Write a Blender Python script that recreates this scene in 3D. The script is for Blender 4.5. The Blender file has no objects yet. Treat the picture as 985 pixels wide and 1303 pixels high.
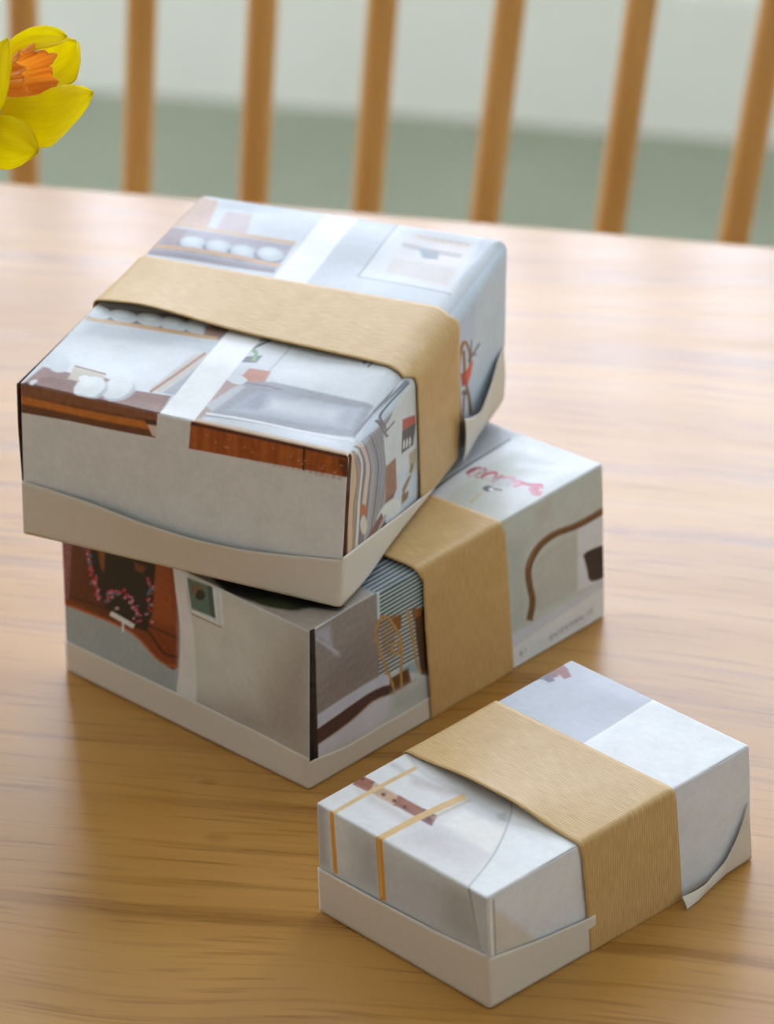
import bpy, bmesh, math, json
import numpy as np
from mathutils import Vector, Matrix

scene = bpy.context.scene
COL = scene.collection

# ------------------------------------------------------------------ camera
cam_data = bpy.data.cameras.new('camera')
cam = bpy.data.objects.new('camera', cam_data)
COL.objects.link(cam)
PITCH, ROLL = 0.513005, -0.0106006
cam_data.sensor_fit = 'HORIZONTAL'
cam_data.sensor_width = 36.0
cam_data.lens = 5000.27 / 985 * 36.0
right = Vector((1, 0, 0))
fwd = Vector((0, math.cos(PITCH), -math.sin(PITCH)))
up = right.cross(fwd)
c_, s_ = math.cos(ROLL), math.sin(ROLL)
right, up = c_ * right + s_ * up, -s_ * right + c_ * up
cam.matrix_world = Matrix(((right.x, up.x, -fwd.x, 0), (right.y, up.y, -fwd.y, 0),
                           (right.z, up.z, -fwd.z, 0.600241), (0, 0, 0, 1)))
cam_data.clip_start = 0.05
cam_data.dof.use_dof = True
cam_data.dof.focus_distance = 1.035
cam_data.dof.aperture_fstop = 19.0
scene.camera = cam

# ------------------------------------------------------------------ light and exposure
scene.view_settings.view_transform = 'Standard'
scene.view_settings.look = 'None'
scene.view_settings.gamma = 1.0
scene.view_settings.use_curve_mapping = False
scene.view_settings.exposure = -0.18

world = bpy.data.worlds.new('overcast_sky')
scene.world = world
world.use_nodes = True
bg = world.node_tree.nodes['Background']
bg.inputs['Color'].default_value = (0.79, 0.895, 1.08, 1)
bg.inputs['Strength'].default_value = 12.5

# room frame: u runs along the far table edge, v away from the camera, origin at the middle of that edge
PHI = math.radians(12.53)
OU = Vector((math.cos(PHI), -math.sin(PHI), 0))
OV = Vector((math.sin(PHI), math.cos(PHI), 0))
OO = Vector((-0.0024, 1.2869, 0))
ROOM = Matrix.Translation(OO) @ Matrix.Rotation(-PHI, 4, 'Z')
FLOOR = -0.74
CEIL = 1.90
WV = 1.757            # back wall
UL, UR, VF = -1.9, 2.1, -2.6
WIN_B = (-0.85, 1.25, 0.45, 1.52)     # window in the back wall: u0,u1,z0,z1
WIN_L = (0.45, 1.40, -0.10, 1.40)      # window in the left wall: v0,v1,z0,z1


def portal(name, loc, sx, sy, rot):
    l = bpy.data.lights.new(name, 'AREA')
    l.shape = 'RECTANGLE'
    l.size, l.size_y = sx, sy
    l.cycles.is_portal = True
    o = bpy.data.objects.new(name, l)
    COL.objects.link(o)
    o.matrix_world = ROOM @ Matrix.Translation(loc) @ rot
    return o


portal('sky_portal', Vector(((WIN_B[0] + WIN_B[1]) / 2, WV + 0.03, (WIN_B[2] + WIN_B[3]) / 2)),
       WIN_B[1] - WIN_B[0], WIN_B[3] - WIN_B[2], Matrix.Rotation(-math.pi / 2, 4, 'X'))
portal('sky_portal', Vector((UL - 0.03, (WIN_L[0] + WIN_L[1]) / 2, (WIN_L[2] + WIN_L[3]) / 2)),
       WIN_L[3] - WIN_L[2], WIN_L[1] - WIN_L[0], Matrix.Rotation(-math.pi / 2, 4, 'Y'))


# ------------------------------------------------------------------ helpers
def srgb(h):
    v = [int(h[i:i + 2], 16) / 255 for i in (0, 2, 4)] if isinstance(h, str) else [x / 255 for x in h]
    return [x / 12.92 if x <= 0.04045 else ((x + 0.055) / 1.055) ** 2.4 for x in v]


def material(name, rgb=None, rough=0.5, spec=0.5):
    m = bpy.data.materials.new(name)
    m.use_nodes = True
    b = m.node_tree.nodes['Principled BSDF']
    b.inputs['Roughness'].default_value = rough
    b.inputs['Specular IOR Level'].default_value = spec
    if rgb:
        b.inputs['Base Color'].default_value = (*srgb(rgb), 1)
    return m, m.node_tree, b


def node(nt, kind, **kw):
    n = nt.nodes.new(kind)
    for k, v in kw.items():
        if k.startswith('in_'):
            n.inputs[int(k[3:]) if k[3:].isdigit() else k[3:].replace('_', ' ')].default_value = v
        else:
            setattr(n, k, v)
    return n


def ramp(nt, stops):
    r = nt.nodes.new('ShaderNodeValToRGB')
    e = r.color_ramp.elements
    while len(e) < len(stops):
        e.new(0.5)
    for el, (p, h) in zip(e, stops):
        el.position = p
        el.color = (*srgb(h), 1)
    return r


def mesh_obj(name, verts, faces, mat, parent=None, smooth=True, uv=None, matrix=None):
    me = bpy.data.meshes.new(name)
    if isinstance(verts, np.ndarray):
        verts = np.ascontiguousarray(verts, dtype=np.float32)
        faces = np.ascontiguousarray(faces, dtype=np.int32)
        n, k = faces.shape
        me.vertices.add(len(verts))
        me.vertices.foreach_set('co', verts.ravel())
        me.loops.add(n * k)
        me.loops.foreach_set('vertex_index', faces.ravel())
        me.polygons.add(n)
        me.polygons.foreach_set('loop_start', np.arange(0, n * k, k, dtype=np.int32))
        me.update(calc_edges=True)
        if uv is not None:
            lay = me.uv_layers.new(name='uv')
            lay.data.foreach_set('uv', np.ascontiguousarray(uv[faces.ravel()], dtype=np.float32).ravel())
    else:
        me.from_pydata([tuple(v) for v in verts], [], faces)
        me.update()
    me.polygons.foreach_set('use_smooth', np.full(len(me.polygons), smooth, dtype=bool))
    me.materials.append(mat)
    me.validate()
    o = bpy.data.objects.new(name, me)
    COL.objects.link(o)
    if parent:
        o.parent = parent
    if matrix is not None:
        o.matrix_local = matrix
    return o


def bm_obj(name, bm, mat, parent=None, smooth=False, matrix=None):
    bmesh.ops.recalc_face_normals(bm, faces=bm.faces[:])
    me = bpy.data.meshes.new(name)
    bm.to_mesh(me)
    bm.free()
    me.polygons.foreach_set('use_smooth', np.full(len(me.polygons), smooth, dtype=bool))
    me.materials.append(mat)
    o = bpy.data.objects.new(name, me)
    COL.objects.link(o)
    if parent:
        o.parent = parent
    if matrix is not None:
        o.matrix_local = matrix
    return o


def thing(name, label, cat, matrix, group=None):
    o = bpy.data.objects.new(name, None)
    o.empty_display_size = 0.02
    COL.objects.link(o)
    o.matrix_world = matrix
    o['label'] = label
    o['category'] = cat
    if group:
        o['group'] = group
    return o


def add_box(bm, lo, hi, bevel=0.0, seg=2):
    ps = [(x, y, z) for x in (lo[0], hi[0]) for y in (lo[1], hi[1]) for z in (lo[2], hi[2])]
    vs = [bm.verts.new(p) for p in ps]
    fs = [bm.faces.new([vs[i] for i in q]) for q in
          ((0, 1, 3, 2), (4, 6, 7, 5), (0, 4, 5, 1), (2, 3, 7, 6), (0, 2, 6, 4), (1, 5, 7, 3))]
    if bevel:
        es = list({e for f in fs for e in f.edges})
        bmesh.ops.bevel(bm, geom=es, offset=bevel, segments=seg, profile=0.5, affect='EDGES')


def add_tube(bm, path, radii, seg=12, flat=1.0):
    """a tapering rod along path; flat < 1 thins it in its second direction"""
    path = [Vector(p) for p in path]
    rings = []
    ref = Vector((0.13, 0.97, 0.2))
    for i, p in enumerate(path):
        t = (path[min(i + 1, len(path) - 1)] - path[max(i - 1, 0)]).normalized()
        a = t.cross(ref).normalized()
        b = a.cross(t).normalized()
        r = radii[i] if isinstance(radii, (list, tuple)) else radii
        rings.append([bm.verts.new(p + a * r * math.cos(2 * math.pi * k / seg) + b * r * flat * math.sin(2 * math.pi * k / seg))
                      for k in range(seg)])
    for i in range(len(rings) - 1):
        for k in range(seg):
            bm.faces.new((rings[i][k], rings[i][(k + 1) % seg], rings[i + 1][(k + 1) % seg], rings[i + 1][k]))
    bm.faces.new(rings[0][::-1])
    bm.faces.new(rings[-1])


def grid_faces(ni, nj, flip=False):
    i, j = np.meshgrid(np.arange(ni - 1), np.arange(nj - 1), indexing='ij')
    a = (i * nj + j).ravel()
    f = np.stack([a, a + nj, a + nj + 1, a + 1], 1)
    return f[:, ::-1] if flip else f


# ------------------------------------------------------------------ materials
def paper_material(name, rough=0.42):
    """printed magazine paper: the ink colour lies in the mesh's 'print' attribute"""
    m, nt, b = material(name, None, rough, 0.45)
    at = node(nt, 'ShaderNodeAttribute', attribute_name='print')
    tc = node(nt, 'ShaderNodeTexCoord')
    no = node(nt, 'ShaderNodeTexNoise')
    no.inputs['Scale'].default_value = 900
    no.inputs['Detail'].default_value = 3
    nt.links.new(tc.outputs['Object'], no.inputs['Vector'])
    mx = node(nt, 'ShaderNodeMix', data_type='RGBA', blend_type='MULTIPLY')
    mx.inputs['Factor'].default_value = 1.0
    rr = ramp(nt, [(0.3, 'fafafa'), (0.7, 'ffffff')])
    nt.links.new(no.outputs['Fac'], rr.inputs['Fac'])
    nt.links.new(at.outputs['Color'], mx.inputs['A'])
    nt.links.new(rr.outputs['Color'], mx.inputs['B'])
    n2 = node(nt, 'ShaderNodeTexNoise')
    n2.inputs['Scale'].default_value = 130
    n2.inputs['Detail'].default_value = 6
    n2.inputs['Roughness'].default_value = 0.65
    nt.links.new(tc.outputs['Object'], n2.inputs['Vector'])
    r2 = ramp(nt, [(0.3, 'f5f5f5'), (0.6, 'ffffff')])
    nt.links.new(n2.outputs['Fac'], r2.inputs['Fac'])
    m2 = node(nt, 'ShaderNodeMix', data_type='RGBA', blend_type='MULTIPLY')
    m2.inputs['Factor'].default_value = 1.0
    nt.links.new(mx.outputs['Result'], m2.inputs['A'])
    nt.links.new(r2.outputs['Color'], m2.inputs['B'])
    nt.links.new(m2.outputs['Result'], b.inputs['Base Color'])
    return m


def plain_paper_material(name, rgb):
    m, nt, b = material(name, rgb, 0.5, 0.4)
    tc = node(nt, 'ShaderNodeTexCoord')
    no = node(nt, 'ShaderNodeTexNoise')
    no.inputs['Scale'].default_value = 700
    no.inputs['Detail'].default_value = 4
    nt.links.new(tc.outputs['Object'], no.inputs['Vector'])
    c = srgb(rgb)
    rr = nt.nodes.new('ShaderNodeValToRGB')
    rr.color_ramp.elements[0].position, rr.color_ramp.elements[1].position = 0.3, 0.7
    rr.color_ramp.elements[0].color = (*[x * 0.97 for x in c], 1)
    rr.color_ramp.elements[1].color = (*c, 1)
    nt.links.new(no.outputs['Fac'], rr.inputs['Fac'])
    nt.links.new(rr.outputs['Color'], b.inputs['Base Color'])
    return m


def kraft_material():
    """ribbed brown wrapping paper: fine ribs run along the band"""
    m, nt, b = material('kraft_paper', 'cfae7c', 0.45, 0.38)
    uv = node(nt, 'ShaderNodeUVMap')
    sp = node(nt, 'ShaderNodeSeparateXYZ')
    nt.links.new(uv.outputs['UV'], sp.inputs[0])
    # ribs about 0.9 mm apart across the band
    mul = node(nt, 'ShaderNodeMath', operation='MULTIPLY', in_1=2 * math.pi / 0.85)
    nt.links.new(sp.outputs['X'], mul.inputs[0])
    sn = node(nt, 'ShaderNodeMath', operation='SINE')
    nt.links.new(mul.outputs[0], sn.inputs[0])
    mp = node(nt, 'ShaderNodeMapping')
    mp.inputs['Scale'].default_value = (2.6, 0.22, 1)
    nt.links.new(uv.outputs['UV'], mp.inputs['Vector'])
    no = node(nt, 'ShaderNodeTexNoise')
    no.inputs['Scale'].default_value = 1.0
    no.inputs['Detail'].default_value = 5
    nt.links.new(mp.outputs[0], no.inputs['Vector'])
    n2 = node(nt, 'ShaderNodeTexNoise')
    n2.inputs['Scale'].default_value = 0.12
    n2.inputs['Detail'].default_value = 3
    nt.links.new(uv.outputs['UV'], n2.inputs['Vector'])
    add = node(nt, 'ShaderNodeMath', operation='MULTIPLY_ADD', in_1=0.13, in_2=0.0)
    nt.links.new(sn.outputs[0], add.inputs[0])
    a2 = node(nt, 'ShaderNodeMath', operation='ADD')
    nt.links.new(add.outputs[0], a2.inputs[0])
    nt.links.new(no.outputs['Fac'], a2.inputs[1])
    a3 = node(nt, 'ShaderNodeMath', operation='MULTIPLY_ADD', in_1=0.35)
    nt.links.new(n2.outputs['Fac'], a3.inputs[0])
    nt.links.new(a2.outputs[0], a3.inputs[2])
    rr = ramp(nt, [(0.3, 'bc9258'), (0.7, 'cea86e'), (1.0, 'dcba84')])
    nt.links.new(a3.outputs[0], rr.inputs['Fac'])
    nt.links.new(rr.outputs['Color'], b.inputs['Base Color'])
    bp = node(nt, 'ShaderNodeBump')
    bp.inputs['Strength'].default_value = 0.25
    bp.inputs['Distance'].default_value = 0.0002
    nt.links.new(a2.outputs[0], bp.inputs['Height'])
    nt.links.new(bp.outputs[0], b.inputs['Normal'])
    return m


def wood_table_material():
    m, nt, b = material('satin_table_wood', None, 0.3, 0.42)
    tc = node(nt, 'ShaderNodeTexCoord')
    mp = node(nt, 'ShaderNodeMapping')
    mp.inputs['Scale'].default_value = (2.2, 26.0, 10.0)
    nt.links.new(tc.outputs['Object'], mp.inputs['Vector'])
    # slow wander of the grain lines
    wn = node(nt, 'ShaderNodeTexNoise')
    wn.inputs['Scale'].default_value = 3.0
    wn.inputs['Detail'].default_value = 2
    nt.links.new(tc.outputs['Object'], wn.inputs['Vector'])
    wadd = node(nt, 'ShaderNodeVectorMath', operation='MULTIPLY_ADD')
    wadd.inputs[1].default_value = (0.0, 2.2, 0.0)
    nt.links.new(wn.outputs['Color'], wadd.inputs[0])
    nt.links.new(mp.outputs[0], wadd.inputs[2])
    big = node(nt, 'ShaderNodeTexNoise')
    big.inputs['Scale'].default_value = 1.0
    big.inputs['Detail'].default_value = 3
    big.inputs['Roughness'].default_value = 0.55
    nt.links.new(wadd.outputs[0], big.inputs['Vector'])
    rr = ramp(nt, [(0.3, (171, 119, 53)), (0.5, (184, 133, 64)), (0.7, (194, 144, 74))])
    nt.links.new(big.outputs['Fac'], rr.inputs['Fac'])
    # growth-ring lines: thin darker streaks
    sc = node(nt, 'ShaderNodeVectorMath', operation='MULTIPLY')
    sc.inputs[1].default_value = (1.2, 3.6, 1.0)
    nt.links.new(wadd.outputs[0], sc.inputs[0])
    ln = node(nt, 'ShaderNodeTexNoise')
    ln.inputs['Scale'].default_value = 1.0
    ln.inputs['Detail'].default_value = 4
    ln.inputs['Roughness'].default_value = 0.6
    nt.links.new(sc.outputs[0], ln.inputs['Vector'])
    lr = ramp(nt, [(0.36, (220, 210, 196)), (0.46, 'ffffff')])
    nt.links.new(ln.outputs['Fac'], lr.inputs['Fac'])
    mx = node(nt, 'ShaderNodeMix', data_type='RGBA', blend_type='MULTIPLY')
    mx.inputs['Factor'].default_value = 1.0
    nt.links.new(rr.outputs['Color'], mx.inputs['A'])
    nt.links.new(lr.outputs['Color'], mx.inputs['B'])
    # pores
    s2 = node(nt, 'ShaderNodeVectorMath', operation='MULTIPLY')
    s2.inputs[1].default_value = (12.0, 18.0, 1.0)
    nt.links.new(wadd.outputs[0], s2.inputs[0])
    po = node(nt, 'ShaderNodeTexNoise')
    po.inputs['Scale'].default_value = 1.0
    po.inputs['Detail'].default_value = 2
    nt.links.new(s2.outputs[0], po.inputs['Vector'])
    pr = ramp(nt, [(0.30, 'e2dacc'), (0.45, 'ffffff')])
    nt.links.new(po.outputs['Fac'], pr.inputs['Fac'])
    m2 = node(nt, 'ShaderNodeMix', data_type='RGBA', blend_type='MULTIPLY')
    m2.inputs['Factor'].default_value = 1.0
    nt.links.new(mx.outputs['Result'], m2.inputs['A'])
    nt.links.new(pr.outputs['Color'], m2.inputs['B'])
    # two small knots (object coordinates on the table top)
    last = m2.outputs['Result']
    for (kx, ky, rx, ry) in [(0.034, -0.3745, 0.0035, 0.0022), (0.0434, -0.4006, 0.0045, 0.003), (0.1235, -0.2128, 0.006, 0.004)]:
        s = node(nt, 'ShaderNodeVectorMath', operation='SUBTRACT')
        s.inputs[1].default_value = (kx, ky, 0)
        nt.links.new(tc.outputs['Object'], s.inputs[0])
        d = node(nt, 'ShaderNodeVectorMath', operation='MULTIPLY')
        d.inputs[1].default_value = (1 / rx, 1 / ry, 0)
        nt.links.new(s.outputs[0], d.inputs[0])
        le = node(nt, 'ShaderNodeVectorMath', operation='LENGTH')
        nt.links.new(d.outputs[0], le.inputs[0])
        kr = ramp(nt, [(0.45, 'c48f55'), (1.0, 'ffffff')])
        nt.links.new(le.outputs['Value'], kr.inputs['Fac'])
        k = node(nt, 'ShaderNodeMix', data_type='RGBA', blend_type='MULTIPLY')
        k.inputs['Factor'].default_value = 0.3
        nt.links.new(last, k.inputs['A'])
        nt.links.new(kr.outputs['Color'], k.inputs['B'])
        last = k.outputs['Result']
    nt.links.new(last, b.inputs['Base Color'])
    # uneven lacquer
    rn = node(nt, 'ShaderNodeMapRange')
    rn.inputs['From Min'].default_value, rn.inputs['From Max'].default_value = 0.3, 0.7
    rn.inputs['To Min'].default_value, rn.inputs['To Max'].default_value = 0.26, 0.34
    nt.links.new(ln.outputs['Fac'], rn.inputs['Value'])
    nt.links.new(rn.outputs['Result'], b.inputs['Roughness'])
    bp = node(nt, 'ShaderNodeBump')
    bp.inputs['Strength'].default_value = 0.12
    bp.inputs['Distance'].default_value = 0.0004
    nt.links.new(ln.outputs['Fac'], bp.inputs['Height'])
    nt.links.new(bp.outputs[0], b.inputs['Normal'])
    return m


def chair_wood_material():
    m, nt, b = material('honey_chair_wood', None, 0.42, 0.4)
    tc = node(nt, 'ShaderNodeTexCoord')
    mp = node(nt, 'ShaderNodeMapping')
    mp.inputs['Scale'].default_value = (70, 70, 5)
    nt.links.new(tc.outputs['Object'], mp.inputs['Vector'])
    no = node(nt, 'ShaderNodeTexNoise')
    no.inputs['Scale'].default_value = 1.0
    no.inputs['Detail'].default_value = 4
    nt.links.new(mp.outputs[0], no.inputs['Vector'])
    rr = ramp(nt, [(0.3, 'd49c56'), (0.7, 'e2b26c')])
    nt.links.new(no.outputs['Fac'], rr.inputs['Fac'])
    nt.links.new(rr.outputs['Color'], b.inputs['Base Color'])
    return m


def painted_material(name, c0, c1, scale, rough=0.6):
    m, nt, b = material(name, c0, rough, 0.35)
    tc = node(nt, 'ShaderNodeTexCoord')
    no = node(nt, 'ShaderNodeTexNoise')
    no.inputs['Scale'].default_value = scale
    no.inputs['Detail'].default_value = 4
    nt.links.new(tc.outputs['Object'], no.inputs['Vector'])
    rr = ramp(nt, [(0.35, c0), (0.65, c1)])
    nt.links.new(no.outputs['Fac'], rr.inputs['Fac'])
    nt.links.new(rr.outputs['Color'], b.inputs['Base Color'])
    return m


def petal_material(name, c0, c1, c2):
    """c0 at the base, c1 in the middle, c2 at the tip; fine veins along the petal"""
    m, nt, b = material(name, c1, 0.5, 0.25)
    uv = node(nt, 'ShaderNodeUVMap')
    sp = node(nt, 'ShaderNodeSeparateXYZ')
    nt.links.new(uv.outputs['UV'], sp.inputs[0])
    rr = ramp(nt, [(0.0, c0), (0.45, c1), (1.0, c2)])
    nt.links.new(sp.outputs['Y'], rr.inputs['Fac'])
    mp = node(nt, 'ShaderNodeMapping')
    mp.inputs['Scale'].default_value = (14, 1.2, 1)
    nt.links.new(uv.outputs['UV'], mp.inputs['Vector'])
    no = node(nt, 'ShaderNodeTexNoise')
    no.inputs['Scale'].default_value = 1.0
    no.inputs['Detail'].default_value = 3
    nt.links.new(mp.outputs[0], no.inputs['Vector'])
    vr = ramp(nt, [(0.35, 'e0d8b0'), (0.6, 'ffffff')])
    nt.links.new(no.outputs['Fac'], vr.inputs['Fac'])
    mx = node(nt, 'ShaderNodeMix', data_type='RGBA', blend_type='MULTIPLY')
    mx.inputs['Factor'].default_value = 0.25
    nt.links.new(rr.outputs['Color'], mx.inputs['A'])
    nt.links.new(vr.outputs['Color'], mx.inputs['B'])
    nt.links.new(mx.outputs['Result'], b.inputs['Base Color'])
    tr = node(nt, 'ShaderNodeBsdfTranslucent')
    nt.links.new(mx.outputs['Result'], tr.inputs['Color'])
    ms = node(nt, 'ShaderNodeMixShader')
    ms.inputs[0].default_value = 0.65
    out = nt.nodes['Material Output']
    nt.links.new(b.outputs[0], ms.inputs[1])
    nt.links.new(tr.outputs[0], ms.inputs[2])
    nt.links.new(ms.outputs[0], out.inputs['Surface'])
    bp = node(nt, 'ShaderNodeBump')
    bp.inputs['Strength'].default_value = 0.3
    bp.inputs['Distance'].default_value = 0.0004
    nt.links.new(no.outputs['Fac'], bp.inputs['Height'])
    nt.links.new(bp.outputs[0], b.inputs['Normal'])
    return m


M_PRINT = paper_material('printed_magazine_paper')
M_WHITE = plain_paper_material('blank_page_margin', (222, 212, 197))
M_KRAFT = kraft_material()
M_TABLE = wood_table_material()
M_CHAIR = chair_wood_material()
M_WALL = painted_material('pale_wall_paint', 'e2e6de', 'e8ebe4', 5)
M_SKIRT = painted_material('white_skirting_paint', (246, 244, 232), (249, 247, 236), 8, 0.45)
M_FLOOR = painted_material('sage_green_floor', (141, 144, 122), (148, 151, 130), 6, 0.55)
M_DEEP = painted_material('warm_grey_wall_paint', (214, 203, 187), (222, 211, 195), 5)
M_CEIL = painted_material('ceiling_paint', 'f0f0ec', 'f4f4f0', 4)
M_FRAME = painted_material('white_window_paint', 'ecece8', 'f2f2ee', 9, 0.4)
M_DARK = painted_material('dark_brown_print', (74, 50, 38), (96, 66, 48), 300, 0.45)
M_INK = material('grey_ink', '8a8684', 0.6, 0.3)[0]
M_VASE = painted_material('white_glaze', 'e6e4de', 'eeece6', 20, 0.2)


# ------------------------------------------------------------------ room shell
def struct(name, bm, m):
    o = bm_obj(name, bm, m, matrix=ROOM)
    o['kind'] = 'structure'
    return o


T = 0.12
bm = bmesh.new(); add_box(bm, (UL - T, VF - T, FLOOR - 0.1), (UR + T, WV + T, FLOOR)); struct('floor', bm, M_FLOOR)
bm = bmesh.new(); add_box(bm, (UL - T, VF - T, CEIL), (UR + T, WV + T, CEIL + 0.1)); struct('ceiling', bm, M_CEIL)
bm = bmesh.new()
u0, u1, z0, z1 = WIN_B
add_box(bm, (UL, WV, FLOOR), (u0, WV + T, CEIL)); add_box(bm, (u1, WV, FLOOR), (UR, WV + T, CEIL))
add_box(bm, (u0, WV, FLOOR), (u1, WV + T, z0)); add_box(bm, (u0, WV, z1), (u1, WV + T, CEIL))
struct('wall_back', bm, M_WALL)
bm = bmesh.new(); add_box(bm, (UR, VF, FLOOR), (UR + T, WV + T, CEIL))
struct('wall_right', bm, M_WALL)
bm = bmesh.new()
v0, v1, z0, z1 = WIN_L
add_box(bm, (UL - T, VF, FLOOR), (UL, v0, CEIL)); add_box(bm, (UL - T, v1, FLOOR), (UL, WV + T, CEIL))
add_box(bm, (UL - T, v0, FLOOR), (UL, v1, z0)); add_box(bm, (UL - T, v0, z1), (UL, v1, CEIL))
struct('wall_left', bm, M_DEEP)
bm = bmesh.new(); add_box(bm, (UL - T, VF - T, FLOOR), (UR + T, VF, CEIL)); struct('wall_front', bm, M_DEEP)

# skirting board: flat face, stepped and rounded top
bm = bmesh.new()
prof = [(0, 0), (-0.018, 0), (-0.018, 0.125), (-0.014, 0.137), (-0.009, 0.142), (-0.009, 0.155), (0, 0.158)]
ends = [[bm.verts.new((uu, WV + a, FLOOR + b_)) for a, b_ in prof] for uu in (UL, UR)]
for i in range(len(prof)):
    j = (i + 1) % len(prof)
    bm.faces.new((ends[0][i], ends[0][j], ends[1][j], ends[1][i]))
bm.faces.new(ends[0]); bm.faces.new(ends[1][::-1])
struct('baseboard_back', bm, M_SKIRT)


def window(name, a0, a1, z0, z1, place):
    """frame with one mullion and one transom plus a sill; place maps (a, depth, z) to the room frame"""
    bm = bmesh.new()
    w = 0.045

    def bar(p, q):
        P, Q = place(*p), place(*q)
        add_box(bm, [min(x, y) for x, y in zip(P, Q)], [max(x, y) for x, y in zip(P, Q)], 0.004, 1)
    bar((a0, 0.045, z0), (a0 + w, 0.085, z1)); bar((a1 - w, 0.045, z0), (a1, 0.085, z1))
    bar((a0 + w, 0.045, z0), (a1 - w, 0.085, z0 + w)); bar((a0 + w, 0.045, z1 - w), (a1 - w, 0.085, z1))
    am = (a0 + a1) / 2
    bar((am - 0.02, 0.05, z0 + w), (am + 0.02, 0.08, z1 - w))
    return struct(name, bm, M_FRAME)


window('window_1', *WIN_B, lambda a, d, z: (a, WV + d, z))
window('window_2', *WIN_L, lambda a, d, z: (UL - d, a, z))

# ------------------------------------------------------------------ dining table
table = thing('dining_table', 'pale honey wooden dining table with satin grain carrying the three paper boxes', 'table',
              ROOM @ Matrix.Translation((0, 0, FLOOR)))
H = -FLOOR
bm = bmesh.new(); add_box(bm, (-0.80, -0.86, -0.028), (0.80, 0.0, 0.0), 0.004, 3)
bm_obj('table_top', bm, M_TABLE, table, matrix=Matrix.Translation((0, 0, H)))
for sx in (-0.72, 0.72):
    for sy in (-0.78, -0.08):
        bm = bmesh.new()
        add_tube(bm, [(sx, sy, 0), (sx, sy, H - 0.0285)], [0.022, 0.03], 16)
        bm_obj('leg', bm, M_TABLE, table, smooth=True)
bm = bmesh.new()
for lo, hi in (((-0.69, -0.79, H - 0.11), (0.69, -0.77, H - 0.0282)), ((-0.69, -0.09, H - 0.11), (0.69, -0.07, H - 0.0282)),
               ((-0.73, -0.75, H - 0.11), (-0.71, -0.11, H - 0.0282)), ((0.71, -0.75, H - 0.11), (0.73, -0.11, H - 0.0282))):
    add_box(bm, lo, hi)
bm_obj('apron', bm, M_TABLE, table)

# ------------------------------------------------------------------ chair with a fan of slender spindles
SEAT = 0.45
LEAN = math.radians(9)
chair = thing('spindle_back_chair', 'wide honey-brown wooden chair with a fan of slender upright spindles behind the table', 'chair',
              ROOM @ Matrix.Translation((-0.1986, 0.17, FLOOR)))


def back(s, t, off=0.0):     # point on the leaning chair back
    return Vector((s, t * math.sin(LEAN) + off, SEAT + t * math.cos(LEAN)))


bm = bmesh.new(); add_box(bm, (-0.37, -0.36, SEAT - 0.032), (0.37, 0.035, SEAT), 0.012, 3)
bm_obj('seat', bm, M_CHAIR, chair, smooth=False)
for sx, sy, dx, dy in ((-0.32, -0.31, -0.02, -0.03), (0.32, -0.31, 0.02, -0.03), (-0.32, -0.01, -0.02, 0.05), (0.32, -0.01, 0.02, 0.05)):
    bm = bmesh.new()
    add_tube(bm, [(sx + dx, sy + dy, 0), (sx + dx * .5, sy + dy * .5, 0.22), (sx, sy, SEAT - 0.0325)], [0.013, 0.021, 0.016], 14)
    bm_obj('leg', bm, M_CHAIR, chair, smooth=True)
SPIN = [(0.0, 0.0), (0.0447, 0.0590), (0.0931, 0.1143), (0.1387, 0.1697), (0.1827, 0.2318), (0.2335, 0.2880), (0.2801, 0.3494)]
SPIN = [(-a, -b_) for a, b_ in SPIN[:0:-1]] + SPIN
LEN = 0.76
SPIN = [(a, a + (b_ - a) * LEN / 0.6) for a, b_ in SPIN]
for a, b_ in SPIN:
    bm = bmesh.new()
    n = 13
    add_tube(bm, [back(a + (b_ - a) * k / (n - 1), 0.0005 + (LEN - 0.02) * k / (n - 1)) for k in range(n)],
             [0.0058 + 0.0009 * math.sin(math.pi * k / (n - 1)) for k in range(n)], 16, 0.8)
    bm_obj('spindle', bm, M_CHAIR, chair, smooth=True)
for s in (-1, 1):
    bm = bmesh.new()
    add_tube(bm, [back(s * (0.335 + 0.12 * k / 8), 0.0005 + (LEN - 0.02) * k / 8) for k in range(9)], [0.014] * 9, 16)
    bm_obj('back_post', bm, M_CHAIR, chair, smooth=True)
bm = bmesh.new()
add_tube(bm, [back(-0.51 + 1.02 * k / 16, LEN, 0.012 * math.cos(math.pi * (k / 16 - 0.5)) - 0.012) + Vector((0, 0, 0.03 * math.sin(math.pi * k / 16))) for k in range(17)],
         [0.024 + 0.012 * math.sin(math.pi * k / 16) for k in range(17)], 16, 0.55)
bm_obj('crest_rail', bm, M_CHAIR, chair, smooth=True)
bm = bmesh.new()
add_tube(bm, [(-0.33, -0.325, 0.2), (0.33, -0.325, 0.2)], 0.009, 10); 
bm_obj('stretcher', bm, M_CHAIR, chair, smooth=True)
bm = bmesh.new()
add_tube(bm, [(-0.33, 0.014, 0.24), (0.33, 0.014, 0.24)], 0.009, 10)
bm_obj('stretcher', bm, M_CHAIR, chair, smooth=True)

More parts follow.
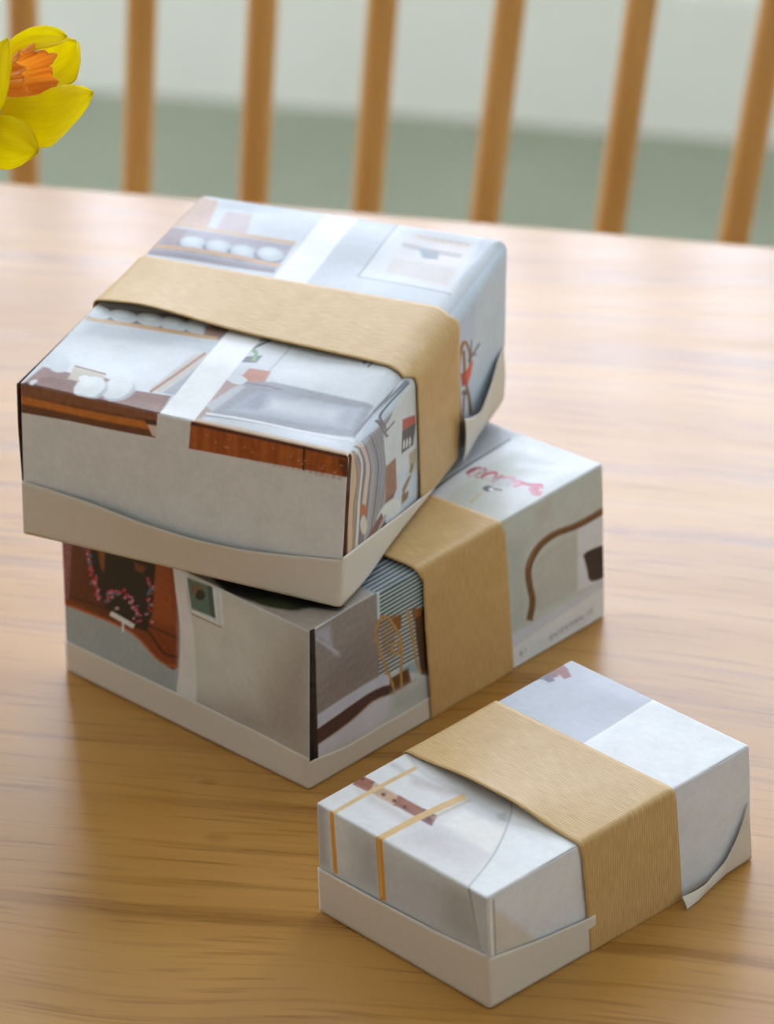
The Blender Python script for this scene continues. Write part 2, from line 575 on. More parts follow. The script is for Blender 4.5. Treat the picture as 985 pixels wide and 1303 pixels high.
# ------------------------------------------------------------------ the paper boxes
HEX = json.loads('''{"T": {"Fb": [-0.01319, 0.91768, 0.05368], "Ft": [-0.00995, 0.91556, 0.10172], "Lb": [-0.10126, 0.95289, 0.05778], "Lt": [-0.09976, 0.95099, 0.1062], "Rb": [0.03484, 1.0347, 0.0552], "Rt": [0.03594, 1.03497, 0.10749], "Bb": [-0.05323, 1.06991, 0.05929], "Bt": [-0.05397, 1.06807, 0.10782]}, "M": {"Fb": [-0.02244, 0.90946, 0.0], "Ft": [-0.02144, 0.90825, 0.052], "Lb": [-0.09363, 0.97373, 0.0], "Lt": [-0.09323, 0.97595, 0.052], "Rb": [0.06443, 1.00116, 0.0], "Rt": [0.06277, 1.00048, 0.052], "Bb": [-0.0077, 1.06398, 0.0], "Bt": [-0.00802, 1.05966, 0.052]}, "S": {"Fb": [0.02472, 0.80771, 0.0], "Ft": [0.02378, 0.80694, 0.03475], "Lb": [-0.01863, 0.85159, 0.0], "Lt": [-0.01924, 0.85086, 0.03475], "Rb": [0.09711, 0.8739, 0.0], "Rt": [0.0954, 0.87605, 0.03475], "Bb": [0.05149, 0.92056, 0.0], "Bt": [0.05019, 0.92031, 0.03475]}}''')
# printed pictures, plus some painted shade and highlights: per face a paper colour and a list of colour shapes [red, green, blue, edge softness mm, opacity, u, v, u, v, ...]
# in the face's own 0..1 coordinates (t top, l left end, r long right side); Tr and Mr end with shade painted into the corner slit
BASE = json.loads('''{"Tt": [199, 202, 205], "Tl": [231, 231, 231], "Tr": [214, 226, 239], "Ml": [209, 207, 200], "Mr": [214, 217, 217], "Mt": [220, 222, 221], "St": [225, 222, 220], "Sl": [217, 221, 226], "Sr": [231, 233, 238]}''')
ART = json.loads('''{"Tt":[[214,216,218,8,1.0,-0.022,0.175,0.247,0.263,0.382,0.286,0.424,0.021,0.076,-0.023],
[169,172,177,3,0.8,0.034,0.322,0.432,0.351,0.441,0.278,0.045,0.261],
[218,220,222,7,1.0,0.06,0.203,0.34,0.273,0.391,0.12,0.108,0.083],
[195,159,135,0.4,1.0,0.002,0.996,0.064,0.98,0.106,0.835,-0.013,0.825,-0.02,0.868],
[186,159,155,0.6,0.8,0.113,0.939,0.199,0.944,0.237,0.828,0.137,0.822],
[150,140,148,0.4,1.0,-0.009,0.817,0.396,0.828,0.409,0.69,-0.002,0.67],
[146,121,120,0.5,1.0,0.013,0.81,0.058,0.814,0.076,0.718,0.016,0.719],
[115,111,118,0.25,1.0,0.157,0.738,0.159,0.724,0.151,0.711,0.136,0.704,0.115,0.703,0.093,0.709,0.074,0.72,0.062,0.735,0.06,0.75,0.067,0.762,0.083,0.769,0.104,0.77,0.127,0.764,0.145,0.753],
[179,186,189,0.6,1.0,0.152,0.751,0.155,0.736,0.149,0.724,0.135,0.717,0.116,0.716,0.096,0.722,0.079,0.733,0.067,0.748,0.065,0.763,0.071,0.775,0.085,0.782,0.104,0.783,0.124,0.777,0.141,0.766],
[200,205,207,1.2,1.0,0.129,0.757,0.13,0.749,0.125,0.742,0.116,0.738,0.104,0.737,0.091,0.74,0.08,0.747,0.074,0.755,0.072,0.763,0.077,0.77,0.086,0.774,0.099,0.774,0.112,0.771,0.122,0.765],
[115,111,118,0.25,1.0,0.238,0.744,0.24,0.729,0.233,0.717,0.217,0.71,0.196,0.709,0.174,0.715,0.155,0.726,0.144,0.74,0.142,0.755,0.149,0.767,0.166,0.775,0.187,0.776,0.209,0.77,0.227,0.758],
[179,186,189,0.6,1.0,0.234,0.757,0.237,0.742,0.23,0.73,0.216,0.723,0.198,0.722,0.178,0.728,0.16,0.739,0.149,0.753,0.147,0.768,0.153,0.781,0.167,0.788,0.186,0.788,0.206,0.783,0.223,0.771],
[200,205,207,1.2,1.0,0.211,0.762,0.212,0.754,0.207,0.747,0.198,0.743,0.186,0.743,0.173,0.746,0.162,0.752,0.156,0.76,0.155,0.769,0.159,0.775,0.169,0.779,0.181,0.78,0.194,0.777,0.204,0.77],
[115,111,118,0.25,1.0,0.317,0.745,0.319,0.73,0.311,0.718,0.295,0.711,0.275,0.71,0.253,0.716,0.234,0.727,0.223,0.741,0.221,0.756,0.229,0.768,0.245,0.775,0.266,0.776,0.288,0.77,0.306,0.759],
[179,186,189,0.6,1.0,0.313,0.757,0.316,0.743,0.309,0.731,0.295,0.724,0.276,0.723,0.257,0.729,0.24,0.74,0.229,0.754,0.226,0.769,0.233,0.781,0.247,0.788,0.266,0.789,0.285,0.783,0.302,0.772],
[200,205,207,1.2,1.0,0.29,0.763,0.291,0.755,0.286,0.748,0.277,0.744,0.265,0.744,0.252,0.747,0.241,0.753,0.235,0.761,0.234,0.769,0.239,0.776,0.248,0.78,0.26,0.78,0.273,0.777,0.283,0.771],
[115,111,118,0.25,1.0,0.397,0.758,0.399,0.744,0.391,0.732,0.375,0.725,0.354,0.724,0.332,0.729,0.314,0.74,0.303,0.755,0.301,0.769,0.309,0.781,0.325,0.789,0.346,0.789,0.368,0.783,0.386,0.772],
[179,186,189,0.6,1.0,0.393,0.771,0.395,0.756,0.388,0.744,0.374,0.737,0.356,0.736,0.336,0.742,0.319,0.753,0.308,0.768,0.306,0.782,0.313,0.794,0.327,0.801,0.345,0.802,0.365,0.796,0.382,0.785],
[200,205,207,1.2,1.0,0.369,0.776,0.37,0.768,0.366,0.761,0.356,0.757,0.344,0.757,0.332,0.76,0.321,0.766,0.315,0.774,0.314,0.782,0.319,0.789,0.328,0.793,0.34,0.794,0.353,0.79,0.363,0.784],
[197,156,110,0.2,1.0,-0.003,0.823,0.4,0.829,0.393,0.844,-0.01,0.839],
[189,142,95,0.2,1.0,0.01,0.702,0.265,0.718,0.41,0.713,0.403,0.731,0.257,0.737,0.001,0.721],
[127,113,118,0.5,1.0,0.008,0.665,0.411,0.682,0.402,0.704,-0.003,0.687],
[119,106,105,0.5,1.0,0.014,0.397,0.427,0.427,0.419,0.344,0.009,0.322],
[193,197,200,0.4,1.0,0.069,0.362,0.07,0.349,0.063,0.338,0.048,0.332,0.028,0.333,0.007,0.339,-0.011,0.35,-0.021,0.364,-0.023,0.378,-0.015,0.389,-0.0,0.394,0.02,0.394,0.041,0.387,0.058,0.376],
[218,222,222,0.8,1.0,0.038,0.371,0.039,0.365,0.034,0.361,0.025,0.358,0.014,0.359,0.003,0.361,-0.006,0.367,-0.012,0.373,-0.012,0.379,-0.007,0.384,0.002,0.386,0.013,0.386,0.024,0.383,0.033,0.378],
[193,197,200,0.4,1.0,0.149,0.367,0.15,0.354,0.142,0.343,0.127,0.338,0.107,0.338,0.087,0.344,0.07,0.355,0.059,0.369,0.057,0.383,0.065,0.393,0.08,0.399,0.101,0.398,0.121,0.392,0.138,0.381],
[218,222,222,0.8,1.0,0.118,0.376,0.119,0.37,0.114,0.366,0.105,0.363,0.094,0.363,0.083,0.366,0.074,0.371,0.069,0.378,0.069,0.384,0.073,0.388,0.082,0.391,0.093,0.39,0.104,0.387,0.113,0.382],
[193,197,200,0.4,1.0,0.23,0.372,0.232,0.359,0.224,0.349,0.209,0.343,0.189,0.344,0.169,0.35,0.151,0.361,0.141,0.375,0.14,0.388,0.147,0.399,0.163,0.404,0.183,0.404,0.203,0.397,0.22,0.386],
[218,222,222,0.8,1.0,0.201,0.382,0.201,0.376,0.196,0.371,0.187,0.369,0.176,0.369,0.165,0.372,0.156,0.377,0.151,0.383,0.151,0.389,0.155,0.394,0.164,0.396,0.175,0.396,0.186,0.393,0.196,0.388],
[193,197,200,0.4,1.0,0.305,0.372,0.306,0.359,0.299,0.348,0.283,0.343,0.264,0.343,0.243,0.349,0.227,0.36,0.216,0.374,0.215,0.387,0.223,0.398,0.238,0.403,0.258,0.403,0.279,0.396,0.295,0.385],
[218,222,222,0.8,1.0,0.276,0.381,0.276,0.375,0.271,0.371,0.262,0.368,0.251,0.368,0.24,0.371,0.231,0.376,0.226,0.382,0.226,0.388,0.231,0.393,0.24,0.395,0.251,0.395,0.262,0.392,0.271,0.387],
[193,197,200,0.4,1.0,0.378,0.379,0.379,0.365,0.371,0.355,0.356,0.35,0.337,0.35,0.317,0.356,0.3,0.367,0.29,0.381,0.289,0.394,0.296,0.404,0.312,0.41,0.332,0.409,0.352,0.403,0.369,0.392],
[218,222,222,0.8,1.0,0.349,0.388,0.349,0.382,0.344,0.377,0.335,0.375,0.324,0.375,0.313,0.378,0.304,0.383,0.3,0.389,0.3,0.395,0.304,0.4,0.313,0.402,0.324,0.402,0.335,0.399,0.344,0.394],
[144,115,103,0.5,1.0,0.352,0.393,0.411,0.411,0.417,0.347,0.367,0.347],
[191,151,101,0.2,1.0,0.015,0.318,0.207,0.331,0.417,0.341,0.409,0.358,0.199,0.348,0.006,0.335],
[137,96,81,0.5,1.0,0.006,-0.029,0.021,0.084,0.104,0.081,0.211,0.095,0.3,0.068,0.422,0.079,0.435,-0.018,0.219,-0.019],
[115,73,55,1.5,0.8,-0.0,-0.012,0.034,0.004,0.23,0.003,0.424,0.017,0.436,-0.029,0.186,-0.045],
[204,207,210,0.4,1.0,0.089,0.107,0.092,0.089,0.086,0.076,0.073,0.071,0.056,0.074,0.038,0.085,0.022,0.101,0.011,0.12,0.009,0.138,0.014,0.151,0.027,0.156,0.044,0.153,0.063,0.142,0.079,0.126],
[197,184,166,0.4,1.0,0.101,0.115,0.202,0.11,0.218,0.055,0.116,0.055],
[144,113,92,0.2,1.0,0.103,0.112,0.203,0.107,0.201,0.114,0.1,0.118],
[181,182,185,0.6,1.0,0.307,0.086,0.317,0.067,0.318,0.046,0.31,0.026,0.295,0.013,0.276,0.007,0.257,0.011,0.24,0.024,0.231,0.043,0.23,0.065,0.237,0.085,0.252,0.099,0.272,0.104,0.291,0.099],
[220,221,221,0.4,1.0,0.293,0.097,0.303,0.078,0.306,0.056,0.3,0.036,0.288,0.021,0.271,0.015,0.252,0.018,0.236,0.03,0.225,0.048,0.222,0.07,0.228,0.091,0.24,0.106,0.258,0.113,0.277,0.109],
[181,182,185,0.6,1.0,0.234,0.066,0.244,0.046,0.245,0.025,0.237,0.006,0.223,-0.008,0.204,-0.013,0.184,-0.009,0.168,0.004,0.158,0.023,0.157,0.044,0.164,0.064,0.179,0.078,0.198,0.083,0.218,0.079],
[220,221,221,0.4,1.0,0.22,0.076,0.231,0.058,0.233,0.036,0.228,0.015,0.215,0.0,0.198,-0.006,0.18,-0.003,0.163,0.009,0.152,0.028,0.149,0.05,0.154,0.07,0.167,0.085,0.184,0.092,0.203,0.089],
[229,228,226,0.25,1.0,0.171,0.077,0.172,0.071,0.171,0.065,0.167,0.061,0.161,0.059,0.153,0.059,0.147,0.062,0.142,0.068,0.14,0.073,0.142,0.079,0.146,0.084,0.152,0.086,0.159,0.085,0.166,0.082],
[217,219,220,0.2,1.0,0.263,0.075,0.274,0.105,0.278,0.128,0.273,0.133,0.263,0.114,0.247,0.09],
[231,230,228,1,1.0,0.196,0.07,0.201,0.061,0.201,0.05,0.197,0.041,0.19,0.034,0.181,0.03,0.171,0.032,0.164,0.038,0.159,0.047,0.159,0.057,0.163,0.067,0.17,0.074,0.179,0.077,0.188,0.076],
[197,186,175,0.8,1.0,0.352,0.092,0.387,0.261,0.417,0.285,0.438,0.239,0.385,0.081],
[162,113,77,0.2,1.0,0.363,0.072,0.391,0.167,0.421,0.274,0.411,0.282,0.382,0.174,0.354,0.08],
[165,167,174,0.5,1.0,0.391,0.083,0.417,0.173,0.429,0.229,0.461,0.087],
[189,191,197,3,0.6,0.515,1.002,0.629,1.001,0.62,0.719,0.522,0.676],
[214,215,216,0.5,1.0,0.646,0.992,0.923,0.998,0.961,0.724,0.657,0.729],
[164,167,174,0.2,1.0,0.643,0.999,0.649,0.73,0.656,0.726,0.65,0.994],
[169,170,175,0.2,1.0,0.654,0.725,0.954,0.722,0.951,0.729,0.651,0.732],
[220,210,205,0.6,1.0,0.701,0.96,0.91,0.966,0.93,0.747,0.713,0.772],
[207,208,211,2,0.5,0.72,0.998,0.782,1.0,0.814,0.858,0.716,0.853],
[183,174,175,0.2,1.0,0.71,0.897,0.905,0.889,0.897,0.911,0.702,0.919],
[216,201,185,0.2,1.0,0.73,0.949,0.905,0.943,0.898,0.961,0.723,0.967],
[142,151,159,0.5,1.0,0.76,0.905,0.828,0.906,0.837,0.868,0.793,0.865],
[206,195,190,0.8,0.7,0.71,0.84,0.913,0.844,0.923,0.76,0.72,0.77],
[197,180,174,0.3,0.8,0.726,0.958,0.747,0.951,0.746,0.958,0.724,0.965],
[197,180,174,0.3,0.8,0.751,0.958,0.772,0.951,0.771,0.958,0.75,0.966],
[197,180,174,0.3,0.8,0.776,0.958,0.798,0.951,0.796,0.959,0.775,0.966],
[197,180,174,0.3,0.8,0.802,0.959,0.823,0.951,0.821,0.959,0.8,0.966],
[197,180,174,0.3,0.8,0.827,0.959,0.848,0.952,0.847,0.959,0.826,0.966],
[197,180,174,0.3,0.8,0.852,0.959,0.873,0.952,0.872,0.959,0.851,0.966],
[197,180,174,0.3,0.8,0.877,0.959,0.898,0.952,0.897,0.959,0.876,0.966],
[189,193,201,2,0.7,0.92,1.005,0.977,0.995,1.01,0.657,0.969,0.665],
[204,205,206,2,1.0,0.488,0.414,1.0,0.452,0.95,0.216,0.62,0.222],
[169,172,175,0.2,1.0,0.623,0.411,0.619,0.224,0.624,0.221,0.628,0.408],
[91,92,99,0.2,1.0,0.527,0.301,0.53,0.311,0.531,0.321,0.533,0.33,0.536,0.34,0.54,0.349,0.545,0.359,0.551,0.37,0.557,0.38,0.564,0.39,0.571,0.4,0.565,0.407,0.558,0.397,0.551,0.387,0.544,0.376,0.538,0.366,0.533,0.356,0.529,0.346,0.527,0.336,0.525,0.326,0.523,0.316,0.521,0.306],
[115,118,120,0.2,1.0,0.511,0.356,0.516,0.361,0.522,0.366,0.527,0.371,0.533,0.376,0.539,0.38,0.545,0.384,0.552,0.386,0.559,0.389,0.566,0.391,0.573,0.394,0.569,0.401,0.562,0.398,0.555,0.395,0.548,0.393,0.541,0.39,0.535,0.386,0.529,0.382,0.523,0.377,0.517,0.372,0.512,0.367,0.506,0.362],
[86,87,92,0.4,1.0,0.517,0.29,0.57,0.318,0.571,0.281,0.533,0.269],
[113,151,79,0.2,1.0,0.518,0.327,0.525,0.325,0.532,0.323,0.538,0.321,0.543,0.319,0.545,0.318,0.546,0.316,0.547,0.31,0.549,0.303,0.551,0.294,0.552,0.286,0.566,0.283,0.564,0.29,0.562,0.298,0.56,0.307,0.557,0.317,0.552,0.326,0.543,0.334,0.536,0.337,0.528,0.339,0.521,0.341,0.515,0.343],
[171,142,129,0.8,1.0,0.503,0.149,0.555,0.216,0.627,0.195,0.544,0.007,0.529,0.009],
[183,111,75,0.4,1.0,0.566,0.253,0.629,0.258,0.639,0.192,0.562,0.182],
[206,210,213,0.25,1.0,0.589,0.197,0.59,0.189,0.584,0.182,0.574,0.177,0.56,0.177,0.547,0.18,0.535,0.186,0.529,0.195,0.528,0.203,0.534,0.21,0.545,0.214,0.558,0.215,0.572,0.211,0.583,0.205],
[183,184,187,0.5,1.0,0.532,0.071,0.569,0.17,0.644,0.208,0.603,0.108,0.579,0.043],
[142,144,149,0.8,1.0,0.601,0.191,0.651,0.217,0.97,0.215,0.98,0.074,0.556,0.029],
[169,172,181,1.2,1.0,0.639,0.173,0.945,0.19,0.952,0.103,0.601,0.068],
[144,147,157,2,1.0,0.642,0.167,0.758,0.175,0.714,0.101,0.615,0.087],
[204,206,211,2.5,1.0,0.685,0.155,0.891,0.17,0.894,0.119,0.691,0.101],
[144,139,146,0.5,1.0,0.697,0.194,0.695,0.185,0.682,0.177,0.661,0.171,0.636,0.169,0.612,0.17,0.593,0.175,0.584,0.183,0.586,0.192,0.598,0.2,0.62,0.206,0.645,0.208,0.669,0.206,0.688,0.201],
[115,109,115,0.2,1.0,0.588,0.187,0.652,0.192,0.702,0.19,0.699,0.196,0.65,0.199,0.585,0.193],
[217,216,216,0.2,1.0,0.551,0.036,0.753,0.049,0.988,0.058,0.985,0.067,0.75,0.058,0.547,0.045],
[198,172,142,0.5,1.0,0.54,-0.014,0.76,-0.011,1.008,-0.012,1.0,0.015,0.75,0.016,0.528,0.014],
[108,102,109,0.2,1.0,0.862,0.357,0.863,0.364,0.863,0.371,0.864,0.378,0.866,0.384,0.869,0.388,0.875,0.39,0.882,0.391,0.891,0.391,0.9,0.391,0.909,0.392,0.906,0.4,0.897,0.399,0.888,0.399,0.879,0.399,0.871,0.398,0.864,0.395,0.86,0.39,0.858,0.383,0.857,0.376,0.856,0.369,0.855,0.362],
[108,102,109,0.2,1.0,0.88,0.348,0.882,0.355,0.882,0.362,0.883,0.369,0.885,0.374,0.888,0.379,0.894,0.382,0.901,0.383,0.91,0.384,0.92,0.385,0.929,0.387,0.925,0.395,0.916,0.393,0.907,0.392,0.898,0.391,0.889,0.389,0.883,0.386,0.879,0.381,0.876,0.374,0.876,0.367,0.875,0.36,0.874,0.353],
[120,118,127,0.4,1.0,0.978,0.078,0.989,0.194,1.016,0.349,1.004,0.358,0.977,0.203,0.966,0.086],
[234,232,231,0.2,1.0,0.413,1.011,0.518,1.007,0.535,-0.006,0.431,-0.013],
[67,62,71,0.5,1.0,0.031,0.005,0.035,-0.001,0.038,-0.008,0.038,-0.016,0.035,-0.023,0.031,-0.027,0.026,-0.028,0.021,-0.025,0.016,-0.02,0.014,-0.012,0.014,-0.004,0.017,0.003,0.021,0.007,0.026,0.008],
[214,210,209,0.4,1.0,0.039,0.025,0.042,0.02,0.044,0.014,0.043,0.008,0.041,0.002,0.038,-0.002,0.034,-0.003,0.03,-0.001,0.027,0.003,0.025,0.009,0.025,0.016,0.028,0.022,0.031,0.025,0.035,0.027],
[106,104,110,0.3,1.0,0.047,0.014,0.048,0.012,0.049,0.009,0.049,0.006,0.048,0.003,0.046,0.001,0.044,0.0,0.042,0.001,0.04,0.003,0.04,0.006,0.04,0.01,0.041,0.013,0.043,0.014,0.045,0.015]],"Tl":[[119,74,51,0.25,1.0,-0.012,1.03,0.427,1.021,0.422,0.84,0.157,0.823,-0.015,0.804],
[150,96,71,0.5,1.0,-0.012,1.03,0.427,1.031,0.427,0.95,-0.013,0.917],
[210,126,56,0.5,1.0,-0.004,0.917,0.207,0.918,0.415,0.934,0.415,0.888,0.206,0.872,-0.004,0.865],
[82,60,51,0.3,1.0,0.388,0.947,0.427,0.95,0.427,0.924,0.391,0.917],
[234,212,200,0.3,1.0,0.396,0.914,0.425,0.918,0.422,0.846,0.41,0.85],
[176,91,42,0.25,1.0,0.527,1.007,1.004,1.012,1.009,0.862,0.521,0.816],
[200,113,54,0.8,0.6,0.534,0.97,0.533,0.832,0.543,0.836,0.544,0.974],
[145,69,33,0.8,0.6,0.553,0.97,0.551,0.832,0.56,0.835,0.561,0.973],
[200,113,54,0.8,0.6,0.569,0.97,0.568,0.832,0.579,0.836,0.58,0.974],
[145,69,33,0.8,0.6,0.589,0.971,0.588,0.833,0.594,0.835,0.595,0.973],
[145,69,33,0.8,0.6,0.606,0.971,0.605,0.833,0.613,0.836,0.614,0.974],
[145,69,33,0.8,0.6,0.623,0.971,0.623,0.833,0.631,0.836,0.631,0.974],
[200,113,54,0.8,0.6,0.641,0.971,0.641,0.833,0.648,0.836,0.648,0.974],
[200,113,54,0.8,0.6,0.658,0.971,0.657,0.833,0.666,0.836,0.667,0.974],
[145,69,33,0.8,0.6,0.675,0.971,0.675,0.833,0.684,0.837,0.684,0.974],
[145,69,33,0.8,0.6,0.694,0.971,0.693,0.833,0.701,0.837,0.701,0.974],
[145,69,33,0.8,0.6,0.71,0.971,0.71,0.833,0.72,0.837,0.72,0.975],
[145,69,33,0.8,0.6,0.729,0.972,0.729,0.834,0.735,0.836,0.735,0.974],
[200,113,54,0.8,0.6,0.745,0.971,0.745,0.833,0.755,0.837,0.755,0.975],
[145,69,33,0.8,0.6,0.764,0.972,0.764,0.834,0.77,0.837,0.77,0.974],
[145,69,33,0.8,0.6,0.779,0.971,0.779,0.833,0.79,0.838,0.79,0.975],
[200,113,54,0.8,0.6,0.797,0.971,0.798,0.834,0.807,0.838,0.807,0.975],
[200,113,54,0.8,0.6,0.814,0.971,0.815,0.834,0.825,0.838,0.825,0.975],
[145,69,33,0.8,0.6,0.834,0.972,0.835,0.835,0.84,0.837,0.839,0.974],
[200,113,54,0.8,0.6,0.85,0.972,0.851,0.835,0.859,0.838,0.858,0.975],
[145,69,33,0.8,0.6,0.868,0.972,0.869,0.835,0.875,0.838,0.875,0.975],
[145,69,33,0.8,0.6,0.885,0.972,0.886,0.835,0.894,0.838,0.893,0.975],
[145,69,33,0.8,0.6,0.903,0.972,0.904,0.835,0.91,0.838,0.909,0.975],
[145,69,33,0.8,0.6,0.918,0.972,0.919,0.835,0.93,0.839,0.929,0.976],
[200,113,54,0.8,0.6,0.937,0.972,0.939,0.836,0.945,0.838,0.944,0.975],
[145,69,33,0.8,0.6,0.954,0.972,0.955,0.836,0.963,0.839,0.962,0.975],
[145,69,33,0.8,0.6,0.972,0.973,0.974,0.836,0.98,0.839,0.978,0.975],
[85,52,39,0.3,1.0,0.526,0.971,0.662,0.975,1.004,0.977,1.006,0.998,0.663,0.995,0.528,0.992],
[56,41,33,0.2,1.0,0.864,1.005,0.865,0.843,0.872,0.846,0.87,1.008],
[77,44,33,0.8,0.8,0.968,0.965,1.005,0.977,1.009,0.862,0.985,0.861],
[213,168,139,0.3,0.6,0.78,0.942,0.778,0.937,0.774,0.935,0.772,0.938,0.774,0.943,0.778,0.944],
[213,168,139,0.3,0.6,0.868,0.883,0.866,0.877,0.862,0.875,0.86,0.879,0.862,0.884,0.866,0.886],
[213,168,139,0.3,0.6,0.717,0.888,0.716,0.883,0.712,0.882,0.711,0.885,0.712,0.89,0.715,0.891],
[213,168,139,0.3,0.6,0.695,0.908,0.693,0.904,0.691,0.903,0.689,0.906,0.691,0.91,0.693,0.911],
[213,168,139,0.3,0.6,0.984,0.93,0.982,0.925,0.978,0.923,0.976,0.926,0.978,0.931,0.982,0.933],
[213,168,139,0.3,0.6,0.875,0.907,0.873,0.903,0.869,0.901,0.867,0.903,0.869,0.907,0.873,0.909],
[213,168,139,0.3,0.6,0.58,0.93,0.579,0.926,0.576,0.925,0.575,0.927,0.576,0.931,0.579,0.932],
[213,168,139,0.3,0.6,0.606,0.898,0.605,0.892,0.602,0.891,0.6,0.895,0.602,0.9,0.605,0.902],
[213,168,139,0.3,0.6,0.856,0.901,0.854,0.897,0.85,0.895,0.848,0.897,0.85,0.902,0.854,0.904],
[213,168,139,0.3,0.6,0.966,0.875,0.964,0.87,0.96,0.868,0.957,0.871,0.959,0.876,0.964,0.878],
[213,168,139,0.3,0.6,0.928,0.883,0.926,0.878,0.922,0.876,0.92,0.879,0.922,0.885,0.926,0.887],
[213,168,139,0.3,0.6,0.834,0.917,0.832,0.912,0.828,0.911,0.826,0.913,0.828,0.917,0.832,0.919],
[213,168,139,0.3,0.6,0.636,0.883,0.634,0.877,0.63,0.875,0.627,0.879,0.63,0.884,0.634,0.887],
[213,168,139,0.3,0.6,0.93,0.901,0.929,0.896,0.926,0.895,0.925,0.898,0.926,0.903,0.928,0.904],
[213,168,139,0.3,0.6,0.966,0.879,0.964,0.875,0.96,0.873,0.959,0.876,0.96,0.881,0.964,0.882],
[213,168,139,0.3,0.6,0.646,0.932,0.644,0.927,0.642,0.926,0.64,0.93,0.642,0.935,0.644,0.936],
[213,168,139,0.3,0.6,0.836,0.937,0.834,0.933,0.831,0.931,0.829,0.933,0.831,0.937,0.834,0.939],
[213,168,139,0.3,0.6,0.644,0.882,0.642,0.877,0.638,0.875,0.635,0.878,0.638,0.883,0.642,0.885],
[231,231,231,0.2,1.0,0.427,1.031,0.527,1.027,0.519,0.81,0.42,0.824]],"Tr":[[139,137,146,1,1.0,0.021,0.943,0.265,0.887,0.27,0.295,0.05,0.23],
[137,135,144,0.15,0.8,0.08,0.98,0.092,0.931,0.106,0.88,0.119,0.831,0.13,0.784,0.138,0.742,0.143,0.708,0.145,0.681,0.145,0.656,0.144,0.625,0.141,0.585,0.138,0.532,0.132,0.47,0.125,0.403,0.118,0.334,0.112,0.267,0.119,0.256,0.126,0.322,0.133,0.391,0.139,0.458,0.145,0.52,0.149,0.573,0.151,0.614,0.152,0.644,0.152,0.67,0.15,0.698,0.145,0.733,0.137,0.776,0.126,0.823,0.113,0.873,0.099,0.923,0.086,0.972],
[192,193,197,0.15,0.8,0.086,0.976,0.098,0.926,0.112,0.876,0.125,0.827,0.136,0.78,0.144,0.738,0.149,0.704,0.151,0.677,0.151,0.651,0.15,0.62,0.147,0.58,0.144,0.528,0.138,0.466,0.131,0.4,0.124,0.332,0.118,0.266,0.124,0.256,0.131,0.322,0.138,0.39,0.144,0.456,0.15,0.517,0.154,0.57,0.156,0.61,0.158,0.641,0.157,0.667,0.155,0.695,0.15,0.73,0.142,0.773,0.131,0.82,0.118,0.87,0.104,0.92,0.091,0.969],
[180,180,186,0.15,0.8,0.092,0.971,0.104,0.922,0.118,0.872,0.131,0.823,0.142,0.776,0.15,0.734,0.155,0.699,0.157,0.672,0.157,0.646,0.156,0.615,0.153,0.575,0.15,0.523,0.144,0.463,0.137,0.397,0.13,0.33,0.124,0.265,0.129,0.257,0.135,0.322,0.142,0.389,0.149,0.454,0.155,0.515,0.159,0.567,0.161,0.607,0.163,0.637,0.162,0.664,0.16,0.692,0.155,0.727,0.147,0.77,0.136,0.817,0.123,0.867,0.109,0.917,0.097,0.966],
[192,193,197,0.15,0.8,0.096,0.969,0.109,0.92,0.122,0.869,0.135,0.82,0.146,0.773,0.154,0.731,0.159,0.697,0.161,0.669,0.162,0.643,0.16,0.613,0.158,0.573,0.154,0.521,0.148,0.461,0.141,0.397,0.134,0.331,0.128,0.266,0.135,0.255,0.142,0.319,0.149,0.385,0.156,0.45,0.161,0.509,0.165,0.561,0.168,0.601,0.169,0.632,0.169,0.659,0.167,0.687,0.162,0.722,0.153,0.765,0.142,0.812,0.129,0.862,0.116,0.912,0.103,0.961],
[180,180,186,0.15,0.8,0.102,0.965,0.114,0.916,0.128,0.866,0.141,0.816,0.152,0.77,0.16,0.728,0.165,0.693,0.167,0.665,0.167,0.639,0.166,0.608,0.164,0.568,0.16,0.517,0.154,0.458,0.147,0.394,0.14,0.329,0.133,0.266,0.14,0.255,0.147,0.318,0.154,0.383,0.161,0.447,0.167,0.506,0.171,0.557,0.173,0.597,0.174,0.628,0.174,0.655,0.172,0.683,0.167,0.719,0.159,0.762,0.147,0.809,0.134,0.859,0.121,0.909,0.108,0.958],
[164,163,171,0.15,0.8,0.108,0.96,0.121,0.911,0.134,0.861,0.147,0.812,0.158,0.765,0.167,0.723,0.171,0.688,0.173,0.66,0.174,0.633,0.172,0.603,0.17,0.563,0.166,0.512,0.16,0.454,0.153,0.391,0.146,0.327,0.139,0.264,0.145,0.256,0.151,0.318,0.158,0.382,0.165,0.445,0.171,0.504,0.175,0.554,0.178,0.594,0.179,0.625,0.179,0.652,0.177,0.681,0.172,0.716,0.164,0.759,0.152,0.806,0.139,0.856,0.126,0.906,0.113,0.955],
[180,180,186,0.15,0.8,0.113,0.957,0.126,0.908,0.139,0.858,0.152,0.809,0.163,0.762,0.171,0.72,0.176,0.686,0.178,0.657,0.178,0.63,0.177,0.599,0.175,0.56,0.171,0.51,0.165,0.452,0.158,0.39,0.15,0.327,0.144,0.265,0.15,0.254,0.157,0.316,0.165,0.379,0.172,0.441,0.177,0.499,0.181,0.549,0.184,0.589,0.185,0.62,0.185,0.647,0.183,0.676,0.178,0.712,0.17,0.755,0.158,0.802,0.145,0.852,0.132,0.902,0.119,0.95],
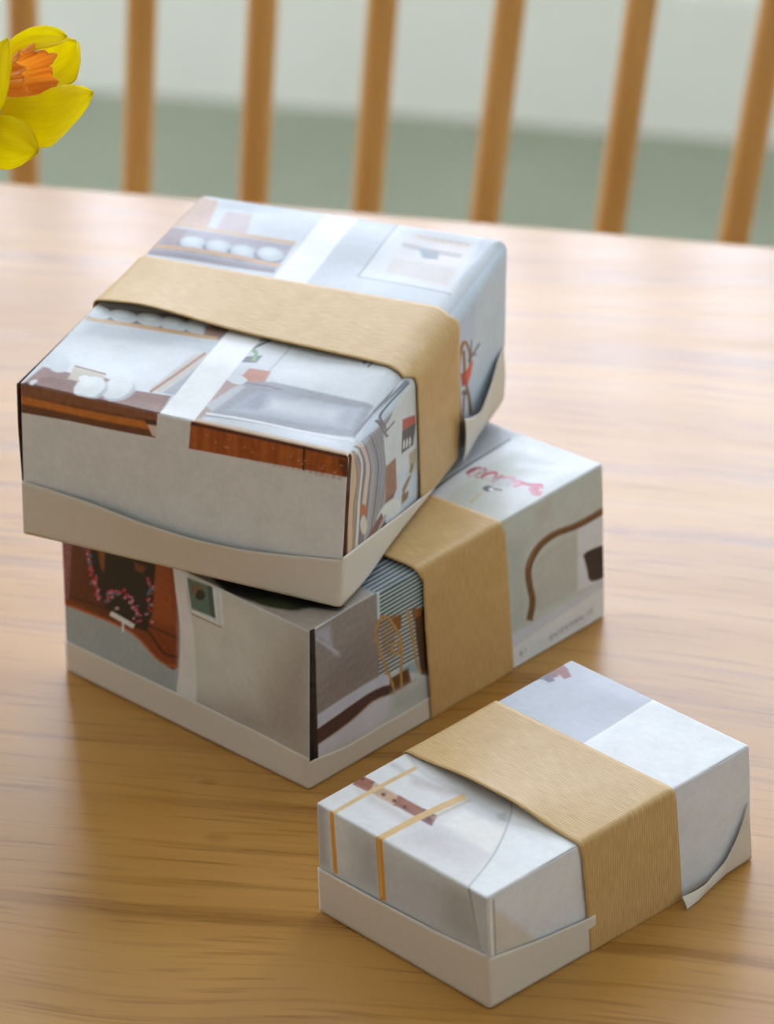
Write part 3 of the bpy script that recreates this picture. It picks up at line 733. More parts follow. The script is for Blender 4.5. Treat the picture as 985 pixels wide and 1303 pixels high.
[137,135,144,0.15,0.8,0.119,0.953,0.132,0.904,0.145,0.854,0.158,0.805,0.17,0.758,0.178,0.716,0.182,0.681,0.185,0.652,0.185,0.625,0.183,0.594,0.181,0.554,0.177,0.505,0.171,0.448,0.164,0.387,0.157,0.324,0.15,0.263,0.155,0.255,0.162,0.316,0.169,0.378,0.176,0.44,0.182,0.497,0.186,0.546,0.189,0.586,0.19,0.617,0.19,0.644,0.188,0.674,0.183,0.709,0.174,0.752,0.163,0.799,0.15,0.849,0.137,0.899,0.124,0.948],
[137,135,144,0.15,0.8,0.124,0.95,0.137,0.901,0.15,0.851,0.163,0.802,0.174,0.755,0.182,0.713,0.187,0.678,0.189,0.649,0.19,0.622,0.188,0.591,0.186,0.552,0.182,0.503,0.176,0.446,0.169,0.386,0.161,0.324,0.154,0.264,0.161,0.253,0.168,0.313,0.175,0.375,0.182,0.435,0.189,0.492,0.193,0.541,0.195,0.58,0.196,0.611,0.196,0.639,0.194,0.669,0.189,0.705,0.181,0.748,0.169,0.795,0.156,0.844,0.143,0.894,0.13,0.943],
[121,120,129,0.15,0.8,0.129,0.946,0.142,0.897,0.155,0.847,0.169,0.798,0.18,0.752,0.188,0.71,0.193,0.674,0.195,0.645,0.195,0.618,0.194,0.587,0.191,0.548,0.187,0.499,0.181,0.443,0.174,0.384,0.166,0.323,0.16,0.264,0.166,0.253,0.173,0.312,0.181,0.373,0.188,0.432,0.194,0.488,0.198,0.537,0.201,0.576,0.202,0.607,0.202,0.635,0.199,0.665,0.195,0.701,0.186,0.744,0.175,0.791,0.162,0.841,0.148,0.891,0.136,0.939],
[192,193,197,0.15,0.8,0.135,0.942,0.148,0.894,0.161,0.844,0.174,0.795,0.185,0.748,0.193,0.706,0.198,0.671,0.2,0.641,0.201,0.613,0.199,0.582,0.197,0.543,0.193,0.495,0.187,0.44,0.179,0.382,0.172,0.322,0.165,0.264,0.172,0.253,0.178,0.311,0.186,0.371,0.193,0.43,0.199,0.484,0.204,0.533,0.206,0.572,0.207,0.603,0.207,0.631,0.205,0.661,0.2,0.698,0.192,0.741,0.18,0.788,0.167,0.837,0.154,0.887,0.141,0.936],
[137,135,144,0.15,0.8,0.14,0.939,0.153,0.89,0.166,0.841,0.179,0.791,0.191,0.745,0.199,0.703,0.203,0.667,0.206,0.638,0.206,0.61,0.205,0.578,0.202,0.54,0.198,0.492,0.192,0.438,0.184,0.38,0.177,0.321,0.17,0.264,0.177,0.252,0.184,0.309,0.192,0.368,0.199,0.426,0.205,0.48,0.209,0.528,0.212,0.567,0.213,0.599,0.213,0.627,0.211,0.657,0.206,0.694,0.198,0.737,0.186,0.784,0.173,0.833,0.16,0.883,0.147,0.932],
[164,163,171,0.15,0.8,0.146,0.935,0.159,0.886,0.172,0.837,0.185,0.788,0.196,0.741,0.204,0.699,0.209,0.663,0.211,0.634,0.212,0.605,0.21,0.574,0.208,0.535,0.204,0.488,0.197,0.435,0.19,0.378,0.182,0.32,0.175,0.263,0.182,0.252,0.189,0.309,0.197,0.367,0.204,0.424,0.21,0.477,0.215,0.524,0.217,0.563,0.219,0.595,0.218,0.624,0.216,0.654,0.211,0.69,0.203,0.734,0.191,0.781,0.178,0.83,0.165,0.88,0.152,0.928],
[164,163,171,0.15,0.8,0.152,0.931,0.165,0.882,0.178,0.833,0.191,0.784,0.202,0.737,0.21,0.695,0.215,0.659,0.217,0.629,0.218,0.6,0.216,0.569,0.214,0.53,0.21,0.484,0.203,0.431,0.196,0.375,0.188,0.318,0.181,0.262,0.187,0.253,0.194,0.308,0.202,0.366,0.209,0.422,0.215,0.474,0.22,0.521,0.222,0.56,0.224,0.591,0.223,0.621,0.221,0.651,0.216,0.687,0.208,0.731,0.197,0.778,0.183,0.827,0.17,0.877,0.157,0.925],
[180,180,186,0.15,0.8,0.157,0.928,0.17,0.879,0.183,0.83,0.196,0.781,0.207,0.734,0.215,0.692,0.22,0.656,0.222,0.626,0.223,0.597,0.221,0.566,0.219,0.527,0.214,0.481,0.208,0.429,0.201,0.374,0.193,0.318,0.186,0.263,0.193,0.251,0.2,0.306,0.208,0.362,0.215,0.418,0.222,0.47,0.226,0.516,0.229,0.554,0.23,0.586,0.23,0.616,0.227,0.646,0.222,0.683,0.214,0.726,0.203,0.773,0.19,0.823,0.176,0.872,0.164,0.921],
[137,135,144,0.15,0.8,0.162,0.924,0.175,0.876,0.189,0.826,0.202,0.777,0.213,0.731,0.221,0.689,0.226,0.653,0.228,0.622,0.228,0.593,0.227,0.561,0.224,0.523,0.22,0.477,0.214,0.426,0.206,0.372,0.198,0.317,0.191,0.263,0.198,0.251,0.205,0.305,0.213,0.36,0.221,0.415,0.227,0.466,0.232,0.512,0.234,0.55,0.235,0.582,0.235,0.612,0.233,0.643,0.228,0.679,0.22,0.723,0.208,0.77,0.195,0.819,0.182,0.869,0.169,0.917],
[180,180,186,0.15,0.8,0.168,0.921,0.18,0.872,0.194,0.823,0.207,0.774,0.218,0.727,0.226,0.685,0.231,0.649,0.233,0.618,0.234,0.589,0.232,0.557,0.23,0.519,0.225,0.474,0.219,0.424,0.211,0.37,0.203,0.316,0.196,0.262,0.203,0.251,0.211,0.304,0.219,0.358,0.226,0.412,0.233,0.462,0.237,0.508,0.24,0.546,0.241,0.578,0.241,0.608,0.238,0.639,0.234,0.676,0.225,0.719,0.214,0.766,0.201,0.815,0.187,0.865,0.175,0.913],
[137,135,144,0.15,0.8,0.174,0.916,0.187,0.868,0.2,0.818,0.213,0.769,0.225,0.723,0.233,0.68,0.237,0.644,0.24,0.613,0.24,0.583,0.239,0.552,0.236,0.514,0.232,0.469,0.225,0.419,0.218,0.367,0.21,0.313,0.203,0.261,0.208,0.252,0.215,0.304,0.223,0.358,0.231,0.41,0.237,0.46,0.242,0.505,0.244,0.543,0.246,0.575,0.245,0.605,0.243,0.637,0.238,0.673,0.23,0.717,0.218,0.764,0.205,0.813,0.192,0.862,0.179,0.911],
[164,163,171,0.15,0.8,0.179,0.913,0.192,0.865,0.205,0.815,0.218,0.766,0.229,0.72,0.237,0.678,0.242,0.641,0.245,0.61,0.245,0.58,0.244,0.548,0.241,0.511,0.237,0.467,0.23,0.418,0.222,0.366,0.214,0.313,0.207,0.262,0.214,0.25,0.221,0.302,0.229,0.354,0.237,0.406,0.244,0.455,0.248,0.5,0.251,0.538,0.252,0.57,0.252,0.6,0.249,0.632,0.244,0.669,0.236,0.712,0.225,0.759,0.212,0.808,0.198,0.858,0.186,0.906],
[180,180,186,0.15,0.8,0.185,0.909,0.198,0.86,0.212,0.811,0.225,0.762,0.236,0.716,0.244,0.673,0.249,0.637,0.251,0.605,0.252,0.575,0.25,0.543,0.247,0.505,0.243,0.462,0.236,0.413,0.229,0.362,0.221,0.31,0.213,0.26,0.218,0.251,0.226,0.302,0.234,0.354,0.242,0.405,0.248,0.453,0.253,0.497,0.255,0.535,0.257,0.567,0.256,0.597,0.254,0.629,0.249,0.666,0.241,0.71,0.23,0.757,0.216,0.806,0.203,0.855,0.19,0.903],
[180,180,186,0.15,0.8,0.191,0.906,0.203,0.857,0.217,0.808,0.23,0.759,0.241,0.713,0.249,0.67,0.254,0.634,0.256,0.602,0.257,0.572,0.255,0.539,0.253,0.502,0.248,0.459,0.241,0.411,0.234,0.361,0.226,0.31,0.218,0.26,0.224,0.25,0.232,0.3,0.24,0.351,0.248,0.401,0.254,0.449,0.259,0.492,0.262,0.53,0.263,0.562,0.263,0.593,0.26,0.625,0.255,0.662,0.247,0.706,0.235,0.753,0.222,0.802,0.209,0.851,0.196,0.899],
[192,193,197,0.15,0.8,0.196,0.902,0.209,0.853,0.223,0.804,0.236,0.755,0.247,0.709,0.255,0.666,0.26,0.63,0.262,0.598,0.263,0.567,0.261,0.535,0.259,0.498,0.254,0.455,0.247,0.408,0.239,0.358,0.231,0.308,0.224,0.259,0.229,0.25,0.237,0.299,0.245,0.349,0.253,0.399,0.26,0.446,0.264,0.489,0.267,0.526,0.268,0.558,0.268,0.589,0.265,0.622,0.261,0.659,0.252,0.703,0.241,0.75,0.228,0.798,0.214,0.848,0.202,0.896],
[180,180,186,0.15,0.8,0.201,0.899,0.214,0.85,0.227,0.801,0.24,0.752,0.252,0.706,0.26,0.664,0.265,0.627,0.267,0.595,0.267,0.564,0.266,0.532,0.263,0.495,0.259,0.452,0.252,0.406,0.244,0.358,0.236,0.309,0.228,0.26,0.235,0.249,0.243,0.297,0.251,0.346,0.259,0.395,0.266,0.441,0.271,0.484,0.273,0.521,0.275,0.553,0.274,0.584,0.272,0.617,0.267,0.655,0.259,0.698,0.247,0.745,0.234,0.794,0.221,0.843,0.208,0.892],
[192,193,197,0.15,0.8,0.207,0.895,0.219,0.847,0.233,0.797,0.246,0.749,0.257,0.703,0.265,0.66,0.27,0.624,0.272,0.591,0.273,0.56,0.271,0.528,0.269,0.491,0.264,0.449,0.257,0.403,0.249,0.356,0.241,0.308,0.234,0.26,0.241,0.248,0.248,0.296,0.257,0.344,0.265,0.392,0.272,0.437,0.276,0.479,0.279,0.516,0.28,0.549,0.28,0.58,0.277,0.614,0.273,0.651,0.264,0.695,0.253,0.742,0.24,0.79,0.226,0.84,0.213,0.888],
[121,120,129,0.15,0.8,0.212,0.891,0.225,0.843,0.239,0.794,0.252,0.745,0.263,0.699,0.271,0.657,0.276,0.62,0.278,0.587,0.279,0.556,0.277,0.523,0.275,0.487,0.27,0.445,0.263,0.4,0.255,0.354,0.247,0.306,0.239,0.26,0.246,0.248,0.254,0.295,0.262,0.342,0.27,0.389,0.277,0.434,0.282,0.476,0.284,0.512,0.286,0.545,0.285,0.577,0.283,0.61,0.278,0.648,0.27,0.691,0.258,0.738,0.245,0.787,0.232,0.836,0.219,0.884],
[164,163,171,0.15,0.8,0.218,0.888,0.231,0.839,0.244,0.79,0.257,0.742,0.269,0.696,0.277,0.653,0.281,0.616,0.284,0.583,0.284,0.551,0.283,0.519,0.28,0.482,0.276,0.441,0.269,0.397,0.261,0.351,0.252,0.305,0.244,0.259,0.251,0.248,0.259,0.294,0.267,0.34,0.275,0.386,0.282,0.43,0.287,0.472,0.29,0.508,0.291,0.541,0.291,0.573,0.288,0.607,0.283,0.644,0.275,0.688,0.264,0.735,0.251,0.784,0.237,0.833,0.224,0.881],
[164,163,171,0.15,0.8,0.224,0.883,0.237,0.835,0.25,0.786,0.264,0.738,0.275,0.691,0.283,0.649,0.288,0.611,0.29,0.578,0.29,0.546,0.289,0.514,0.286,0.477,0.282,0.437,0.275,0.393,0.267,0.348,0.258,0.303,0.25,0.258,0.256,0.249,0.264,0.294,0.272,0.339,0.28,0.384,0.287,0.428,0.292,0.469,0.295,0.505,0.296,0.538,0.296,0.57,0.293,0.604,0.288,0.642,0.28,0.685,0.269,0.732,0.256,0.781,0.242,0.83,0.229,0.878],
[164,163,171,0.15,0.8,0.229,0.88,0.242,0.832,0.256,0.783,0.269,0.735,0.28,0.688,0.288,0.646,0.293,0.608,0.295,0.575,0.296,0.543,0.294,0.51,0.291,0.474,0.287,0.434,0.28,0.391,0.272,0.347,0.263,0.303,0.255,0.259,0.262,0.248,0.27,0.292,0.278,0.337,0.286,0.381,0.293,0.423,0.298,0.464,0.301,0.5,0.302,0.533,0.302,0.565,0.299,0.599,0.294,0.638,0.286,0.681,0.275,0.728,0.262,0.777,0.248,0.826,0.235,0.874],
[121,120,129,0.15,0.8,0.235,0.877,0.247,0.829,0.261,0.78,0.274,0.731,0.285,0.685,0.293,0.643,0.298,0.605,0.301,0.572,0.301,0.539,0.3,0.506,0.297,0.471,0.292,0.431,0.285,0.389,0.277,0.346,0.268,0.302,0.26,0.259,0.267,0.247,0.275,0.29,0.284,0.334,0.292,0.378,0.299,0.419,0.304,0.459,0.307,0.496,0.308,0.529,0.308,0.561,0.305,0.596,0.3,0.634,0.292,0.677,0.281,0.724,0.268,0.773,0.254,0.822,0.241,0.87],
[180,180,186,0.15,0.8,0.24,0.873,0.253,0.825,0.267,0.776,0.28,0.728,0.291,0.682,0.299,0.639,0.304,0.601,0.306,0.568,0.307,0.535,0.305,0.502,0.302,0.466,0.298,0.427,0.291,0.386,0.282,0.344,0.274,0.301,0.266,0.258,0.273,0.247,0.281,0.289,0.289,0.332,0.298,0.375,0.305,0.416,0.309,0.456,0.312,0.491,0.314,0.525,0.313,0.557,0.311,0.592,0.306,0.63,0.298,0.674,0.286,0.721,0.273,0.769,0.26,0.818,0.247,0.866],
[119,65,31,0.3,1.0,-0.025,0.997,-0.02,0.939,-0.016,0.883,-0.011,0.825,-0.007,0.765,-0.004,0.7,-0.001,0.628,0.002,0.551,0.004,0.471,0.006,0.39,0.008,0.309,0.032,0.272,0.03,0.352,0.028,0.433,0.026,0.513,0.024,0.591,0.021,0.663,0.017,0.728,0.013,0.789,0.009,0.846,0.004,0.902,-0.0,0.96],
[223,196,159,0.3,1.0,-0.006,1.027,0.001,0.983,0.008,0.939,0.015,0.895,0.02,0.852,0.024,0.812,0.024,0.775,0.022,0.742,0.019,0.708,0.017,0.668,0.016,0.619,0.018,0.559,0.022,0.49,0.026,0.416,0.031,0.341,0.035,0.268,0.064,0.225,0.06,0.297,0.055,0.372,0.051,0.446,0.048,0.514,0.046,0.573,0.046,0.621,0.049,0.659,0.052,0.694,0.054,0.728,0.053,0.767,0.05,0.81,0.044,0.855,0.037,0.899,0.03,0.944,0.023,0.987],
[182,155,133,0.3,1.0,0.02,1.009,0.029,0.963,0.038,0.917,0.047,0.872,0.054,0.828,0.059,0.783,0.061,0.741,0.06,0.699,0.057,0.656,0.054,0.612,0.053,0.563,0.053,0.51,0.053,0.453,0.053,0.394,0.054,0.334,0.054,0.276,0.069,0.253,0.069,0.312,0.068,0.371,0.068,0.43,0.067,0.487,0.068,0.54,0.069,0.588,0.072,0.633,0.074,0.675,0.076,0.718,0.074,0.762,0.069,0.807,0.061,0.854,0.052,0.899,0.043,0.945,0.034,0.99],
[231,233,231,0.3,1.0,0.008,1.076,0.023,1.027,0.038,0.978,0.053,0.93,0.066,0.883,0.075,0.836,0.079,0.788,0.08,0.739,0.078,0.689,0.076,0.637,0.074,0.582,0.074,0.524,0.074,0.463,0.073,0.401,0.073,0.337,0.072,0.275,0.087,0.252,0.087,0.314,0.088,0.378,0.088,0.44,0.089,0.501,0.089,0.559,0.09,0.614,0.093,0.665,0.094,0.716,0.094,0.765,0.089,0.816,0.08,0.867,0.066,0.917,0.051,0.967,0.035,1.015,0.021,1.063],
[130,124,129,0.3,1.0,0.028,1.056,0.043,1.006,0.058,0.957,0.073,0.908,0.086,0.861,0.095,0.815,0.1,0.773,0.101,0.734,0.1,0.695,0.099,0.651,0.097,0.599,0.096,0.538,0.095,0.47,0.092,0.397,0.09,0.323,0.088,0.251,0.1,0.232,0.102,0.304,0.105,0.378,0.107,0.451,0.109,0.519,0.11,0.58,0.111,0.631,0.113,0.675,0.114,0.715,0.112,0.755,0.107,0.799,0.098,0.847,0.084,0.897,0.069,0.947,0.053,0.996,0.039,1.045],
[229,209,193,0.3,1.0,0.036,1.062,0.052,1.003,0.07,0.942,0.086,0.883,0.1,0.829,0.11,0.783,0.114,0.746,0.115,0.716,0.113,0.689,0.11,0.663,0.108,0.636,0.106,0.607,0.104,0.58,0.102,0.553,0.099,0.526,0.097,0.498,0.122,0.458,0.124,0.486,0.127,0.513,0.129,0.54,0.131,0.568,0.133,0.596,0.135,0.623,0.138,0.649,0.14,0.677,0.139,0.71,0.134,0.751,0.123,0.801,0.109,0.858,0.092,0.919,0.074,0.98,0.058,1.038],
[205,120,78,0.4,1.0,0.129,0.449,0.128,0.43,0.124,0.421,0.116,0.423,0.107,0.436,0.099,0.457,0.093,0.483,0.09,0.508,0.09,0.526,0.095,0.536,0.102,0.534,0.111,0.521,0.12,0.499,0.126,0.474],
[231,227,212,0.4,1.0,0.134,0.348,0.134,0.322,0.129,0.307,0.122,0.305,0.113,0.319,0.105,0.343,0.098,0.375,0.095,0.407,0.095,0.433,0.1,0.448,0.107,0.45,0.116,0.437,0.124,0.412,0.131,0.381],
[225,232,235,0.5,1.0,0.21,0.85,0.406,0.944,0.447,0.252,0.31,0.444,0.242,0.581],
[137,139,150,0.4,1.0,0.02,1.084,0.17,1.021,0.384,0.926,0.369,0.962,0.155,1.057,0.005,1.121],
[119,120,131,0.2,1.0,0.373,0.934,0.348,0.942,0.323,0.95,0.298,0.958,0.276,0.964,0.256,0.969,0.24,0.971,0.225,0.974,0.213,0.974,0.204,0.969,0.199,0.958,0.199,0.939,0.203,0.913,0.21,0.884,0.218,0.855,0.224,0.828,0.236,0.814,0.23,0.842,0.222,0.871,0.215,0.898,0.211,0.921,0.211,0.938,0.216,0.947,0.224,0.951,0.236,0.951,0.25,0.949,0.266,0.946,0.285,0.942,0.308,0.935,0.333,0.927,0.358,0.919,0.383,0.912],
[126,124,135,0.2,1.0,0.176,0.978,0.18,0.955,0.185,0.93,0.19,0.906,0.195,0.882,0.201,0.859,0.208,0.838,0.215,0.818,0.222,0.8,0.229,0.783,0.235,0.767,0.25,0.759,0.243,0.776,0.236,0.793,0.23,0.808,0.225,0.824,0.219,0.841,0.214,0.861,0.209,0.883,0.205,0.906,0.2,0.931,0.195,0.954],
[126,124,135,0.2,1.0,0.23,0.808,0.287,0.797,0.279,0.815,0.222,0.826],
[197,84,46,0.25,1.0,0.334,0.745,0.409,0.67,0.417,0.603,0.337,0.669],
[85,76,78,0.25,1.0,0.337,0.669,0.417,0.609,0.408,0.479,0.34,0.514],
[239,239,239,0.15,1.0,0.349,0.591,0.348,0.537,0.357,0.524,0.357,0.579],
[239,239,239,0.15,1.0,0.351,0.554,0.363,0.542,0.36,0.552,0.348,0.565],
[239,239,239,0.15,1.0,0.366,0.576,0.365,0.521,0.374,0.508,0.375,0.563],
[239,239,239,0.15,1.0,0.368,0.539,0.381,0.526,0.378,0.537,0.365,0.549],
[239,239,239,0.15,1.0,0.384,0.56,0.383,0.506,0.391,0.493,0.392,0.548],
[239,239,239,0.15,1.0,0.386,0.523,0.398,0.511,0.395,0.522,0.383,0.534],
[164,115,84,0.3,1.0,0.243,0.57,0.305,0.542,0.316,0.323,0.244,0.353],
[128,84,58,0.5,1.0,0.244,0.353,0.316,0.323,0.294,0.292,0.236,0.334],
[212,209,199,0.4,1.0,0.381,0.457,0.43,0.429,0.436,0.277,0.397,0.301],
[190,176,146,0.4,1.0,0.386,0.449,0.424,0.436,0.429,0.339,0.395,0.344],
[154,128,90,0.3,1.0,0.399,0.372,0.387,0.328,0.407,0.295,0.419,0.34],
[152,124,82,0.3,1.0,0.387,0.304,0.396,0.299,0.404,0.293,0.407,0.287,0.403,0.278,0.394,0.267,0.385,0.256,0.376,0.242,0.366,0.227,0.358,0.222,0.353,0.234,0.351,0.256,0.351,0.273,0.355,0.281,0.362,0.285,0.369,0.289],
[143,111,67,0.3,1.0,0.348,0.236,0.392,0.205,0.389,0.158,0.351,0.17],
[233,239,239,0.4,1.0,0.326,0.097,0.295,0.099,0.259,0.123,0.226,0.166,0.201,0.218,0.189,0.27,0.193,0.31,0.213,0.331,0.243,0.329,0.279,0.303,0.314,0.261,0.339,0.209,0.351,0.158,0.346,0.118],
[218,227,238,1,1.0,0.282,0.109,0.264,0.111,0.243,0.13,0.221,0.16,0.204,0.196,0.194,0.231,0.194,0.258,0.204,0.271,0.221,0.268,0.243,0.25,0.265,0.22,0.282,0.183,0.292,0.149,0.292,0.122],
[126,89,73,0.5,1.0,0.077,0.225,0.156,0.275,0.219,0.307,0.263,0.161,0.229,0.096,0.163,0.14],
[184,185,193,0.5,1.0,0.084,0.189,0.203,0.181,0.256,0.234,0.242,0.261,0.19,0.208,0.072,0.216],
[212,226,239,1,1.0,0.637,0.998,1.001,0.98,0.998,0.047,0.694,-0.026],
[199,214,238,5,0.7,0.642,0.894,0.786,0.88,0.782,0.317,0.687,0.135],
[162,115,65,0.25,1.0,0.751,0.055,0.743,0.103,0.736,0.151,0.729,0.199,0.722,0.248,0.716,0.301,0.711,0.36,0.706,0.424,0.702,0.489,0.7,0.548,0.7,0.596,0.702,0.632,0.706,0.662,0.712,0.684,0.719,0.698,0.724,0.703,0.723,0.705,0.724,0.702,0.731,0.684,0.738,0.66,0.744,0.636,0.749,0.61,0.754,0.58,0.757,0.549,0.759,0.519,0.76,0.495,0.758,0.477,0.753,0.463,0.748,0.451,0.742,0.439,0.737,0.426,0.758,0.394,0.763,0.407,0.769,0.419,0.774,0.431,0.779,0.447,0.781,0.466,0.781,0.492,0.779,0.522,0.775,0.555,0.771,0.586,0.765,0.614,0.758,0.641,0.749,0.669,0.739,0.696,0.723,0.725,0.706,0.738,0.698,0.731,0.691,0.716,0.685,0.693,0.68,0.662,0.678,0.625,0.678,0.576,0.681,0.517,0.685,0.451,0.69,0.386,0.695,0.327,0.701,0.274,0.708,0.223,0.715,0.175,0.723,0.127,0.73,0.079],
[152,102,56,0.25,1.0,0.706,0.681,0.71,0.643,0.713,0.604,0.716,0.565,0.719,0.526,0.724,0.489,0.731,0.451,0.739,0.415,0.748,0.38,0.755,0.346,0.761,0.316,0.766,0.287,0.769,0.26,0.771,0.234,0.774,0.208,0.776,0.182,0.798,0.156,0.795,0.182,0.793,0.208,0.79,0.234,0.787,0.262,0.782,0.292,0.776,0.325,0.768,0.359,0.759,0.394,0.752,0.429,0.745,0.464,0.741,0.501,0.737,0.539,0.734,0.577,0.731,0.616,0.728,0.655],
[171,122,69,0.25,1.0,0.731,0.382,0.729,0.366,0.728,0.351,0.726,0.336,0.725,0.316,0.724,0.29,0.725,0.255,0.726,0.213,0.728,0.168,0.73,0.121,0.732,0.077,0.748,0.057,0.746,0.101,0.744,0.147,0.742,0.193,0.741,0.234,0.74,0.269,0.741,0.295,0.742,0.314,0.743,0.329,0.745,0.344,0.747,0.36],
[233,87,37,0.3,1.0,0.739,0.511,0.79,0.516,0.777,0.432,0.753,0.403],
[180,54,39,0.3,1.0,0.702,0.539,0.739,0.511,0.753,0.403,0.716,0.441],
[78,74,80,0.2,1.0,0.757,0.544,0.764,0.545,0.771,0.545,0.778,0.546,0.786,0.547,0.793,0.548,0.801,0.55,0.809,0.553,0.818,0.556,0.826,0.558,0.834,0.561,0.824,0.58,0.816,0.577,0.807,0.574,0.799,0.572,0.791,0.569,0.783,0.567,0.776,0.566,0.768,0.565,0.761,0.564,0.754,0.564,0.747,0.563],
[78,74,80,0.2,1.0,0.777,0.547,0.773,0.666,0.764,0.677,0.768,0.558],
[87,80,86,0.2,1.0,0.786,0.555,0.814,0.511,0.817,0.515,0.79,0.56],
[119,100,97,0.25,1.0,0.76,0.344,0.758,0.337,0.753,0.338,0.744,0.345,0.735,0.357,0.726,0.372,0.72,0.387,0.718,0.399,0.719,0.405,0.725,0.405,0.733,0.398,0.743,0.386,0.751,0.371,0.758,0.356],
[158,115,63,0.4,1.0,0.681,0.295,0.702,0.278,0.717,0.137,0.692,0.149],
[100,84,56,0.6,1.0,0.683,0.242,0.756,0.183,0.746,-0.094,0.694,-0.037],
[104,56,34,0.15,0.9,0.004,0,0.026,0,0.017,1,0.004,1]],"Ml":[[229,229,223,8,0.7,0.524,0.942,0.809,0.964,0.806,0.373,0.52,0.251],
[169,158,149,10,0.8,0.806,0.373,1.009,1.021,1.009,0.184,0.551,0.175],
[172,184,186,0.3,1.0,-0.005,1.044,0.517,1.13,0.486,0.176,-0.006,0.136],
[137,64,30,0.3,1.0,-0.019,1.035,0.172,1.067,0.358,1.1,0.485,1.107,0.517,1.077,0.494,1.022,0.473,0.953,0.477,0.87,0.484,0.772,0.488,0.672,0.488,0.562,0.485,0.449,0.476,0.368,0.457,0.34,0.432,0.345,0.408,0.356,0.389,0.365,0.371,0.379,0.354,0.395,0.339,0.414,0.326,0.435,0.309,0.451,0.287,0.458,0.262,0.459,0.23,0.457,0.189,0.452,0.141,0.443,0.097,0.434,0.062,0.428,0.033,0.422,0.002,0.416],
[104,52,30,0.8,1.0,0.021,0.821,0.054,0.839,0.087,0.856,0.115,0.849,0.136,0.801,0.152,0.729,0.169,0.659,0.197,0.593,0.225,0.528,0.231,0.482,0.199,0.467,0.145,0.471,0.098,0.475,0.069,0.473,0.047,0.472,0.024,0.471],
[195,105,43,0.3,1.0,0.008,0.419,0.054,0.426,0.103,0.434,0.151,0.441,0.193,0.447,0.229,0.45,0.254,0.451,0.272,0.45,0.285,0.448,0.297,0.442,0.312,0.434,0.33,0.42,0.348,0.402,0.367,0.382,0.385,0.364,0.402,0.352,0.418,0.349,0.433,0.351,0.448,0.356,0.461,0.362,0.475,0.366,0.478,0.38,0.464,0.375,0.45,0.369,0.436,0.364,0.422,0.363,0.408,0.366,0.391,0.377,0.373,0.394,0.355,0.415,0.336,0.434,0.318,0.448,0.303,0.456,0.29,0.461,0.276,0.464,0.258,0.465,0.232,0.464,0.197,0.461,0.154,0.455,0.107,0.448,0.058,0.44,0.011,0.433],
[75,34,19,0.4,1.0,0.016,0.478,0.053,0.487,0.091,0.497,0.128,0.507,0.163,0.515,0.197,0.52,0.23,0.522,0.262,0.523,0.292,0.522,0.319,0.518,0.343,0.51,0.362,0.495,0.377,0.474,0.39,0.451,0.403,0.43,0.416,0.416,0.429,0.412,0.442,0.414,0.454,0.419,0.465,0.425,0.476,0.43,0.479,0.446,0.467,0.442,0.456,0.435,0.445,0.43,0.434,0.428,0.423,0.432,0.411,0.445,0.399,0.465,0.386,0.488,0.37,0.51,0.35,0.526,0.325,0.534,0.297,0.539,0.266,0.54,0.234,0.539,0.201,0.536,0.167,0.531,0.131,0.523,0.094,0.514,0.057,0.504,0.02,0.494],
[171,87,40,2,0.8,0.371,0.966,0.458,0.981,0.468,0.804,0.474,0.613,0.38,0.592],
[65,31,19,0.4,1.0,0.362,0.545,0.478,0.552,0.481,0.564,0.365,0.556],
[34,33,32,0.3,1.0,0.113,1.031,0.21,1.056,0.306,1.08,0.374,1.073,0.398,1.019,0.395,0.934,0.388,0.842,0.384,0.739,0.374,0.628,0.363,0.545,0.353,0.51,0.341,0.502,0.323,0.501,0.295,0.498,0.262,0.5,0.232,0.507,0.207,0.516,0.185,0.529,0.167,0.559,0.153,0.613,0.143,0.684,0.132,0.754],
[149,87,43,0.5,1.0,0.158,0.87,0.188,0.882,0.178,0.748,0.166,0.768],
[128,74,40,0.6,1.0,0.306,0.903,0.357,0.907,0.337,0.854,0.311,0.854],
[154,95,95,0.3,1.0,0.001,0.807,0.045,0.828,0.024,0.461,0.01,0.461],
[113,92,109,0.2,0.8,0.005,0.488,0.003,0.482,-0.001,0.479,-0.003,0.482,-0.001,0.489,0.004,0.492],
[205,120,128,0.2,0.8,0.028,0.706,0.025,0.699,0.021,0.696,0.019,0.7,0.022,0.707,0.026,0.709],
[113,92,109,0.2,0.8,0.03,0.592,0.028,0.585,0.024,0.582,0.022,0.586,0.024,0.593,0.028,0.596],
[205,120,128,0.2,0.8,0.033,0.805,0.031,0.799,0.027,0.796,0.025,0.8,0.027,0.806,0.031,0.809],
[113,92,109,0.2,0.8,0.002,0.558,0.0,0.552,-0.004,0.549,-0.006,0.552,-0.004,0.559,0.0,0.562],
[205,120,128,0.2,0.8,0.012,0.639,0.01,0.632,0.006,0.629,0.004,0.633,0.006,0.639,0.01,0.642],
[113,92,109,0.2,0.8,0.003,0.482,0.001,0.476,-0.003,0.473,-0.005,0.477,-0.003,0.483,0.001,0.486],
[205,120,128,0.2,0.8,0.015,0.54,0.013,0.533,0.009,0.53,0.007,0.534,0.009,0.54,0.013,0.543],
[113,92,109,0.2,0.8,0.005,0.646,0.003,0.639,-0.001,0.636,-0.003,0.64,-0.001,0.647,0.004,0.65],
[205,120,128,0.2,0.8,0.001,0.512,-0.001,0.505,-0.005,0.502,-0.007,0.506,-0.005,0.512,-0.001,0.515],
[113,92,109,0.2,0.8,0.021,0.789,0.019,0.783,0.015,0.78,0.013,0.783,0.015,0.79,0.019,0.793],
[205,120,128,0.2,0.8,0.005,0.626,0.003,0.62,-0.001,0.617,-0.003,0.621,-0.001,0.627,0.003,0.63],
[113,92,109,0.2,0.8,0.009,0.743,0.006,0.737,0.002,0.734,0.0,0.738,0.003,0.744,0.007,0.747],
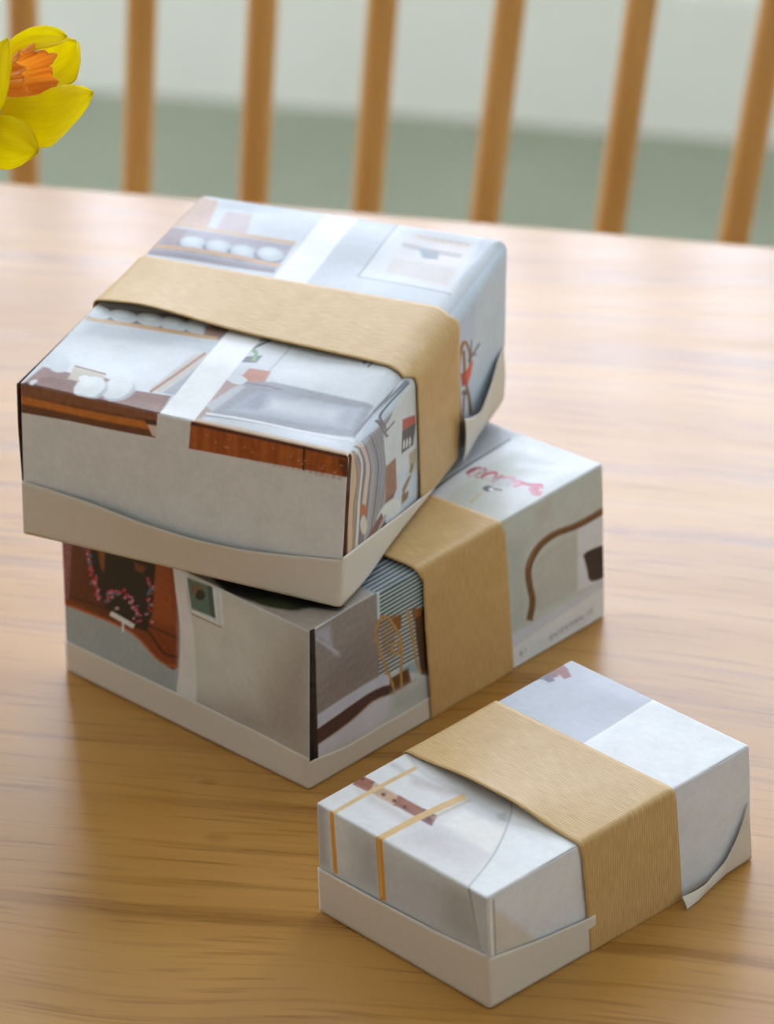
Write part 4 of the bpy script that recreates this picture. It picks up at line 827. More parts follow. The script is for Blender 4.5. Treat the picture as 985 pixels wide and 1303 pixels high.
[205,120,128,0.2,0.8,0.017,0.648,0.014,0.641,0.01,0.638,0.008,0.642,0.011,0.649,0.015,0.651],
[113,92,109,0.2,0.8,0.02,0.611,0.018,0.604,0.013,0.601,0.012,0.605,0.014,0.611,0.018,0.614],
[205,120,128,0.2,0.8,0.013,0.606,0.011,0.6,0.007,0.597,0.005,0.601,0.007,0.607,0.011,0.61],
[113,92,109,0.2,0.8,0.01,0.715,0.008,0.708,0.004,0.705,0.002,0.709,0.004,0.716,0.008,0.719],
[205,120,128,0.2,0.8,0.031,0.769,0.029,0.763,0.025,0.76,0.023,0.763,0.025,0.77,0.029,0.773],
[113,92,109,0.2,0.8,0.012,0.727,0.01,0.721,0.006,0.718,0.004,0.721,0.006,0.728,0.011,0.731],
[205,120,128,0.2,0.8,0.023,0.812,0.021,0.806,0.016,0.803,0.015,0.806,0.017,0.813,0.021,0.816],
[113,92,109,0.2,0.8,0.004,0.651,0.002,0.644,-0.002,0.641,-0.004,0.645,-0.002,0.652,0.002,0.655],
[205,120,128,0.2,0.8,0.006,0.582,0.004,0.575,-0.0,0.572,-0.002,0.576,0.0,0.583,0.004,0.585],
[202,67,79,0.2,1,0.122,0.842,0.118,0.83,0.111,0.825,0.107,0.831,0.111,0.842,0.118,0.848],
[104,120,147,0.2,1,0.108,0.844,0.104,0.835,0.098,0.83,0.095,0.834,0.098,0.843,0.105,0.847],
[104,120,147,0.2,1,0.132,0.817,0.128,0.805,0.121,0.8,0.118,0.807,0.122,0.819,0.129,0.823],
[226,140,155,0.2,1,0.119,0.819,0.115,0.807,0.108,0.802,0.105,0.808,0.108,0.819,0.116,0.825],
[104,120,147,0.2,1,0.124,0.794,0.12,0.785,0.114,0.78,0.11,0.784,0.114,0.793,0.121,0.797],
[226,140,155,0.2,1,0.122,0.786,0.118,0.773,0.113,0.769,0.11,0.778,0.114,0.791,0.119,0.795],
[104,120,147,0.2,1,0.129,0.775,0.125,0.763,0.117,0.757,0.113,0.763,0.117,0.775,0.125,0.781],
[104,120,147,0.2,1,0.126,0.76,0.122,0.751,0.114,0.746,0.111,0.749,0.115,0.757,0.122,0.763],
[214,87,100,0.2,1,0.128,0.736,0.124,0.723,0.117,0.718,0.113,0.725,0.117,0.738,0.125,0.743],
[214,87,100,0.2,1,0.126,0.733,0.122,0.721,0.116,0.716,0.113,0.724,0.117,0.736,0.123,0.741],
[214,87,100,0.2,1,0.137,0.728,0.132,0.716,0.124,0.71,0.12,0.717,0.125,0.729,0.133,0.735],
[214,87,100,0.2,1,0.132,0.749,0.129,0.74,0.123,0.736,0.12,0.741,0.123,0.75,0.129,0.754],
[202,67,79,0.2,1,0.131,0.699,0.127,0.686,0.119,0.681,0.115,0.687,0.12,0.7,0.128,0.705],
[214,87,100,0.2,1,0.151,0.704,0.149,0.692,0.144,0.689,0.142,0.697,0.144,0.708,0.149,0.712],
[214,87,100,0.2,1,0.14,0.667,0.135,0.656,0.128,0.65,0.124,0.656,0.128,0.668,0.136,0.673],
[202,67,79,0.2,1,0.153,0.687,0.148,0.673,0.141,0.668,0.137,0.676,0.141,0.69,0.149,0.695],
[226,140,155,0.2,1,0.142,0.657,0.138,0.645,0.132,0.641,0.129,0.647,0.132,0.659,0.139,0.664],
[226,140,155,0.2,1,0.148,0.662,0.145,0.651,0.139,0.647,0.136,0.653,0.139,0.663,0.145,0.668],
[104,120,147,0.2,1,0.133,0.646,0.128,0.637,0.12,0.631,0.116,0.634,0.12,0.643,0.129,0.649],
[226,140,155,0.2,1,0.146,0.659,0.143,0.646,0.136,0.641,0.133,0.649,0.137,0.661,0.143,0.666],
[214,87,100,0.2,1,0.16,0.626,0.156,0.614,0.148,0.609,0.144,0.615,0.148,0.627,0.156,0.633],
[214,87,100,0.2,1,0.152,0.642,0.147,0.634,0.139,0.627,0.135,0.63,0.139,0.639,0.147,0.645],
[226,140,155,0.2,1,0.156,0.602,0.153,0.592,0.149,0.589,0.146,0.595,0.149,0.604,0.154,0.608],
[214,87,100,0.2,1,0.155,0.603,0.151,0.593,0.143,0.587,0.139,0.591,0.143,0.601,0.151,0.607],
[214,87,100,0.2,1,0.149,0.587,0.146,0.579,0.139,0.574,0.136,0.578,0.139,0.586,0.146,0.591],
[226,140,155,0.2,1,0.158,0.618,0.155,0.607,0.148,0.602,0.145,0.608,0.148,0.619,0.155,0.624],
[104,120,147,0.2,1,0.158,0.599,0.154,0.59,0.146,0.584,0.142,0.587,0.146,0.596,0.154,0.602],
[226,140,155,0.2,1,0.155,0.589,0.152,0.58,0.145,0.575,0.141,0.579,0.145,0.588,0.152,0.593],
[202,67,79,0.2,1,0.153,0.593,0.15,0.581,0.146,0.577,0.144,0.587,0.146,0.599,0.151,0.602],
[202,67,79,0.2,1,0.167,0.586,0.164,0.577,0.159,0.573,0.156,0.578,0.159,0.587,0.165,0.591],
[104,120,147,0.2,1,0.159,0.565,0.155,0.555,0.149,0.551,0.146,0.556,0.149,0.565,0.156,0.57],
[226,140,155,0.2,1,0.157,0.57,0.154,0.557,0.148,0.553,0.146,0.562,0.149,0.575,0.155,0.579],
[214,87,100,0.2,1,0.194,0.572,0.191,0.564,0.187,0.56,0.185,0.565,0.187,0.573,0.192,0.577],
[104,120,147,0.2,1,0.187,0.574,0.184,0.564,0.178,0.559,0.175,0.565,0.179,0.576,0.184,0.58],
[202,67,79,0.2,1,0.193,0.575,0.191,0.565,0.186,0.562,0.184,0.569,0.186,0.579,0.191,0.582],
[104,120,147,0.2,1,0.205,0.592,0.201,0.581,0.194,0.576,0.19,0.581,0.194,0.591,0.202,0.597],
[214,87,100,0.2,1,0.2,0.604,0.196,0.592,0.189,0.587,0.186,0.594,0.19,0.606,0.197,0.611],
[214,87,100,0.2,1,0.199,0.601,0.196,0.59,0.19,0.586,0.188,0.593,0.191,0.604,0.196,0.608],
[226,140,155,0.2,1,0.205,0.638,0.202,0.626,0.195,0.622,0.192,0.628,0.196,0.64,0.202,0.645],
[104,120,147,0.2,1,0.198,0.625,0.195,0.612,0.187,0.607,0.184,0.615,0.188,0.628,0.195,0.633],
[214,87,100,0.2,1,0.202,0.644,0.199,0.635,0.193,0.631,0.19,0.636,0.193,0.645,0.199,0.649],
[226,140,155,0.2,1,0.217,0.659,0.214,0.649,0.207,0.644,0.205,0.65,0.208,0.661,0.214,0.665],
[226,140,155,0.2,1,0.218,0.622,0.214,0.61,0.206,0.604,0.202,0.61,0.206,0.623,0.214,0.628],
[226,140,155,0.2,1,0.216,0.65,0.212,0.637,0.204,0.631,0.2,0.639,0.204,0.652,0.212,0.658],
[214,87,100,0.2,1,0.218,0.658,0.215,0.647,0.209,0.643,0.206,0.65,0.209,0.661,0.215,0.665],
[104,120,147,0.2,1,0.225,0.648,0.222,0.636,0.217,0.633,0.215,0.641,0.218,0.653,0.223,0.656],
[226,140,155,0.2,1,0.232,0.668,0.229,0.66,0.224,0.656,0.221,0.66,0.224,0.668,0.23,0.672],
[214,87,100,0.2,1,0.24,0.671,0.238,0.661,0.233,0.658,0.231,0.664,0.233,0.674,0.238,0.677],
[104,120,147,0.2,1,0.242,0.655,0.238,0.643,0.231,0.637,0.227,0.645,0.231,0.657,0.239,0.663],
[226,140,155,0.2,1,0.249,0.67,0.246,0.661,0.24,0.657,0.238,0.662,0.241,0.672,0.246,0.676],
[202,67,79,0.2,1,0.277,0.675,0.273,0.663,0.266,0.657,0.262,0.665,0.266,0.678,0.273,0.683],
[202,67,79,0.2,1,0.264,0.692,0.261,0.684,0.256,0.68,0.254,0.685,0.256,0.694,0.261,0.697],
[202,67,79,0.2,1,0.269,0.702,0.265,0.689,0.257,0.683,0.253,0.691,0.258,0.704,0.265,0.71],
[214,87,100,0.2,1,0.253,0.675,0.249,0.663,0.241,0.658,0.237,0.663,0.241,0.674,0.249,0.68],
[226,140,155,0.2,1,0.272,0.656,0.268,0.645,0.261,0.64,0.257,0.645,0.261,0.656,0.269,0.661],
[202,67,79,0.2,1,0.284,0.681,0.281,0.671,0.274,0.667,0.271,0.672,0.275,0.681,0.281,0.686],
[226,140,155,0.2,1,0.29,0.675,0.286,0.667,0.279,0.661,0.276,0.665,0.279,0.674,0.286,0.679],
[226,140,155,0.2,1,0.298,0.677,0.296,0.668,0.291,0.664,0.288,0.669,0.291,0.678,0.296,0.682],
[104,120,147,0.2,1,0.29,0.639,0.287,0.626,0.28,0.622,0.277,0.63,0.281,0.643,0.287,0.647],
[226,140,155,0.2,1,0.302,0.659,0.299,0.647,0.292,0.642,0.288,0.649,0.292,0.661,0.299,0.666],
[226,140,155,0.2,1,0.296,0.64,0.293,0.632,0.288,0.628,0.285,0.633,0.288,0.641,0.294,0.645],
[226,140,155,0.2,1,0.288,0.642,0.285,0.632,0.28,0.628,0.278,0.634,0.281,0.643,0.286,0.647],
[104,120,147,0.2,1,0.304,0.624,0.302,0.615,0.297,0.612,0.295,0.617,0.297,0.626,0.302,0.63],
[202,67,79,0.2,1,0.314,0.63,0.311,0.619,0.304,0.614,0.3,0.62,0.304,0.63,0.311,0.635],
[104,120,147,0.2,1,0.322,0.642,0.319,0.633,0.315,0.63,0.313,0.636,0.315,0.646,0.32,0.649],
[226,140,155,0.2,1,0.303,0.617,0.299,0.605,0.292,0.6,0.288,0.607,0.292,0.618,0.299,0.624],
[226,140,155,0.2,1,0.31,0.608,0.308,0.599,0.303,0.596,0.301,0.602,0.304,0.611,0.308,0.614],
[214,87,100,0.2,1,0.319,0.612,0.316,0.6,0.311,0.596,0.309,0.605,0.311,0.616,0.317,0.62],
[226,140,155,0.2,1,0.322,0.596,0.318,0.584,0.31,0.579,0.307,0.585,0.311,0.597,0.318,0.602],
[104,120,147,0.2,1,0.315,0.576,0.312,0.567,0.307,0.563,0.305,0.568,0.307,0.577,0.312,0.581],
[226,140,155,0.2,1,0.305,0.552,0.302,0.542,0.297,0.538,0.294,0.544,0.297,0.554,0.302,0.558],
[214,87,100,0.2,1,0.333,0.592,0.329,0.582,0.323,0.577,0.32,0.583,0.324,0.594,0.33,0.598],
[202,67,79,0.2,1,0.322,0.545,0.318,0.534,0.312,0.53,0.309,0.535,0.312,0.546,0.319,0.55],
[214,87,100,0.2,1,0.334,0.559,0.331,0.551,0.324,0.546,0.321,0.55,0.325,0.558,0.331,0.563],
[104,120,147,0.2,1,0.372,0.822,0.368,0.808,0.36,0.803,0.357,0.81,0.361,0.824,0.369,0.829],
[202,67,79,0.2,1,0.371,0.828,0.367,0.818,0.36,0.813,0.357,0.818,0.36,0.827,0.367,0.833],
[214,87,100,0.2,1,0.366,0.841,0.363,0.829,0.358,0.825,0.355,0.833,0.358,0.844,0.364,0.848],
[214,87,100,0.2,1,0.374,0.809,0.371,0.799,0.365,0.795,0.363,0.801,0.366,0.811,0.371,0.815],
[202,67,79,0.2,1,0.373,0.81,0.37,0.801,0.365,0.798,0.363,0.803,0.366,0.811,0.371,0.815],
[214,87,100,0.2,1,0.38,0.795,0.377,0.787,0.371,0.783,0.368,0.787,0.371,0.795,0.377,0.799],
[104,120,147,0.2,1,0.381,0.791,0.377,0.78,0.37,0.775,0.367,0.782,0.371,0.793,0.377,0.798],
[226,140,155,0.2,1,0.387,0.806,0.385,0.794,0.38,0.791,0.378,0.799,0.38,0.81,0.385,0.814],
[104,120,147,0.2,1,0.39,0.791,0.386,0.782,0.378,0.776,0.375,0.78,0.379,0.79,0.386,0.795],
[104,120,147,0.2,1,0.373,0.774,0.37,0.762,0.364,0.758,0.362,0.765,0.365,0.777,0.371,0.781],
[202,67,79,0.2,1,0.38,0.762,0.378,0.752,0.373,0.748,0.37,0.755,0.373,0.766,0.378,0.769],
[104,120,147,0.2,1,0.368,0.751,0.364,0.738,0.358,0.734,0.355,0.742,0.358,0.755,0.365,0.76],
[214,87,100,0.2,1,0.365,0.708,0.361,0.695,0.356,0.691,0.353,0.699,0.356,0.712,0.362,0.716],
[214,87,100,0.2,1,0.372,0.72,0.368,0.708,0.361,0.703,0.358,0.71,0.362,0.722,0.369,0.727],
[226,140,155,0.2,1,0.38,0.69,0.377,0.679,0.372,0.675,0.369,0.682,0.372,0.693,0.378,0.697],
[104,120,147,0.2,1,0.373,0.689,0.369,0.677,0.362,0.672,0.359,0.678,0.363,0.689,0.37,0.694],
[202,67,79,0.2,1,0.375,0.652,0.372,0.643,0.366,0.639,0.364,0.644,0.367,0.653,0.372,0.657],
[202,67,79,0.2,1,0.367,0.66,0.364,0.649,0.36,0.646,0.358,0.654,0.36,0.665,0.365,0.668],
[226,140,155,0.2,1,0.361,0.619,0.356,0.609,0.349,0.603,0.345,0.607,0.349,0.617,0.357,0.623],
[104,120,147,0.2,1,0.366,0.626,0.363,0.616,0.356,0.611,0.353,0.616,0.356,0.626,0.363,0.631],
[226,140,155,0.2,1,0.384,0.588,0.38,0.578,0.372,0.572,0.369,0.577,0.373,0.587,0.38,0.593],
[202,67,79,0.2,1,0.373,0.588,0.37,0.577,0.366,0.573,0.364,0.582,0.366,0.593,0.371,0.596],
[239,239,239,0.2,1.0,0.197,0.494,0.295,0.482,0.305,0.515,0.207,0.527],
[238,239,239,0.2,1.0,0.25,0.491,0.249,0.426,0.257,0.432,0.259,0.498],
[207,168,155,0.25,1.0,0.24,0.568,0.238,0.562,0.236,0.557,0.232,0.552,0.227,0.549,0.223,0.548,0.22,0.549,0.22,0.553,0.221,0.558,0.224,0.563,0.228,0.568,0.232,0.572,0.236,0.573,0.239,0.571],
[238,239,239,0.3,1.0,0.465,1.02,0.49,1.02,0.515,1.021,0.531,1.006,0.531,0.963,0.523,0.903,0.519,0.842,0.526,0.796,0.537,0.748,0.545,0.666,0.55,0.508,0.553,0.313,0.547,0.173,0.524,0.128,0.492,0.14,0.47,0.173,0.468,0.223,0.476,0.295,0.483,0.373,0.486,0.454,0.49,0.54,0.49,0.625,0.487,0.704,0.481,0.781,0.475,0.858],
[239,239,239,2,0.6,0.492,0.919,0.517,0.913,0.519,0.201,0.48,0.191],
[219,231,237,0.4,1.0,0.524,0.967,0.662,0.987,0.669,0.779,0.54,0.77],
[99,130,119,0.3,1.0,0.524,0.967,0.618,0.984,0.635,0.802,0.54,0.785],
[73,95,89,0.3,1.0,0.606,0.979,0.625,0.984,0.638,0.8,0.616,0.798],
[133,105,84,0.25,1.0,0.587,0.941,0.584,0.924,0.578,0.908,0.569,0.894,0.559,0.887,0.55,0.887,0.544,0.894,0.542,0.907,0.544,0.924,0.551,0.941,0.56,0.954,0.57,0.961,0.579,0.961,0.585,0.954],
[58,52,51,0.25,1.0,0.596,0.913,0.594,0.897,0.588,0.881,0.58,0.869,0.572,0.863,0.564,0.864,0.559,0.872,0.557,0.885,0.56,0.901,0.565,0.917,0.573,0.929,0.581,0.936,0.589,0.935,0.594,0.927],
[239,239,239,0.2,1.0,0.538,0.767,0.651,0.764,0.655,0.78,0.542,0.783],
[147,128,73,0.2,1.0,0.539,0.751,0.658,0.758,0.66,0.766,0.541,0.759],
[239,239,239,0.2,1.0,0.629,0.962,0.639,0.785,0.649,0.794,0.638,0.971],
[239,239,239,0.2,1.0,0.651,0.969,0.661,0.782,0.671,0.791,0.66,0.977]],"Mr":[[153,142,137,0.3,1.0,0.005,0.985,0.23,1.006,0.225,0.816,0.265,0.463,0.022,0.441],
[140,127,123,4,0.8,0.067,0.696,0.194,0.8,0.245,0.496,0.022,0.475],
[192,192,206,1.2,0.8,0.01,0.974,0.067,0.964,0.077,0.783,0.098,0.736,0.042,0.895],
[214,214,224,0.6,0.8,0.006,0.965,0.013,0.948,0.019,0.932,0.026,0.915,0.033,0.897,0.041,0.878,0.05,0.856,0.06,0.832,0.07,0.808,0.081,0.783,0.091,0.758,0.094,0.763,0.084,0.788,0.073,0.813,0.063,0.837,0.053,0.861,0.044,0.883,0.036,0.902,0.029,0.92,0.022,0.936,0.016,0.953,0.009,0.97],
[164,187,194,0.3,1.0,0.22,1.041,0.397,1.072,0.405,0.265,0.265,0.463,0.225,0.816],
[55,69,73,0.2,1.0,0.229,0.967,0.286,0.969,0.404,0.971,0.4,0.986,0.283,0.984,0.226,0.982],
[214,236,239,0.2,0.85,0.229,0.956,0.286,0.958,0.403,0.96,0.401,0.971,0.283,0.969,0.226,0.967],
[55,69,73,0.2,1.0,0.229,0.941,0.286,0.943,0.404,0.945,0.4,0.96,0.283,0.958,0.226,0.956],
[214,236,239,0.2,0.85,0.229,0.93,0.285,0.932,0.403,0.933,0.401,0.945,0.283,0.943,0.226,0.941],
[55,69,73,0.2,1.0,0.229,0.915,0.286,0.917,0.404,0.919,0.4,0.934,0.282,0.932,0.226,0.93],
[214,236,239,0.2,0.85,0.229,0.904,0.285,0.906,0.403,0.907,0.401,0.919,0.283,0.917,0.226,0.915],
[55,69,73,0.2,1.0,0.229,0.889,0.286,0.891,0.404,0.893,0.4,0.908,0.282,0.906,0.226,0.904],
[214,236,239,0.2,0.85,0.229,0.878,0.285,0.88,0.403,0.881,0.401,0.893,0.283,0.891,0.226,0.889],
[55,69,73,0.2,1.0,0.229,0.863,0.286,0.866,0.403,0.867,0.4,0.881,0.282,0.88,0.226,0.878],
[214,236,239,0.2,0.85,0.229,0.852,0.285,0.854,0.403,0.855,0.4,0.867,0.283,0.865,0.226,0.863],
[55,69,73,0.2,1.0,0.229,0.837,0.286,0.839,0.403,0.841,0.4,0.855,0.282,0.854,0.226,0.852],
[214,236,239,0.2,0.85,0.229,0.826,0.285,0.828,0.403,0.829,0.4,0.84,0.283,0.839,0.226,0.837],
[55,69,73,0.2,1.0,0.229,0.811,0.286,0.813,0.403,0.815,0.4,0.829,0.282,0.828,0.226,0.826],
[214,236,239,0.2,0.85,0.229,0.8,0.285,0.802,0.403,0.803,0.4,0.814,0.283,0.813,0.226,0.811],
[55,69,73,0.2,1.0,0.229,0.785,0.286,0.787,0.403,0.788,0.4,0.803,0.282,0.802,0.226,0.8],
[214,236,239,0.2,0.85,0.229,0.774,0.285,0.776,0.403,0.777,0.4,0.788,0.283,0.787,0.226,0.785],
[55,69,73,0.2,1.0,0.229,0.759,0.286,0.761,0.403,0.762,0.4,0.777,0.282,0.776,0.226,0.774],
[214,236,239,0.2,0.85,0.229,0.748,0.285,0.75,0.403,0.75,0.4,0.762,0.283,0.761,0.226,0.759],
[101,82,62,0.2,1.0,0.229,0.733,0.285,0.735,0.403,0.736,0.4,0.751,0.282,0.75,0.226,0.748],
[214,236,239,0.2,0.85,0.228,0.722,0.285,0.723,0.403,0.724,0.4,0.736,0.282,0.735,0.226,0.733],
[101,82,62,0.2,1.0,0.229,0.707,0.285,0.709,0.403,0.709,0.4,0.724,0.282,0.724,0.225,0.722],
[214,236,239,0.2,0.85,0.228,0.695,0.285,0.697,0.403,0.698,0.4,0.709,0.282,0.709,0.226,0.707],
[101,82,62,0.2,1.0,0.229,0.681,0.285,0.682,0.403,0.683,0.4,0.698,0.282,0.697,0.225,0.696],
[214,236,239,0.2,0.85,0.228,0.669,0.285,0.671,0.403,0.671,0.4,0.683,0.282,0.682,0.226,0.681],
[101,82,62,0.2,1.0,0.229,0.655,0.285,0.656,0.403,0.657,0.399,0.672,0.282,0.671,0.225,0.669],
[214,236,239,0.2,0.85,0.228,0.643,0.285,0.645,0.402,0.645,0.4,0.656,0.282,0.656,0.226,0.654],
[101,82,62,0.2,1.0,0.229,0.628,0.285,0.63,0.403,0.63,0.399,0.645,0.282,0.645,0.225,0.643],
[214,236,239,0.2,0.85,0.228,0.617,0.285,0.618,0.402,0.619,0.4,0.63,0.282,0.63,0.226,0.628],
[101,82,62,0.2,1.0,0.229,0.602,0.285,0.604,0.403,0.604,0.399,0.619,0.282,0.619,0.225,0.617],
[214,236,239,0.2,0.85,0.228,0.59,0.285,0.592,0.402,0.592,0.4,0.604,0.282,0.603,0.226,0.602],
[101,82,62,0.2,1.0,0.229,0.576,0.285,0.577,0.403,0.577,0.399,0.592,0.282,0.592,0.225,0.591],
[214,236,239,0.2,0.85,0.228,0.564,0.285,0.566,0.402,0.566,0.4,0.577,0.282,0.577,0.226,0.576],
[101,82,62,0.2,1.0,0.229,0.549,0.285,0.551,0.403,0.551,0.399,0.566,0.282,0.566,0.225,0.564],
[214,236,239,0.2,0.85,0.228,0.538,0.285,0.539,0.402,0.539,0.4,0.551,0.282,0.551,0.226,0.549],
[101,82,62,0.2,1.0,0.229,0.523,0.285,0.524,0.402,0.524,0.399,0.539,0.282,0.539,0.225,0.538],
[214,236,239,0.2,0.85,0.228,0.511,0.285,0.513,0.402,0.513,0.399,0.524,0.282,0.524,0.226,0.523],
[101,82,62,0.2,1.0,0.229,0.496,0.285,0.498,0.402,0.498,0.399,0.513,0.282,0.513,0.225,0.511],
[214,236,239,0.2,0.85,0.228,0.485,0.285,0.486,0.402,0.486,0.399,0.498,0.282,0.498,0.226,0.496],
[101,82,62,0.2,1.0,0.228,0.47,0.285,0.471,0.402,0.471,0.399,0.486,0.282,0.486,0.225,0.485],
[214,236,239,0.2,0.85,0.228,0.458,0.285,0.46,0.402,0.459,0.399,0.471,0.282,0.471,0.225,0.47],
[101,82,62,0.2,1.0,0.228,0.444,0.285,0.445,0.402,0.445,0.399,0.46,0.282,0.46,0.225,0.459],
[214,236,239,0.2,0.85,0.228,0.432,0.285,0.433,0.402,0.433,0.399,0.444,0.282,0.445,0.225,0.443],
[214,230,236,0.4,1.0,0.219,1.008,0.221,0.82,0.229,0.812,0.226,1.0],
[151,102,48,1,0.55,0.22,0.831,0.284,0.8,0.271,0.517,0.24,0.601],
[140,91,43,0.4,1.0,0.266,0.785,0.302,0.78,0.299,0.684,0.279,0.677],
[71,42,25,0.4,1.0,0.344,0.715,0.375,0.74,0.407,0.716,0.405,0.254,0.363,0.322,0.348,0.58],
[140,89,41,0.4,1.0,0.333,0.771,0.37,0.746,0.364,0.697,0.338,0.701],
[101,64,39,1,0.5,0.341,0.698,0.391,0.684,0.396,0.578,0.354,0.584],
[107,69,34,0.5,1.0,0.257,0.406,0.322,0.409,0.332,0.306,0.283,0.302,0.255,0.354],
[179,127,57,0.2,1.0,0.232,0.832,0.229,0.828,0.225,0.823,0.222,0.818,0.218,0.812,0.216,0.804,0.214,0.794,0.212,0.783,0.211,0.771,0.21,0.757,0.21,0.742,0.211,0.727,0.212,0.71,0.215,0.693,0.217,0.673,0.221,0.65,0.225,0.622,0.23,0.59,0.235,0.555,0.241,0.522,0.246,0.491,0.251,0.464,0.255,0.437,0.26,0.412,0.263,0.389,0.266,0.369,0.268,0.351,0.269,0.336,0.27,0.323,0.27,0.309,0.271,0.294,0.279,0.286,0.279,0.301,0.278,0.315,0.277,0.329,0.276,0.345,0.274,0.364,0.271,0.386,0.267,0.41,0.263,0.435,0.258,0.461,0.254,0.489,0.249,0.519,0.243,0.553,0.238,0.587,0.233,0.619,0.228,0.646,0.225,0.669,0.223,0.688,0.221,0.705,0.219,0.72,0.218,0.734,0.218,0.748,0.219,0.76,0.22,0.771,0.222,0.781,0.223,0.79,0.226,0.796,0.228,0.802,0.232,0.806,0.235,0.811,0.238,0.816],
[216,170,98,0.2,0.8,0.234,0.827,0.231,0.822,0.227,0.818,0.224,0.813,0.221,0.807,0.218,0.799,0.216,0.79,0.215,0.779,0.213,0.767,0.213,0.754,0.213,0.74,0.214,0.725,0.215,0.709,0.217,0.691,0.22,0.672,0.223,0.649,0.227,0.621,0.232,0.589,0.238,0.554,0.243,0.521,0.249,0.49,0.253,0.463,0.258,0.436,0.262,0.411,0.266,0.388,0.269,0.367,0.271,0.349,0.272,0.334,0.273,0.32,0.273,0.306,0.274,0.291,0.277,0.289,0.276,0.303,0.275,0.317,0.275,0.331,0.274,0.347,0.272,0.366,0.269,0.387,0.265,0.41,0.26,0.435,0.256,0.462,0.251,0.49,0.246,0.52,0.241,0.554,0.235,0.588,0.23,0.62,0.226,0.647,0.223,0.67,0.22,0.69,0.218,0.707,0.216,0.722,0.216,0.737,0.216,0.751,0.216,0.764,0.217,0.775,0.219,0.785,0.221,0.794,0.223,0.802,0.226,0.807,0.229,0.812,0.233,0.816,0.236,0.821],
[179,127,57,0.2,1.0,0.229,0.832,0.235,0.825,0.24,0.819,0.245,0.813,0.249,0.806,0.253,0.798,0.257,0.786,0.262,0.77,0.267,0.753,0.271,0.735,0.275,0.717,0.279,0.699,0.283,0.682,0.287,0.665,0.29,0.647,0.293,0.63,0.294,0.612,0.296,0.595,0.297,0.577,0.297,0.558,0.297,0.537,0.297,0.513,0.297,0.487,0.296,0.461,0.295,0.434,0.295,0.41,0.295,0.387,0.295,0.366,0.296,0.346,0.296,0.326,0.297,0.305,0.305,0.297,0.305,0.318,0.304,0.338,0.303,0.357,0.303,0.378,0.303,0.4,0.303,0.424,0.304,0.451,0.305,0.477,0.306,0.503,0.306,0.528,0.305,0.549,0.305,0.569,0.304,0.588,0.303,0.606,0.301,0.625,0.298,0.644,0.294,0.663,0.29,0.682,0.286,0.7,0.282,0.717,0.278,0.735,0.273,0.754,0.269,0.772,0.263,0.79,0.258,0.805,0.252,0.818,0.246,0.827,0.24,0.834,0.235,0.84,0.23,0.847],
[216,170,98,0.2,0.8,0.23,0.837,0.235,0.83,0.24,0.824,0.245,0.818,0.25,0.81,0.255,0.8,0.259,0.787,0.264,0.771,0.269,0.753,0.273,0.735,0.277,0.717,0.281,0.699,0.286,0.682,0.289,0.664,0.293,0.646,0.295,0.628,0.297,0.61,0.298,0.593,0.299,0.574,0.3,0.555,0.3,0.534,0.3,0.51,0.299,0.484,0.298,0.457,0.298,0.431,0.297,0.406,0.297,0.384,0.298,0.363,0.298,0.343,0.299,0.323,0.3,0.303,0.302,0.3,0.302,0.32,0.301,0.34,0.301,0.36,0.3,0.381,0.3,0.403,0.3,0.428,0.301,0.454,0.302,0.481,0.303,0.507,0.303,0.531,0.303,0.552,0.302,0.572,0.301,0.59,0.3,0.608,0.298,0.627,0.295,0.645,0.292,0.664,0.288,0.682,0.284,0.7,0.28,0.717,0.276,0.735,0.271,0.754,0.266,0.772,0.261,0.788,0.256,0.803,0.251,0.814,0.246,0.823,0.24,0.829,0.235,0.835,0.23,0.842],
[179,127,57,0.2,1.0,0.275,0.619,0.278,0.614,0.281,0.61,0.283,0.607,0.284,0.604,0.285,0.601,0.287,0.594,0.288,0.584,0.289,0.573,0.29,0.563,0.29,0.556,0.289,0.552,0.287,0.548,0.286,0.546,0.284,0.545,0.283,0.545,0.283,0.547,0.281,0.552,0.278,0.56,0.276,0.569,0.274,0.576,0.274,0.581,0.273,0.588,0.273,0.594,0.274,0.6,0.275,0.605,0.276,0.608,0.277,0.61,0.279,0.612,0.282,0.614,0.284,0.616,0.278,0.634,0.276,0.631,0.274,0.629,0.271,0.627,0.269,0.624,0.267,0.619,0.266,0.612,0.265,0.605,0.265,0.596,0.266,0.587,0.267,0.578,0.269,0.568,0.272,0.557,0.275,0.547,0.279,0.537,0.283,0.529,0.288,0.527,0.291,0.528,0.294,0.532,0.297,0.538,0.298,0.545,0.298,0.555,0.297,0.567,0.296,0.579,0.294,0.591,0.292,0.602,0.289,0.612,0.285,0.619,0.282,0.624,0.28,0.628,0.277,0.632],
[216,170,98,0.2,0.8,0.276,0.623,0.278,0.619,0.281,0.615,0.284,0.611,0.286,0.607,0.288,0.601,0.289,0.593,0.291,0.582,0.292,0.571,0.292,0.56,0.292,0.553,0.291,0.547,0.29,0.543,0.287,0.54,0.285,0.539,0.283,0.54,0.281,0.544,0.279,0.55,0.276,0.559,0.274,0.568,0.272,0.576,0.271,0.583,0.271,0.591,0.271,0.598,0.271,0.604,0.272,0.609,0.273,0.613,0.275,0.615,0.277,0.618,0.28,0.62,0.282,0.622,0.28,0.628,0.278,0.625,0.275,0.624,0.273,0.621,0.271,0.618,0.269,0.614,0.268,0.608,0.268,0.601,0.268,0.593,0.268,0.585,0.269,0.577,0.271,0.568,0.274,0.558,0.277,0.548,0.28,0.54,0.283,0.535,0.287,0.533,0.289,0.534,0.292,0.537,0.294,0.542,0.295,0.549,0.295,0.557,0.295,0.569,0.293,0.581,0.292,0.592,0.29,0.602,0.287,0.609,0.285,0.615,0.282,0.62,0.279,0.624,0.276,0.628],
